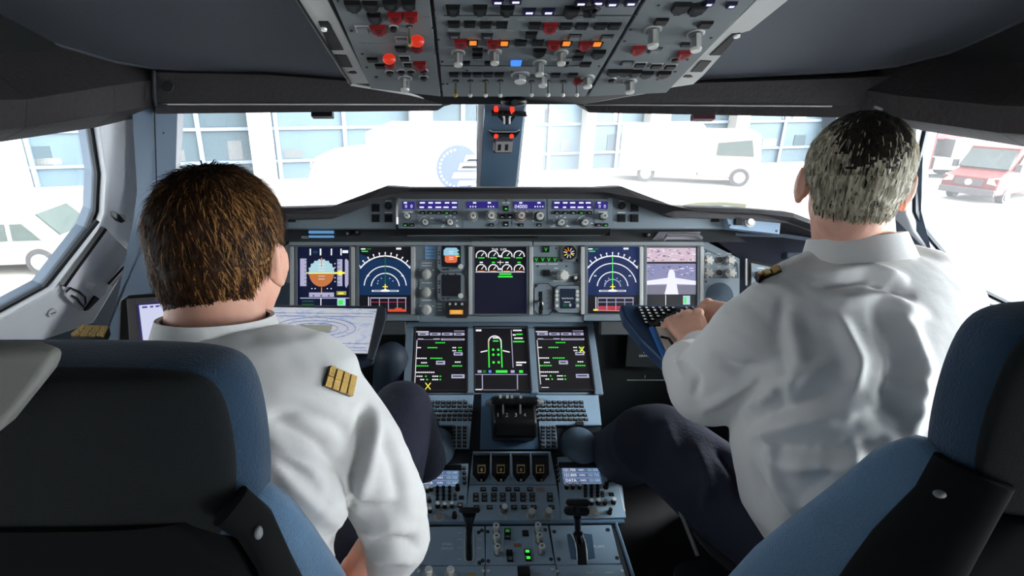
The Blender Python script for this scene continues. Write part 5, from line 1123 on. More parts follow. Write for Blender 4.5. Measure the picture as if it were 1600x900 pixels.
# ---- right keyboard tray
kt = thing('keyboard_tray', 'dark blue slide-out tray with a black keyboard under the right pilot\'s hands', 'tray table', P(1050, 590, 1.1))
KQ = Pl(P(1050, 500, 1.26), RT, V((0, 1.207 - .976, .965 - .916)))
ktb = mat('tray deep blue', (34, 62, 98), .45, var=.15, bs=60)
MB().ppoly(KQ, [(969, 475), (1175, 477), (1200, 600), (1046, 600), (1040, 566), (1003, 530), (975, 495)], -.03, -.001, ktb).build('tray_board', kt, 0, .006)
MB().ppoly(KQ, [(993, 479), (1172, 480), (1176, 508), (1012, 508)], -.001, .004, BLACK).build('keyboard_base', kt, 0, .001)
D = KQ.off(.004)
for r, (y, xa) in enumerate(((482, 1000), (486, 1002), (490.6, 1004), (495.2, 1006), (500, 1008), (505, 1010))):
    for k in range(15):
        x = xa + k * (10.4 + r * .25)
        if (k + r) % 7 == 6 : continue
        b = MB(); b.pbox(D, x, y, 8, 3.6, 0, .003, BLACK, .12); b.pbox(D, x - .5, y, 3.6, 1.7, .003, .0034, WHITE); b.build('key', kt)
MB().ppoly(KQ, [(1015, 510), (1021, 509), (1049, 573), (1044, 573)], -.001, .006, mat('bright blue edge', (50, 120, 200), .4)).build('blue_edge_strip', kt)
pad = thing('note_pad', 'white note pad with a dark pen lying on the tray below the keyboard', 'note pad', KQ.at(1050, 575, 0))
MB().ppoly(KQ, [(1024, 510), (1120, 509), (1150, 590), (1052, 590), (1048, 566)], 0, .006, mat('paper white', (226, 226, 220), .7)).build('paper', pad)
tag(MB().tube([KQ.at(1032, 526, .012), KQ.at(1045, 529, .012), KQ.at(1058, 548, .012)], .003, BLACK, 8).build('pen', None, 40), 'dark curved pen lying on the white note pad', 'pen')
# ================================================================== OUTSIDE
GZ = CAM.z - 4.6
def G(px, py, z=None):
    r = ray(px, py); t = ((GZ if z is None else z) - CAM.z) / r.z; return CAM + r * t
struct(MB().aabox((-160, 5, GZ - .2), (180, 200, GZ), mat('apron concrete', (116, 112, 104), .85, var=.12, bs=.6)).build('ground'))
def facade_pt(px, y, z): pass
FA, FB = V((-34, 24.5, GZ)), V((44, 43, GZ)); fd = (FB - FA).normalized(); fn = V((fd.y, -fd.x, 0))   # toward the cockpit
tb = thing('terminal_building', 'long pale terminal with white columns and bluish glazing across the apron', 'building', (FA + FB) / 2)
conc = mat('white rendered column', (150, 148, 142), .7); gz = mat('bluish glazing', (60, 74, 82), .5, spec=.3, var=.2, bs=.5); gz2 = mat('dark glazing', (46, 57, 62), .6, spec=.2, bs=.9); mul = mat('mullion pale blue', (78, 88, 104), .5)
LEN = (FB - FA).length
def F(s, z, d=0): return FA + fd * s + V((0, 0, z)) + fn * d
MB().prism([F(0, 0, -6), F(LEN, 0, -6), F(LEN, 11, -6), F(0, 11, -6)], fn * 5.8, mat('interior grey', (54, 58, 58), .7)).build('wall', tb)
# columns located where the photo shows them
def s_at(px, py=240):
    r = ray(px, py); 
    # intersect vertical plane of facade
    t = (FA - CAM).dot(fn) / r.dot(fn); p = CAM + r * t; return (p - FA).dot(fd)
cols = [(-8, 40), (396, 430), (640, 668), (770, 800), (905, 918), (1000, 1030), (1130, 1150), (1275, 1320), (1450, 1480)]
random.seed(11)
prev = 0
edges = []
for a, c in cols:
    s0, s1 = s_at(a), s_at(c); edges.append((s0, s1))
    MB().prism([F(s0, 0), F(s1, 0), F(s1, 11), F(s0, 11)], fn * .8, conc).build('column', tb)
pts = [0] + [e for p in edges for e in p] + [LEN]
for i in range(0, len(pts), 2):
    s0, s1 = pts[i], pts[i + 1]
    if s1 - s0 < .5: continue
    n = max(1, int((s1 - s0) / 4.5)); w = (s1 - s0) / n
    for k in range(n):
        a = s0 + k * w; c = a + w
        wb = MB(); wb.prism([F(a, 0, -.3), F(c, 0, -.3), F(c, 11, -.3), F(a, 11, -.3)], fn * .3, gz if (i + k) % 3 else gz2)
        for s_ in (a + .1, (a + c) / 2): wb.prism([F(s_, 0), F(s_ + .22, 0), F(s_ + .22, 11), F(s_, 11)], fn * .15, mul)
        for z in (.9, 2.6, 4.0, 5.6, 7.6): wb.prism([F(a, z), F(c, z), F(c, z + .16), F(a, z + .16)], fn * .12, mul)
        for q in range(5):
            u = random.uniform(a, c - 1.2); z = random.choice((1.1, 2.8, 4.2)); ww = random.uniform(.5, 1.3); hh = random.uniform(.3, 1.0)
            wb.prism([F(u, z), F(u + ww, z), F(u + ww, z + hh), F(u, z + hh)], fn * .03, random.choice((conc, gz2, mat('inside clutter', (60, 62, 62), .7))))
        wb.build('glazing', tb)
s0, s1 = s_at(92, 205), s_at(141, 205)
zz = 3.75
MB().prism([F(s0, zz, .4), F(s1, zz, .4), F(s1, zz + 1.2, .4), F(s0, zz + 1.2, .4)], fn * .3, mat('orange fascia', (150, 100, 20), .5)).build('orange_fascia', tb)
s0, s1 = s_at(505), s_at(740)
MB().prism([F(s0, 5.9, .2), F(s1, 5.9, .2), F(s1, 6.1, .2), F(s0, 6.1, .2)], fn * .3, conc).build('ledge', tb)
# ---- vehicles
RUBT = mat('tyre', (34, 32, 32), .8); HUB = mat('wheel hub grey', (90, 90, 90), .4); VG = mat('vehicle glass', (34, 42, 38), .3, var=.5, bs=6)
def vehicle(name, lab, cat, loc, ang, profile, W_, m, wheels, windows, wr=.33, extra=None, cargo=None):
    """profile in (x forward, z up); built along +X then turned by ang"""
    rot = Matrix.Rotation(ang, 3, 'Z'); L = V(loc)
    T = lambda x, y, z: L + rot @ V((x, y, z))
    t = thing(name, lab, cat, L)
    b = MB(); b.hexa([T(x, -W_ / 2 + (.12 if z > 1.2 else 0), z) for x, z in profile], [T(x, W_ / 2 - (.12 if z > 1.2 else 0), z) for x, z in profile], m); b.build('body', t, 30, .06, 3)
    for x in wheels:
        for s_ in (-1, 1):
            b = MB(); b.cyl(T(x, s_ * (W_ / 2 - .24), wr), T(x, s_ * (W_ / 2 + .02), wr), wr, RUBT, seg=24); b.cyl(T(x, s_ * (W_ / 2 + .02), wr), T(x, s_ * (W_ / 2 + .05), wr), wr * .62, HUB, seg=20); b.build('wheel', t, 40)
    for s_ in (-1, 1):
        for q in windows:
            b = MB(); y = s_ * (W_ / 2 - .11); b.prism([T(x, y + s_ * (.10 - .10 * ((z - 1.0) / 1.0)), z) for x, z in q], rot @ V((0, s_ * .03, 0)), VG); b.build('side_window', t)
    if extra: extra(t, T, rot, W_)
    return t
vanp = [(-2.6, .35), (-2.6, 2.2), (-2.4, 2.35), (1.2, 2.35), (1.5, 2.25), (2.1, 1.35), (2.85, 1.08), (2.95, .8), (2.95, .35)]
def vanx(t, T, rot, W_, red=True):
    MB().prism([T(1.56, -W_ / 2 + .2, 2.15), T(1.56, W_ / 2 - .2, 2.15), T(2.1, W_ / 2 - .1, 1.40), T(2.1, -W_ / 2 + .1, 1.40)], rot @ V((.04, 0, .03)), VG).build('windscreen', t)
    b = MB(); b.prism([T(2.93, -W_ / 2, .35), T(2.93, W_ / 2, .35), T(2.93, W_ / 2, .62), T(2.93, -W_ / 2, .62)], rot @ V((.1, 0, 0)), mat('bumper grey', (52, 48, 48), .6)); b.build('bumper', t, 0, .03)
    for s_ in (-1, 1): MB().prism([T(2.80, s_ * .62, .78), T(2.80, s_ * .95, .80), T(2.66, s_ * .97, 1.1), T(2.74, s_ * .62, 1.02)], rot @ V((.14, 0, .03)), LGREY).build('headlight', t)
    MB().prism([T(2.86, -.5, .72), T(2.86, .5, .72), T(2.80, .5, .98), T(2.80, -.5, .98)], rot @ V((.12, 0, .02)), mat('grille', (40, 26, 24), .5)).build('grille', t)
    bd = MB(); c0, c1 = T(2.98, 0, .86), T(3.0, 0, .86); bd.cyl(c0, c1, .12, WHITE, seg=20); bd.build('badge', t)
    for s_ in (-1, 1): MB().box(T(1.9, s_ * (W_ / 2 + .12), 1.5), (rot @ V((.06, 0, 0)), rot @ V((0, .1, 0)), V((0, 0, .16))), mat('bumper grey', (52, 48, 48), .6)).build('mirror', t)
wh = G(1568, 318); redp = mat('van dark red', (72, 18, 10), .6, spec=.2)
a = math.radians(205)
off = Matrix.Rotation(a, 3, 'Z') @ V((1.9, 1.0, 0))
vehicle('van', 'dark red panel van facing the cockpit beyond the right side window', 'van', V((wh.x, wh.y, GZ)) - off, a, vanp, 2.0, redp, (-1.7, 1.9), [[(.2, 1.35), (.2, 2.05), (1.15, 2.05), (1.75, 1.35)]], extra=vanx)
# dark red box truck with pale flatbed behind it
wq = G(1496, 276)
def truckx(t, T, rot, W_):
    b = MB(); b.hexa([T(-1.2, -1.1, .5), T(-5.6, -1.1, .5), T(-5.6, -1.1, 1.15), T(-1.2, -1.1, 1.15)], [T(-1.2, 1.1, .5), T(-5.6, 1.1, .5), T(-5.6, 1.1, 1.15), T(-1.2, 1.1, 1.15)], mat('truck bed white', (106, 106, 102), .5)); b.build('flatbed', t, 0, .02)
    b = MB(); b.hexa([T(-2, -1.0, 1.15), T(-5.4, -1.0, 1.15), T(-5.4, -1.0, 2.1), T(-2, -1.0, 2.1)], [T(-2, 1.0, 1.15), T(-5.4, 1.0, 1.15), T(-5.4, 1.0, 2.1), T(-2, 1.0, 2.1)], mat('truck load pale', (90, 94, 94), .5)); b.build('load', t, 0, .02)
trk = [(-1.1, .4), (-1.1, 2.7), (1.3, 2.7), (1.6, 2.5), (1.75, 1.4), (1.75, .4)]
a2 = math.radians(172)
vehicle('flatbed_truck', 'dark red truck cab with a pale flatbed, behind the red van at right', 'truck', V((wq.x - 3.3, wq.y + .4, GZ)), a2, trk, 2.2, mat('truck red', (74, 18, 12), .6, spec=.2), (.9, -3.0), [[(-.3, 1.5), (-.3, 2.4), (1.2, 2.4), (1.4, 1.5)]], .45, truckx)
tg = thing('red_awning', 'strip of red awning just under the right side brow above the trucks', 'awning', G(1470, 215))
p0 = P(1440, 213, 30); p1 = P(1502, 222, 30); MB().prism([p0, p1, p1 + V((0, 0, 1.2)), p0 + V((0, 0, 1.2))], V((.5, 1.5, 0)), mat('awning red', (110, 16, 10), .5)).build('awning_sheet', tg)
MB().cyl(V((p0.x, p0.y, GZ)), p0, .12, conc).build('post', tg); MB().cyl(V((p1.x, p1.y, GZ)), p1, .12, conc).build('post', tg)
# white van on the left
wl_ = G(70, 430)
a3 = math.radians(8)
off = Matrix.Rotation(a3, 3, 'Z') @ V((1.2, -.95, 0))
mini = [(-2.6, .3), (-2.6, 1.45), (-2.4, 1.62), (1.15, 1.62), (1.72, .98), (2.1, .88), (2.2, .7), (2.2, .3)]
def minix(t, T, rot, W_):
    MB().prism([T(1.2, -W_ / 2 + .25, 1.56), T(1.2, W_ / 2 - .2, 1.56), T(1.70, W_ / 2 - .15, 1.02), T(1.70, -W_ / 2 + .2, 1.02)], rot @ V((.04, 0, .03)), VG).build('windscreen', t)
    MB().prism([T(2.18, -W_ / 2, .3), T(2.18, W_ / 2, .3), T(2.18, W_ / 2, .48), T(2.18, -W_ / 2, .48)], rot @ V((.08, 0, 0)), mat('bumper grey', (52, 48, 48), .6)).build('bumper', t, 0, .03)
vehicle('van', 'white minivan parked outside the left side window with dark side windows', 'van', V((wl_.x, wl_.y, GZ)) - off, a3, mini, 1.9, mat('van white', (112, 110, 106), .35), (-1.9, 1.2), [[(-1.9, .95), (-1.9, 1.38), (-.55, 1.38), (-.55, .95)], [(-.42, .95), (-.42, 1.38), (.55, 1.38), (.55, .95)], [(.68, .95), (.68, 1.38), (.95, 1.38), (1.35, .95)]], .36, minix)
# pale truck right of the post
pt_ = G(1120, 285)
def palex(t, T, rot, W_):
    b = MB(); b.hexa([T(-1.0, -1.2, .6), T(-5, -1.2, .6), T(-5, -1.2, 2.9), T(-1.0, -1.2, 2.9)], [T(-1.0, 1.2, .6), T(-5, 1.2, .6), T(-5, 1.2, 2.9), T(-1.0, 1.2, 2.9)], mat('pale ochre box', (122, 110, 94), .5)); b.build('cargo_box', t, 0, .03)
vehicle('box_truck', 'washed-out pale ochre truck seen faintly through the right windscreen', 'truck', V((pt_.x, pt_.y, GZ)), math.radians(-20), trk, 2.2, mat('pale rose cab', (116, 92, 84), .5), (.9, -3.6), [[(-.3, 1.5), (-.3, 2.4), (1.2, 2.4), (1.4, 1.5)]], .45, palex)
# white aircraft nose / high-sided white catering truck with a round emblem
wt2 = mat('gloss white paint', (150, 150, 148), .35)
D0 = 15.0
ct = thing('catering_truck', 'large white high-sided truck with a round blue emblem, filling the left windscreen', 'truck', G(690, 395))
def Q(px, py, t): return P(px, py, t)
cb = [P(575, 205, D0 + 1.0), P(835, 198, D0), P(835, 330, D0 * .93), P(575, 345, D0 * .96)]
tl_ = P(570, 206, D0); tr_ = P(850, 199, D0)
yb = tl_.y; xa, xb = tl_.x, tr_.x; zt = tl_.z
b = MB(); b.aabox((xa, yb, GZ + .9), (xb, yb + 5.5, zt), wt2); b.build('cargo_box', ct, 0, .05)
b = MB(); b.hexa([V((xa - 2.1, yb + .3, GZ + .45)), V((xa - 2.1, yb + .3, GZ + 1.5)), V((xa - 1.5, yb + .3, zt - .7)), V((xa, yb + .3, zt - .5)), V((xa, yb + .3, GZ + .45))],
                 [V((xa - 2.1, yb + 2.6, GZ + .45)), V((xa - 2.1, yb + 2.6, GZ + 1.5)), V((xa - 1.5, yb + 2.6, zt - .7)), V((xa, yb + 2.6, zt - .5)), V((xa, yb + 2.6, GZ + .45))], wt2); b.build('cab', ct, 0, .06)
MB().prism([V((xa - 1.35, yb + .29, zt - 1.55)), V((xa - .8, yb + .29, zt - 1.55)), V((xa - .8, yb + .29, zt - .95)), V((xa - 1.2, yb + .29, zt - .95))], V((0, -.02, 0)), mat('cab window pale', (150, 150, 140), .3)).build('cab_window', ct)
for x in (xa - 1.3, xb - 1.2, xa + 1.6): MB().cyl(V((x, yb + .1, GZ + .45)), V((x, yb + .4, GZ + .45)), .45, RUBT, seg=24).build('wheel', ct, 40)
# emblem
ec = P(716, 263, 1); r_ = ray(716, 263); te = (yb - CAM.y) / r_.y; ec = CAM + r_ * te; er = 34 * te / 850
EQ = Pl(V((ec.x, yb, ec.z)), RT, V((0, 0, 1)))
def ep(u, v, h=0): return EQ.o + RT * (u * er) + V((0, -h, v * er))
b = MB(); bl = mat('emblem blue', (30, 42, 96), .5); b.prism([ep(math.cos(R(a)), math.sin(R(a)) * 1.04) for a in range(0, 360, 8)], V((0, -.02, 0)), bl)
wtm = mat('emblem white', (150, 150, 146), .5); yl = mat('emblem cream', (150, 132, 90), .5)
for v0, v1, u0, m in ((.30, .60, .25, wtm), (.32, .42, .35, yl), (-.06, .24, -.02, wtm), (.0, .12, .1, yl), (-.44, -.18, -.30, wtm), (-.78, -.56, -.05, wtm)):
    b.prism([ep(u0, v0, .02), ep(1.25, v0, .02), ep(1.25, v1, .02), ep(u0 + .12, v1, .02)], V((0, -.012, 0)), m)
for i in range(14):
    a = R(100 + i * 13); b.cyl(ep(.84 * math.cos(a), .84 * math.sin(a), .02), ep(.84 * math.cos(a), .84 * math.sin(a), .035), .035 * er * 1.4, wtm, seg=6)
b.build('round_emblem', ct)
# boarding steps and small stand in front of the truck
sp = thing('step_ladder', 'pale grey step ladder standing on the apron left of the white truck', 'ladder', G(497, 330))
c = G(497, 327); gm = mat('ladder grey', (90, 90, 88), .5)
for dx, dy in ((-.3, 0), (.3, 0), (-.25, .7), (.25, .7)): MB().cyl(V((c.x + dx, c.y + dy, GZ)), V((c.x + dx * .7, c.y + .35, GZ + 1.9)), .04, gm).build('leg', sp)
for k in range(5): MB().aabox((c.x - .3 + k * .015, c.y - .02 + k * .06, GZ + .3 + k * .33), (c.x + .3 - k * .015, c.y + .1 + k * .06, GZ + .34 + k * .33), gm).build('step', sp)
# wiper
wp = thing('windscreen_wiper', 'olive wiper blade lying along the bottom of the right windscreen', 'wiper', P(1115, 325, 2.02))
MB().tube([P(1068, 322, 2.05), P(1090, 318.5, 2.03), P(1130, 318, 2.0), P(1166, 321, 1.97)], .008, mat('olive rubber', (120, 116, 60), .6), 8).build('blade', wp, 40)
MB().tube([P(1070, 323, 2.05), P(1120, 322, 2.01), P(1200, 340, 1.98)], .006, BLACK, 8).build('arm', wp, 40)
# ================================================================== PEOPLE
SKIN = mat('skin', (232, 178, 154), .5, var=.08, bs=40, bump=.15)
SKIN.node_tree.nodes['Principled BSDF'].inputs['Subsurface Weight'].default_value = .12
SKIN.node_tree.nodes['Principled BSDF'].inputs['Subsurface Radius'].default_value = (.02, .006, .003)
SHIRT = mat('white shirt cotton', (222, 222, 219), .8, bump=.12, bs=90, sheen=.2)
TROUS = mat('navy trousers', (30, 34, 52), .85, bump=.4, bs=160)
SHOE = mat('black shoe leather', (18, 18, 20), .3)
def remesh(b, vox, it=6, fac=.6):
    bm = b.bm; bmesh.ops.recalc_face_normals(bm, faces=bm.faces)
    me = bpy.data.meshes.new('tmp'); bm.to_mesh(me); bm.free()
    o = bpy.data.objects.new('tmp', me); COL.objects.link(o)
    r = o.modifiers.new('r', 'REMESH'); r.mode = 'VOXEL'; r.voxel_size = vox; r.use_smooth_shade = True
    if it: s = o.modifiers.new('s', 'SMOOTH'); s.factor = fac; s.iterations = it
    dg = bpy.context.evaluated_depsgraph_get(); dg.update()
    out = bpy.data.meshes.new_from_object(o.evaluated_get(dg)); bpy.data.objects.remove(o); bpy.data.meshes.remove(me)
    return out
def meshobj(me, name, m, parent, label=None):
    me.materials.clear(); me.materials.append(m); me.polygons.foreach_set('use_smooth', [True] * len(me.polygons))
    n = len(me.vertices); c = V((0, 0, 0))
    import numpy as np
    a = np.empty(n * 3); me.vertices.foreach_get('co', a); a = a.reshape(-1, 3); c = V(((a.min(0) + a.max(0)) / 2).tolist())
    a = a - np.array(c); me.vertices.foreach_set('co', a.ravel()); me.update()
    o = bpy.data.objects.new(name, me); COL.objects.link(o); WO[o.name] = c
    o.parent = parent; o.location = c - WO[parent.name]
    if label: o['label'] = label
    return o
def fold_mesh(me, folds, noise_amp=.0, nscale=6, drape=None):
    """push creases into cloth: each fold = (list of world points, width m, amplitude m)"""
    me.update(); vs = me.vertices; segs = []
    for pts, w, amp in folds:
        amp = amp * .72; w = w * .72
        for a, c in zip(pts[:-1], pts[1:]): segs.append((a, c, (c - a), (c - a).length_squared, w, amp))
    no = [v.normal.copy() for v in vs]
    for i, v in enumerate(vs):
        co = v.co; d = 0
        for a, c, ac, l2, w, amp in segs:
            t = max(0, min(1, (co - a).dot(ac) / l2)); q = co - a - ac * t; r = q.length / w
            if r < 2.2: d += amp * math.exp(-r * r)
        if noise_amp:
            p = co * nscale
            if drape is not None: p = V((p.dot(drape[0]) * drape[1], p.dot(drape[2]) * drape[3], p.z * .5))
            nn_ = noise.noise(p); d += noise_amp * (1 - abs(nn_) * 2.2)
            d += noise_amp * .5 * noise.noise(co * nscale * 3)
        v.co = co + no[i] * d
    b_ = bmesh.new(); b_.from_mesh(me)
    for _ in range(2): bmesh.ops.smooth_vert(b_, verts=b_.verts, factor=.5, use_axis_x=True, use_axis_y=True, use_axis_z=True)
    b_.to_mesh(me); b_.free(); me.update()
def finger(b, root, dirv, curl_ax, lens, r, curls, m):
    p = V(root); d = V(dirv).normalized(); pts = [(p.copy(), r)]
    for L, c in zip(lens, curls):
        d = Matrix.Rotation(R(c), 3, curl_ax) @ d; p = p + d * L; r *= .93; pts.append((p.copy(), r))
    b.chain(pts, m, 12)
def hand(b, wrist, fwd, back, side, m, curl=(30, 40, 30), spread=1.0, thumb=1, s=1.0):
    """fwd: wrist->knuckles, back: out of the back of the hand, side: toward the thumb"""
    f = V(fwd).normalized(); s_ = V(side); s_ = (s_ - f * s_.dot(f)).normalized(); k = f.cross(s_).normalized()
    if k.dot(V(back)) < 0: k = -k
    w = V(wrist); palm = .088 * s
    b.loft([(w, s_ * .026 * s, k * .019 * s), (w + f * .025 * s, s_ * .033 * s, k * .018 * s), (w + f * .06 * s, s_ * .041 * s, k * .016 * s), (w + f * palm, s_ * .041 * s, k * .012 * s)], m, 20, 2.6)
    ax = s_ if s_.cross(f).dot(-k) > 0 else -s_      # rotation that bends fingers away from the back
    for i, (o, L) in enumerate(((.033, .92), (.011, 1.0), (-.011, .95), (-.032, .76))):
        root = w + f * (palm - .006 * s - abs(o - .01) * .25) + s_ * o * s * 1.0
        d = (f + s_ * (o * 3.0 * spread)).normalized()
        b.sphere(root + k * .0065, .0108 * s, m, seg=12, rings=8)
        finger(b, root, d, ax, (.044 * L * s, .026 * L * s, .022 * L * s), .0084 * s, [c + i * 3 for c in curl], m)
    if thumb:
        root = w + f * .022 * s + s_ * .026 * s - k * .006 * s
        finger(b, root, (f * .75 + s_ * .7 - k * .25), ax, (.036 * s, .032 * s, .026 * s), .0115 * s, (0, 12, 14), m)
def head_prims(b, c, M, m, k=1.0):
    T = lambda x, y, z: c + M @ (V((x, y, z)) * k)
    E = lambda x, y, z, rx, ry, rz, rot=None: b.sphere(T(x, y, z), (rx * k, ry * k, rz * k), m, M if rot is None else M @ rot, 28, 18)
    E(0, -.012, .028, .075, .093, .084); E(0, .030, -.030, .061, .062, .082); E(0, .028, -.078, .048, .050, .036); E(0, .070, -.098, .020, .018, .016)
    E(0, .072, .030, .050, .020, .022); b.capsule(T(0, .088, .012), .009 * k, T(0, .112, -.030), .013 * k, m); E(.011, .098, -.034, .009, .010, .008); E(-.011, .098, -.034, .009, .010, .008)
    E(0, .088, -.060, .022, .010, .006); E(0, .086, -.069, .020, .010, .007)
    for s in (-1, 1):
        E(s * .036, .062, -.022, .024, .020, .020); E(s * .031, .082, .012, .013, .009, .009)
        # ear: rim, lobe and back
        rot = Matrix.Rotation(R(s * -24), 3, 'Z')
        E(s * .080, -.004, -.012, .007, .019, .031, rot); E(s * .083, -.012, -.006, .006, .006, .026, rot); E(s * .079, .002, -.036, .007, .009, .011)
        E(s * .073, .002, -.015, .010, .014, .022)
    b.sphere(T(0, -.045, -.065), (.055 * k, .045 * k, .05 * k), m, M)
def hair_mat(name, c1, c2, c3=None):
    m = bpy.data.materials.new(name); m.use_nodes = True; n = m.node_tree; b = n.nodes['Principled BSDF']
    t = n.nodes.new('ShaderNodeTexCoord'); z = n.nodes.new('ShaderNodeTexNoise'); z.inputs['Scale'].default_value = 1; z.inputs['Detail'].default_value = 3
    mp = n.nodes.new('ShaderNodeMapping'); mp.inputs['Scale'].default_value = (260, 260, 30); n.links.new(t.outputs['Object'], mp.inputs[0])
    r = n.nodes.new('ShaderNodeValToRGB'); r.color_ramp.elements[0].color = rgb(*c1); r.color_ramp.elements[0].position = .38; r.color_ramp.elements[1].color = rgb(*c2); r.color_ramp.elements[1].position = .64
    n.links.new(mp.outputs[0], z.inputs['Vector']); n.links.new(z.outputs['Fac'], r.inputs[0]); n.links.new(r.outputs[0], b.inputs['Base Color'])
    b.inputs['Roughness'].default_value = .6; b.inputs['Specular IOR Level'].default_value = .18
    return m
def make_hair(parent, c, M, m, k=1.0, thick=.010, length=.035, n=5200, lift=.25, seed=1, messy=.5, bald=None, scale=(1, 1, 1), m2=None, p2=None):
    rnd = random.Random(seed); rx, ry, rz = .077 * scale[0], .096 * scale[1], .088 * scale[2]; b = MB()
    cc = V((0, -.012, .026))
    def hairline(d):         # d unit direction in head space -> lowest allowed z
        az = math.atan2(d.x, -d.y)       # 0 at back, +-pi at front
        a = abs(az)
        if a < .75: return -.105
        if a < 1.25: return -.105 + (a - .75) / .5 * .095
        if a < 1.9: return -.012 + (a - 1.25) * .03
        return .012 + (a - 1.9) * .058
    # cap
    seg, rings = 96, 72; vs = []; idx = {}; fs = []
    for i in range(rings + 1):
        ph = math.pi * i / rings
        for j in range(seg):
            th = 2 * math.pi * j / seg; d = V((math.sin(ph) * math.cos(th), math.sin(ph) * math.sin(th), math.cos(ph)))
            p = cc + V((d.x * rx, d.y * ry, d.z * rz))
            if p.z < -.02 and d.y < .3:      # nape: bring hair in to the neck
                f = min(1, (-.02 - p.z) / .07); p.x = p.x * (1 - .04 * f) + 0; p.y = p.y * (1 - .05 * f); 
            if d.y < .5 and p.z < .0: p.x = max(-rx, min(rx, d.x / max(.2, math.hypot(d.x, d.y)) * rx * (1 - .25 * min(1, -p.z / .09)))); p.y = cc.y + d.y / max(.2, math.hypot(d.x, d.y)) * ry * (1 - .22 * min(1, -p.z / .09)); p.z = max(p.z, -.098)
            hl = hairline(d); ok = p.z > hl
            e = thick * (.55 + .45 * min(1, max(0, (p.z - hl) / .05))) + .004 * noise.noise(d * 6 + V((seed, 0, 0)))
            out = (p - cc).normalized() * e
            vs.append((p + out, ok, d))
    for i in range(rings):
        for j in range(seg):
            q = (i * seg + j, (i + 1) * seg + j, (i + 1) * seg + (j + 1) % seg, i * seg + (j + 1) % seg)
            if all(vs[x][1] for x in q): fs.append(q)
    W3 = [c + M @ (v[0] * k) for v in vs]
    used = sorted({i for f in fs for i in f}); rem = {o: i for i, o in enumerate(used)}
    fa = [f for f in fs if m2 is None or p2(vs[f[0]][0]) < .5 + rnd.uniform(-.1, .1)]; fb = [f for f in fs if f not in set(fa)]
    for ff, mm in ((fa, m), (fb, m2)):
        uu = sorted({i for f in ff for i in f}); rr_ = {o: i for i, o in enumerate(uu)}
        if ff: b.faces([W3[i] for i in uu], [tuple(rr_[i] for i in f) for f in ff], mm)
    inner = [c + M @ ((vs[i][0] - (vs[i][0] - cc).normalized() * thick * .9) * k) for i in used]
    # strands
    crown = V((0.01, -.25, 1)).normalized()
    SV, SF = [], []; SV2, SF2 = [], []
    cnt = 0
    while cnt < n:
        i = rnd.choice(used); p, ok, d = vs[i]; d = V((d.x + rnd.uniform(-.06, .06), d.y + rnd.uniform(-.06, .06), d.z + rnd.uniform(-.06, .06))).normalized()
        p = p + V((rnd.uniform(-.004, .004), rnd.uniform(-.004, .004), rnd.uniform(-.004, .004)))
        if bald and (p - V(bald[0])).length < bald[1] and rnd.random() < .93: cnt += 1; continue
        nrm = (p - cc).normalized(); fl = nrm - crown; fl = (fl - nrm * fl.dot(nrm))
        fl = fl.normalized() if fl.length > .05 else V((rnd.uniform(-1, 1), rnd.uniform(-1, 1), 0)).normalized()
        if p.z < .03: fl = (fl + V((0, 0, -.9))).normalized()
        sw = nrm.cross(fl) * rnd.uniform(-messy, messy); g_ = (fl + sw + nrm * lift * rnd.uniform(.2, 1.4) * (2.6 if (messy > .4 and p.z > .085 and rnd.random() < .5) else 1)).normalized()
        L = length * rnd.uniform(.5, 1.15); w = rnd.uniform(.0005, .0011)
        p0 = p - nrm * .004; p1 = p0 + g_ * L * .5 ; tip = p1 + (g_ - nrm * .35 + V((0, 0, -.15))).normalized() * L * .5
        side = nrm.cross(g_).normalized()
        if side.length < .5: side = V((1, 0, 0))
        SVx, SFx = (SV, SF) if (m2 is None or rnd.random() > p2(p)) else (SV2, SF2)
        o = len(SVx)
        for q, ww in ((p0, w), (p1, w * .9)):
            SVx.append(c + M @ ((q - side * ww) * k)); SVx.append(c + M @ ((q + side * ww) * k))
        SVx.append(c + M @ (tip * k)); SFx += [(o, o + 1, o + 3, o + 2), (o + 2, o + 3, o + 4)]
        cnt += 1
    b.faces(SV, SF, m)
    if SV2: b.faces(SV2, SF2, m2)
    return b.build('hair', parent, 180, recalc=False)
def torso_loft(b, secs, m, fz=1.0, seg=36):
    """secs: (px, py, t, half width px, half depth m)"""
    cs = [(P(x, y, t), w * t / FPX, d) for x, y, t, w, d in secs]; out = []
    for i, (c, w, d) in enumerate(cs):
        a = cs[max(0, i - 1)][0]; e = cs[min(len(cs) - 1, i + 1)][0]; ax = (e - a).normalized(); xx = V((1, 0, 0)); xx = (xx - ax * xx.dot(ax)).normalized(); yy = ax.cross(xx)
        out.append((c, xx * w, yy * d))
    b.loft(out, m, seg, 2.35)
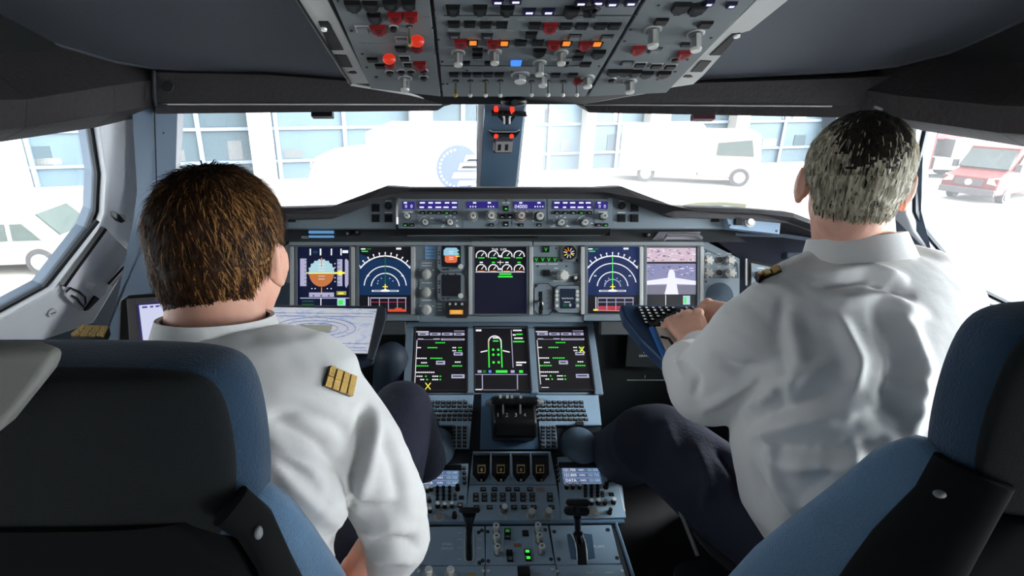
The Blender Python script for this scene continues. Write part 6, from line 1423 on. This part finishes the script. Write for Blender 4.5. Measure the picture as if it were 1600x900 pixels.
def epaulette(par, me, pts, stripes, lab=None):
    """shoulder board laid on the cloth: pts near-left, far-left, far-right, near-right in the photo"""
    from mathutils.bvhtree import BVHTree
    bv = BVHTree.FromPolygons([v.co for v in me[0]], me[1]); N = stripes * 2; rows = []
    for j in range(3):
        v = j / 2; row = []
        for i in range(N + 1):
            u = i / N; x = (pts[0][0] * (1 - u) + pts[3][0] * u) * (1 - v) + (pts[1][0] * (1 - u) + pts[2][0] * u) * v; y = (pts[0][1] * (1 - u) + pts[3][1] * u) * (1 - v) + (pts[1][1] * (1 - u) + pts[2][1] * u) * v
            h = bv.ray_cast(CAM, ray(x, y).normalized()); p = h[0] if h[0] is not None else P(x, y, pts[4]); row.append((p, h[1] if h[1] is not None else V((0, 0, 1))))
        rows.append(row)
    b = MB(); b2 = MB()
    for j in range(2):
        for i in range(N):
            q = [rows[j][i], rows[j + 1][i], rows[j + 1][i + 1], rows[j][i + 1]]; n = sum((x[1] for x in q), V()).normalized()
            if n.dot(CAM - q[0][0]) < 0: n = -n
            b.hexa([p[0] - n * .004 for p in q], [p[0] + n * .005 for p in q], BLACK)
    for i in range(0, N, 2):
        for j in range(2):
            f = lambda jj, uu: rows[jj][i][0].lerp(rows[jj][i + 2][0], uu); n = (rows[j][i][1] + rows[j + 1][i + 1][1]).normalized()
            if n.dot(CAM - rows[j][i][0]) < 0: n = -n
            q = [f(j, .07), f(j + 1, .07), f(j + 1, .93), f(j, .93)]; b.hexa([p + n * .004 for p in q], [p + n * .0075 for p in q], GOLD)
    o = b.build('epaulette', par, 0)
    if lab: o['label'] = lab
class _Vx: pass
def snapm(me):
    L = []
    for v in me.vertices:
        q = _Vx(); q.co = v.co.copy(); L.append(q)
    return (L, [tuple(p.vertices) for p in me.polygons])
# ---------------------------------------------------------------- RIGHT PILOT
def J(px, py, t, rpx): return (P(px, py, t), rpx * t / FPX)
rp = thing('person', 'person with short grey hair in a white shirt typing on the keyboard tray', 'person', P(1340, 1100, .95))
HM = Matrix.Rotation(R(-27), 3, 'Z') @ Matrix.Rotation(R(-12), 3, 'X')
hc = P(1334, 283, .895)
hcR = hc
lw = P(1092, 540, 1.14); rw = P(1150, 492, 1.20)
nb_ = J(1335, 400, .88, 62)
bb = MB()
head_prims(bb, hc, HM, SKIN, .92)
bb.chain([(hc + HM @ V((0, -.025, -.05)), .056), (P(1333, 385, .91), .058), (P(1330, 430, .94), .055)], SKIN, 24)
torso_loft(bb, [(1332, 430, .945, 50, .04), (1335, 465, .94, 100, .055), (1330, 520, .94, 125, .07), (1322, 620, .95, 120, .08), (1320, 740, .96, 120, .08), (1340, 860, .98, 100, .07), (1345, 960, .99, 130, .10)], SKIN)
la = [J(1225, 490, .92, 34), J(1110, 606, 1.01, 32), J(1072, 552, 1.12, 24)]
ra = [J(1455, 490, .92, 34), J(1440, 560, 1.04, 32), J(1200, 500, 1.17, 26), (rw, .025)]
bb.chain(la + [(lw, .026)], SKIN); bb.chain(ra, SKIN)
hand(bb, lw, P(1062, 486, 1.21) - lw, UP - FW * .8, V((1, .25, .45)), SKIN, curl=(40, 52, 32), s=1.0, spread=1.8)
hand(bb, rw, P(1100, 490, 1.25) - rw, UP - FW * .2, V((-.2, -.9, -.4)), SKIN, curl=(25, 42, 30), s=.95)
lk = J(1015, 690, 1.22, 46); rk = J(1330, 760, 1.32, 46)
hipL, hipR = J(1262, 900, .99, 62), J(1400, 900, .99, 62)
footL = (V((lk[0].x - .02, 1.50, .09)), .04); footR = (V((rk[0].x - .02, 1.50, .09)), .04)
bb.chain([(hipL[0], .06), J(1150, 792, 1.09, 44), (lk[0], .05), (V((lk[0].x, 1.45, .30)), .05), footL], SKIN); bb.chain([(hipR[0], .06), (rk[0], .045), (V((rk[0].x, 1.48, .30)), .05), footR], SKIN)
for f_ in (footL, footR): bb.capsule(f_[0] + V((0, -.03, -.03)), .035, f_[0] + V((0, .13, -.045)), .028, SKIN)
meshobj(remesh(bb, .0028, 2, .4), 'body', SKIN, rp)
sb_ = MB()
torso_loft(sb_, [(1335, 408, .925, 78, .065), (1338, 432, .92, 128, .082), (1345, 462, .915, 165, .095), (1345, 510, .91, 176, .11), (1338, 580, .91, 168, .122), (1325, 640, .915, 162, .13), (1318, 700, .92, 162, .14), (1322, 770, .925, 150, .14), (1345, 840, .935, 128, .13), (1350, 875, .94, 110, .11)], SHIRT)
sb_.chain([J(1222, 478, .905, 54), J(1185, 525, .93, 70), J(1132, 590, .99, 68), J(1106, 605, 1.01, 60), J(1082, 575, 1.07, 46), (lw.lerp(la[1][0], .22), .036)], SHIRT, 24)
sb_.chain([J(1385, 410, .92, 36), J(1440, 432, .91, 46), J(1478, 474, .90, 50)], SHIRT, 24); sb_.chain([J(1288, 415, .92, 32), J(1232, 452, .91, 44)], SHIRT, 24)
sb_.chain([J(1462, 480, .895, 56), J(1450, 560, 1.02, 52), J(1220, 505, 1.15, 40), (rw.lerp(ra[2][0], .2), .036)], SHIRT, 24)
sm_ = remesh(sb_, .005, 7, .7)
def fl(pts, w, a): return ([P(*p) for p in pts], w, a)
F_ = []
torso_t = .80
fm = [([(1222, 470), (1215, 530), (1228, 600), (1210, 650)], .010, -.008), ([(1235, 500), (1250, 560), (1232, 640)], .016, .009),
      ([(1165, 645), (1230, 600), (1310, 560)], .014, .011), ([(1170, 662), (1250, 628), (1330, 600)], .013, -.010), ([(1175, 680), (1270, 655), (1370, 640)], .015, .010),
      ([(1190, 700), (1300, 700), (1400, 690)], .014, -.010), ([(1230, 730), (1330, 726), (1420, 712)], .016, .011), ([(1290, 430), (1360, 420), (1420, 440)], .012, .010),
      ([(1280, 445), (1350, 436), (1440, 470)], .012, -.010), ([(1300, 470), (1380, 465), (1450, 500)], .014, .010), ([(1310, 500), (1340, 560), (1330, 620)], .016, .010),
      ([(1370, 480), (1400, 560), (1380, 660)], .016, -.011), ([(1410, 500), (1440, 580), (1420, 700)], .018, .012), ([(1340, 700), (1290, 770), (1250, 800)], .014, .011),
      ([(1360, 720), (1320, 790), (1290, 820)], .014, -.011), ([(1380, 740), (1370, 800)], .014, .010), ([(1200, 690), (1215, 760), (1260, 820)], .014, .009), ([(1180, 730), (1200, 790)], .012, -.008),
      ([(1100, 640), (1150, 610), (1200, 580)], .012, .007), ([(1070, 560), (1090, 590), (1085, 620)], .010, -.006), ([(1055, 560), (1072, 600)], .009, .006), ([(1120, 560), (1160, 580), (1190, 570)], .014, -.008)]
def on_surface(me, pts2):
    """lift 2-D crease drawings onto the camera-facing surface of the cloth"""
    from mathutils.bvhtree import BVHTree
    bv = BVHTree.FromPolygons([v.co for v in me.vertices], [tuple(p.vertices) for p in me.polygons]); out = []
    for pts, w, a in pts2:
        q = []
        for (x0, y0), (x1, y1) in zip(pts[:-1], pts[1:]):
            for k in range(4):
                x, y = x0 + (x1 - x0) * k / 4, y0 + (y1 - y0) * k / 4
                h = bv.ray_cast(CAM, ray(x, y).normalized())[0]
                if h is not None: q.append(h)
        if len(q) > 1: out.append((q, w, a))
    return out
fold_mesh(sm_, on_surface(sm_, fm), .0012, 5, (V((.8, .2, .5)).normalized(), 14, V((-.5, .2, .85)).normalized(), 4))
rsnap = snapm(sm_)
meshobj(sm_, 'shirt', SHIRT, rp)
# collar and cuffs
def band(b, c, ax, xx, r0, r1, h, m, th=.004, seg=40):
    ax = ax.normalized(); xx = (xx - ax * xx.dot(ax)).normalized(); yy = ax.cross(xx); vs = []; 
    prof_ = [(r0, -h / 2), (r1, h / 2), (r1 + th, h / 2 + .001), (r0 + th * 1.5, -h / 2)]
    for j in range(seg):
        a = 2 * math.pi * j / seg
        for r, z in prof_: vs.append(c + (xx * math.cos(a) * 1.0 + yy * math.sin(a) * 1.0) * r + ax * z)
    n = 4; fs = [(j * n + k, ((j + 1) % seg) * n + k, ((j + 1) % seg) * n + (k + 1) % n, j * n + (k + 1) % n) for j in range(seg) for k in range(n)]
    return b.faces(vs, fs, m)
b = MB(); band(b, P(1337, 388, .905), V((-.10, .30, 1)), V((1, 0, 0)), .074, .064, .040, SHIRT, .005); b.build('collar', rp, 60)
b = MB(); ax_ = (lw - la[1][0]).normalized(); band(b, lw.lerp(la[1][0], .2), ax_, V((1, 0, 0)), .039, .036, .05, SHIRT, .003); b.build('cuff', rp, 60)
ax_ = (rw - ra[2][0]).normalized(); b = MB(); band(b, rw.lerp(ra[2][0], .3), ax_, V((0, 0, 1)), .038, .036, .04, SHIRT, .003); b.build('cuff', rp, 60)
b = MB(); band(b, rw.lerp(ra[2][0], -.1), ax_, V((0, 0, 1)), .031, .031, .014, GOLD, .004); b.build('wristwatch', rp, 60, label='gold wristwatch at the right cuff')
epaulette(rp, rsnap, [(1184, 441), (1180, 434), (1219, 418), (1222, 425), .88], 3, 'gold and black shoulder board')
make_hair(rp, hc, HM, hair_mat('grey hair crown shade', (12, 10, 7), (44, 38, 29)), k=.92, thick=.004, length=.020, n=26000, lift=.06, seed=4, messy=.22, m2=hair_mat('grey hair light', (110, 102, 84), (196, 188, 164)), p2=lambda p: max(.08, min(.85, .45 + 14 * (math.hypot(p.x / .8, (p.z - .115) / 1.5) - .068) + .25 * noise.noise(p * 40))))  # dark strands on the crown put its shadow into the hair colour
tm = MB(); tm.chain([J(1268, 880, .99, 84), J(1150, 790, 1.09, 76), J(1030, 690, 1.22, 60), J(1014, 690, 1.22, 58), (V((lk[0].x, 1.45, .30)), .075), (footL[0] + V((0, 0, .03)), .07)], TROUS, 24)
tm.chain([J(1400, 900, .99, 84), J(1330, 770, 1.30, 60), (V((rk[0].x, 1.48, .30)), .075), (footR[0] + V((0, 0, .03)), .07)], TROUS, 24)
tm.capsule(P(1265, 900, 1.0), .11, P(1400, 900, 1.0), .11, TROUS)
tmm = remesh(tm, .007, 5, .6); fold_mesh(tmm, on_surface(tmm, [([(1090, 700), (1110, 760), (1100, 800)], .014, .01), ([(1120, 700), (1150, 740), (1160, 790)], .014, -.01), ([(1150, 690), (1180, 740)], .014, .01), ([(1040, 660), (1060, 720)], .014, .008)]), .002, 6)
meshobj(tmm, 'trousers', TROUS, rp)
def shoes(par, feet):
    for f_ in feet:
        b = MB(); c = f_[0]; b.loft([(V((c.x, c.y - .07, .045)), V((.035, 0, 0)), V((0, 0, .04))), (V((c.x, c.y, .055)), V((.042, 0, 0)), V((0, 0, .052))), (V((c.x, c.y + .10, .038)), V((.047, 0, 0)), V((0, 0, .036))), (V((c.x, c.y + .18, .026)), V((.036, 0, 0)), V((0, 0, .024)))], SHOE, 20); b.build('shoe', par, 60)
shoes(rp, (footL, footR))
for s in (-1, 1): MB().sphere(hc + HM @ V((s * .027, .065, .008)), .0100, mat('eye white', (236, 232, 226), .2), seg=14, rings=10).sphere(hc + HM @ V((s * .027, .0732, .008)), .0043, mat('iris', (60, 80, 100), .2), seg=10, rings=8).build('eye', rp, 60)
# ---------------------------------------------------------------- LEFT PILOT
lp = thing('person', 'person with brown hair and gold epaulettes on a white shirt, in the left seat', 'person', P(380, 1200, .72))
HM = Matrix.Rotation(R(-10), 3, 'Z') @ Matrix.Rotation(R(-6), 3, 'X')
hc = P(353, 394, .705)
bb = MB(); head_prims(bb, hc, HM, SKIN, .92)
bb.chain([(hc + HM @ V((0, -.025, -.05)), .056), (P(338, 505, .68), .060), (P(345, 550, .69), .055)], SKIN, 24)
torso_loft(bb, [(345, 560, .70, 80, .04), (345, 600, .70, 130, .06), (360, 700, .70, 140, .07), (385, 850, .72, 115, .07), (400, 1000, .75, 140, .10), (400, 1120, .78, 175, .12)], SKIN)
ra = [J(515, 640, .68, 38), J(606, 830, .75, 34), J(500, 985, .88, 34)]
la = [J(175, 630, .68, 38), J(80, 800, .77, 34), J(235, 985, .88, 34)]
rw = ra[2][0]; lw = la[2][0]
bb.chain(ra[:2] + [(rw, .028)], SKIN); bb.chain(la[:2] + [(lw, .028)], SKIN)
hand(bb, rw, rw - ra[1][0], V((0, 0, 1)), V((-.3, .9, .2)), SKIN, curl=(20, 22, 18)); hand(bb, lw, lw - la[1][0], V((0, 0, 1)), V((.3, .9, .2)), SKIN, curl=(20, 22, 18))
rk = J(628, 640, 1.02, 40); lk = J(300, 800, 1.10, 44)
hipR, hipL = J(500, 1010, .80, 70), J(300, 1010, .80, 70)
footR = (V((rk[0].x, 1.46, .09)), .04); footL = (V((lk[0].x, 1.40, .09)), .04)
bb.chain([(hipR[0], .06), J(600, 762, .98, 34), (rk[0], .042), (V((rk[0].x + .01, 1.40, .30)), .045), footR], SKIN); bb.chain([hipL, (lk[0], .05), (V((lk[0].x, 1.36, .30)), .05), footL], SKIN)
for f_ in (footL, footR): bb.capsule(f_[0] + V((0, -.03, -.03)), .035, f_[0] + V((0, .13, -.045)), .028, SKIN)
meshobj(remesh(bb, .0036, 3, .5), 'body', SKIN, lp)
sb_ = MB()
torso_loft(sb_, [(340, 525, .665, 100, .07), (345, 552, .665, 165, .085), (352, 590, .665, 205, .095), (362, 640, .67, 205, .105), (372, 720, .675, 184, .115), (380, 790, .68, 158, .12), (388, 850, .69, 130, .12), (392, 930, .70, 112, .11)], SHIRT)
sb_.chain([J(505, 618, .665, 66), J(562, 700, .685, 68), J(606, 785, .715, 60), J(622, 842, .745, 50), J(606, 866, .79, 46), (rw.lerp(ra[1][0], .12), .042)], SHIRT, 24)
sb_.chain([J(190, 618, .665, 66), J(130, 710, .69, 70), J(75, 810, .76, 58), (lw.lerp(la[1][0], .12), .042)], SHIRT, 24)
sm_ = remesh(sb_, .0045, 7, .7)
fm = [([(415, 655), (470, 640), (520, 660), (555, 690)], .008, -.005), ([(420, 680), (470, 720), (520, 790), (540, 820)], .014, .010), ([(430, 665), (500, 700), (540, 770)], .014, -.010),
      ([(415, 710), (460, 760), (510, 810), (530, 840)], .013, .010), ([(415, 740), (450, 800), (500, 850)], .013, -.010), ([(455, 690), (520, 745), (545, 800)], .012, .008),
      ([(570, 640), (560, 700), (545, 770), (540, 815)], .010, -.010), ([(585, 650), (575, 720), (560, 790)], .014, .009), ([(480, 850), (510, 870), (530, 860)], .012, .008), ([(430, 790), (480, 850)], .012, .009),
      ([(570, 830), (610, 820), (650, 830)], .012, .006), ([(575, 850), (620, 845), (660, 855)], .012, -.006), ([(580, 870), (620, 868), (655, 875)], .012, .006), ([(600, 680), (620, 740), (625, 790)], .014, -.006), ([(550, 790), (590, 800), (640, 790)], .012, -.006)]
fold_mesh(sm_, on_surface(sm_, fm), .0014, 5, (V((.7, .2, .7)).normalized(), 14, V((-.7, .2, .7)).normalized(), 4))
lsnap = snapm(sm_)
meshobj(sm_, 'shirt', SHIRT, lp)
b = MB(); band(b, P(340, 517, .665), V((.0, .22, 1)), V((1, 0, 0)), .071, .062, .034, SHIRT, .005); b.build('collar', lp, 60)
b = MB(); ax_ = (rw - ra[1][0]).normalized(); band(b, rw.lerp(ra[1][0], .16), ax_, V((0, 0, 1)), .042, .038, .045, SHIRT, .003); b.build('cuff', lp, 60)
b = MB(); ax_ = (lw - la[1][0]).normalized(); band(b, lw.lerp(la[1][0], .16), ax_, V((0, 0, 1)), .042, .038, .045, SHIRT, .003); b.build('cuff', lp, 60)
epaulette(lp, lsnap, [(503, 603), (512, 573), (551, 589), (545, 620), .63], 4, 'gold and black shoulder board on the right shoulder')
epaulette(lp, lsnap, [(112, 530), (130, 516), (172, 518), (165, 532), .66], 4, 'gold shoulder board on the left shoulder')
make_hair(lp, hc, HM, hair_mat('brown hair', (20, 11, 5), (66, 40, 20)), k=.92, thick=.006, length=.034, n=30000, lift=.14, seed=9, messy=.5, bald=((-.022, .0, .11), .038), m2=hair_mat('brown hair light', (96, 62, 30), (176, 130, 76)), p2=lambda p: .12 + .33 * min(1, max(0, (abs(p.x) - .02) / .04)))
tm = MB(); tm.chain([J(500, 1000, .82, 90), J(600, 760, .98, 60), J(628, 643, 1.02, 48), (V((rk[0].x + .01, 1.40, .30)), .07), (footR[0] + V((0, 0, .03)), .07)], TROUS, 24)
tm.chain([J(300, 1000, .82, 90), J(300, 800, 1.10, 62), (V((lk[0].x, 1.36, .30)), .07), (footL[0] + V((0, 0, .03)), .07)], TROUS, 24)
tm.capsule(P(320, 1010, .80), .11, P(480, 1010, .80), .11, TROUS)
tmm = remesh(tm, .007, 5, .6); fold_mesh(tmm, [], .002, 6); meshobj(tmm, 'trousers', TROUS, lp)
shoes(lp, (footL, footR))
for s in (-1, 1): MB().sphere(hc + HM @ V((s * .027, .065, .008)), .0100, mat('eye white', (236, 232, 226), .2), seg=14, rings=10).sphere(hc + HM @ V((s * .027, .0732, .008)), .0043, mat('iris', (60, 80, 100), .2), seg=10, rings=8).build('eye', lp, 60)
# ================================================================== SEATS
SEATB = mat('seat cloth blue', (92, 126, 156), .9, bump=.5, bs=500, var=.12, sheen=.3)
SEATH = mat('headrest cloth', (34, 62, 86), .9, bump=.5, bs=500, var=.12, sheen=.2)
SEATK = mat('shade dark seat cloth', (8, 15, 18), .95, bump=.3, bs=500)  # near black, with the shade on the seat put into the cloth colour
SHELL = mat('seat shell black', (9, 12, 13), .85, spec=.2)
def seat(sgn, lab):
    sx = -.50 if sgn < 0 else .50
    t = thing('pilot_seat', lab, 'seat', V((sx, .55, 0)))
    # seat pan, pedestal and rails (mostly out of frame)
    MB().loft([(V((sx, .45, .50)), V((.24, 0, 0)), V((0, 0, .05))), (V((sx, .62, .50)), V((.25, 0, 0)), V((0, 0, .055))), (V((sx, .86, .505)), V((.18, 0, 0)), V((0, 0, .04)))], SEATK, 32, 4).build('seat_cushion', t, 60)
    MB().aabox((sx - .16, .42, .0), (sx + .16, .78, .44), SHELL).build('seat_base', t, 0, .02)
    z1 = 1.240 if sgn < 0 else 1.280
    # headrest: rounded pad
    cx = sx + (.004 if sgn < 0 else .008); ks = .95 if sgn < 0 else .92
    b = MB(); secs = []
    for z, w, d, dy in ((z1, .165, .018, .0), (z1 - .004, .19, .034, 0), (z1 - .016, .206, .043, 0), (z1 - .05, .211, .047, 0), (z1 - .10, .212, .048, -.004), (z1 - .145, .209, .046, -.008), (z1 - .18, .20, .036, -.012), (z1 - .19, .14, .016, -.014)):
        secs.append((V((cx, .42 + dy, z)), V((w * ks, 0, 0)), V((0, d, 0))))
    b.loft(secs, SEATH, 48, 3.2); o = b.build('headrest', t, 80); q = o.modifiers.new('sub', 'SUBSURF'); q.levels = q.render_levels = 2
    b = MB(); secs = []  # dark pad over the back carries the headrest's shade in its colour
    for z, w, d in ((z1 - .001, .15, .008), (z1 - .006, .185, .020), (z1 - .03, .197, .023), (z1 - .12, .194, .022), (z1 - .175, .175, .018), (z1 - .19, .14, .006)):
        secs.append((V((cx + (-.008 if sgn < 0 else .004), .386, z)), V((w, 0, 0)), V((0, d, 0))))
    b.loft(secs, SEATK, 40, 2.6); o = b.build('headrest_shade_pad', t, 80); q = o.modifiers.new('sub', 'SUBSURF'); q.levels = q.render_levels = 2
    # backrest shell and inner bolster
    b = MB(); secs = []
    for z, w, d, y in ((1.10, .155, .03, .40), (1.04, .20, .045, .41), (.9, .235, .05, .43), (.7, .25, .05, .46), (.5, .25, .05, .49)):
        secs.append((V((sx, y - .01, z)), V((w, 0, 0)), V((0, d, 0))))
    b.loft(secs, SHELL, 40, 3.4); b.build('backrest_shell', t, 70)
    return t
ls = seat(-1, 'left pilot seat in the near foreground, dark back with blue headrest and side bolster')
rs = seat(1, 'right pilot seat in the near foreground with wide blue bolster sweeping down')
def bolster(par, path, m, seg=24, ex=3.0):
    b = MB(); secs = []; cs = [(P(x, y, t), w * t / FPX, d, an) for x, y, t, w, d, an in path]
    for i, (c, w, d, an) in enumerate(cs):
        a = cs[max(0, i - 1)][0]; e = cs[min(len(cs) - 1, i + 1)][0]; ax = (e - a).normalized()
        vw = (CAM - c).normalized(); xx = ax.cross(vw).normalized(); yy = ax.cross(xx).normalized(); q = Matrix.Rotation(R(an), 3, ax); secs.append((c, (q @ xx) * w, (q @ yy) * d))
    b.loft(secs, m, seg, ex); return b
bolster(ls, [(392, 758, .50, 8, .010, 0), (404, 770, .505, 22, .020, 0), (430, 800, .52, 32, .026, 0), (462, 850, .55, 36, .03, 0), (500, 915, .59, 40, .032, 0), (540, 1000, .64, 42, .032, 0), (570, 1100, .70, 42, .03, 0)], SEATB).build('side_bolster', ls, 70)
bolster(ls, [(360, 790, .46, 34, .012, 0), (395, 815, .47, 30, .02, 0), (425, 870, .49, 26, .025, 0), (455, 940, .52, 30, .025, 0)], SHELL).build('bolster_shell', ls, 70)
bolster(rs, [(1478, 705, .50, 20, .012, 0), (1462, 712, .505, 40, .02, 0), (1425, 745, .52, 58, .026, 0), (1370, 795, .55, 60, .03, 0), (1310, 850, .585, 66, .032, 0), (1250, 915, .62, 76, .034, 0), (1170, 1010, .68, 80, .03, 0)], SEATB).build('side_bolster', rs, 70)
bolster(rs, [(1520, 735, .47, 50, .012, 0), (1490, 790, .48, 50, .02, 0), (1430, 870, .50, 60, .025, 0), (1380, 960, .54, 70, .025, 0)], SHELL).build('bolster_shell', rs, 70)
MB().sphere(P(404, 832, .455), (.0035, .005, .006), MGREY).build('shell_highlight', ls, 60)  # grey beads stand in for the highlights on the bolster shells
MB().sphere(P(1468, 772, .455), (.005, .004, .003), MGREY).build('shell_highlight', rs, 60)
# grey side cover of the left headrest
b = MB(); GR = mat('grey seat cover', (126, 126, 122), .7, bump=.2, bs=200)
b.hexa([P(-60, 546, .395), P(40, 548, .40), P(78, 562, .402), P(66, 590, .40), P(0, 672, .392), P(-60, 720, .388)], [P(-60, 546, .395) + V((0, .02, 0)), P(40, 548, .40) + V((0, .02, 0)), P(78, 562, .402) + V((0, .02, 0)), P(66, 590, .40) + V((0, .02, 0)), P(0, 672, .392) + V((0, .02, 0)), P(-60, 720, .388) + V((0, .02, 0))], GR); b.build('grey_side_cover', ls, 60, .006, 4)
b = MB(); b.tube([P(10, 900, .5), P(60, 884, .5), P(95, 878, .49)], .005, MGREY, 8); b.build('frame_tube', ls, 40)
b = MB(); b.tube([P(1056, 782, 1.12), P(1068, 812, 1.09), P(1090, 868, 1.04)], .004, MGREY, 8); b.tube([P(1078, 796, 1.12), P(1096, 850, 1.06)], .003, MGREY, 8); b.build('seat_rail', rs, 40)
b = MB(); b.loft([(P(1082, 806, 1.10), V((.004, 0, 0)), V((0, .01, 0))), (P(1100, 836, 1.07), V((.022, 0, 0)), V((0, .01, 0))), (P(1130, 868, 1.03), V((.024, 0, 0)), V((0, .01, 0))), (P(1165, 905, .99), V((.010, 0, 0)), V((0, .01, 0)))], DARK, 16); b.build('armrest_tip', rs, 60)
b = MB(); b.tube([P(1486, 845, .6), P(1492, 900, .62)], .003, MGREY, 8); b.tube([P(1524, 868, .6), P(1530, 905, .62)], .004, MGREY, 8); b.build('recline_rod', rs, 40)
# ================================================================== groups for things that come more than once
_g = {'pilot_seat': 'pilot seats', 'radio_panel': 'radio panels on the pedestal', 'keyboard_unit': 'keyboards on the pedestal', 'palm_rest': 'rounded palm rests on the pedestal',
      'standby_display': 'small standby displays', 'navigation_display': 'compass arc displays', 'flight_plan_display': 'lower text displays', 'side_console': 'side consoles',
      'visor_clip': 'clips under the brow', 'overhead_switch_panel': 'overhead switch bays', 'person': 'pilots', 'van': 'parked vans'}
for o in list(bpy.data.objects):
    if o.parent is None and o.name.split('.')[0] in _g and 'label' in o: o['group'] = _g[o.name.split('.')[0]]
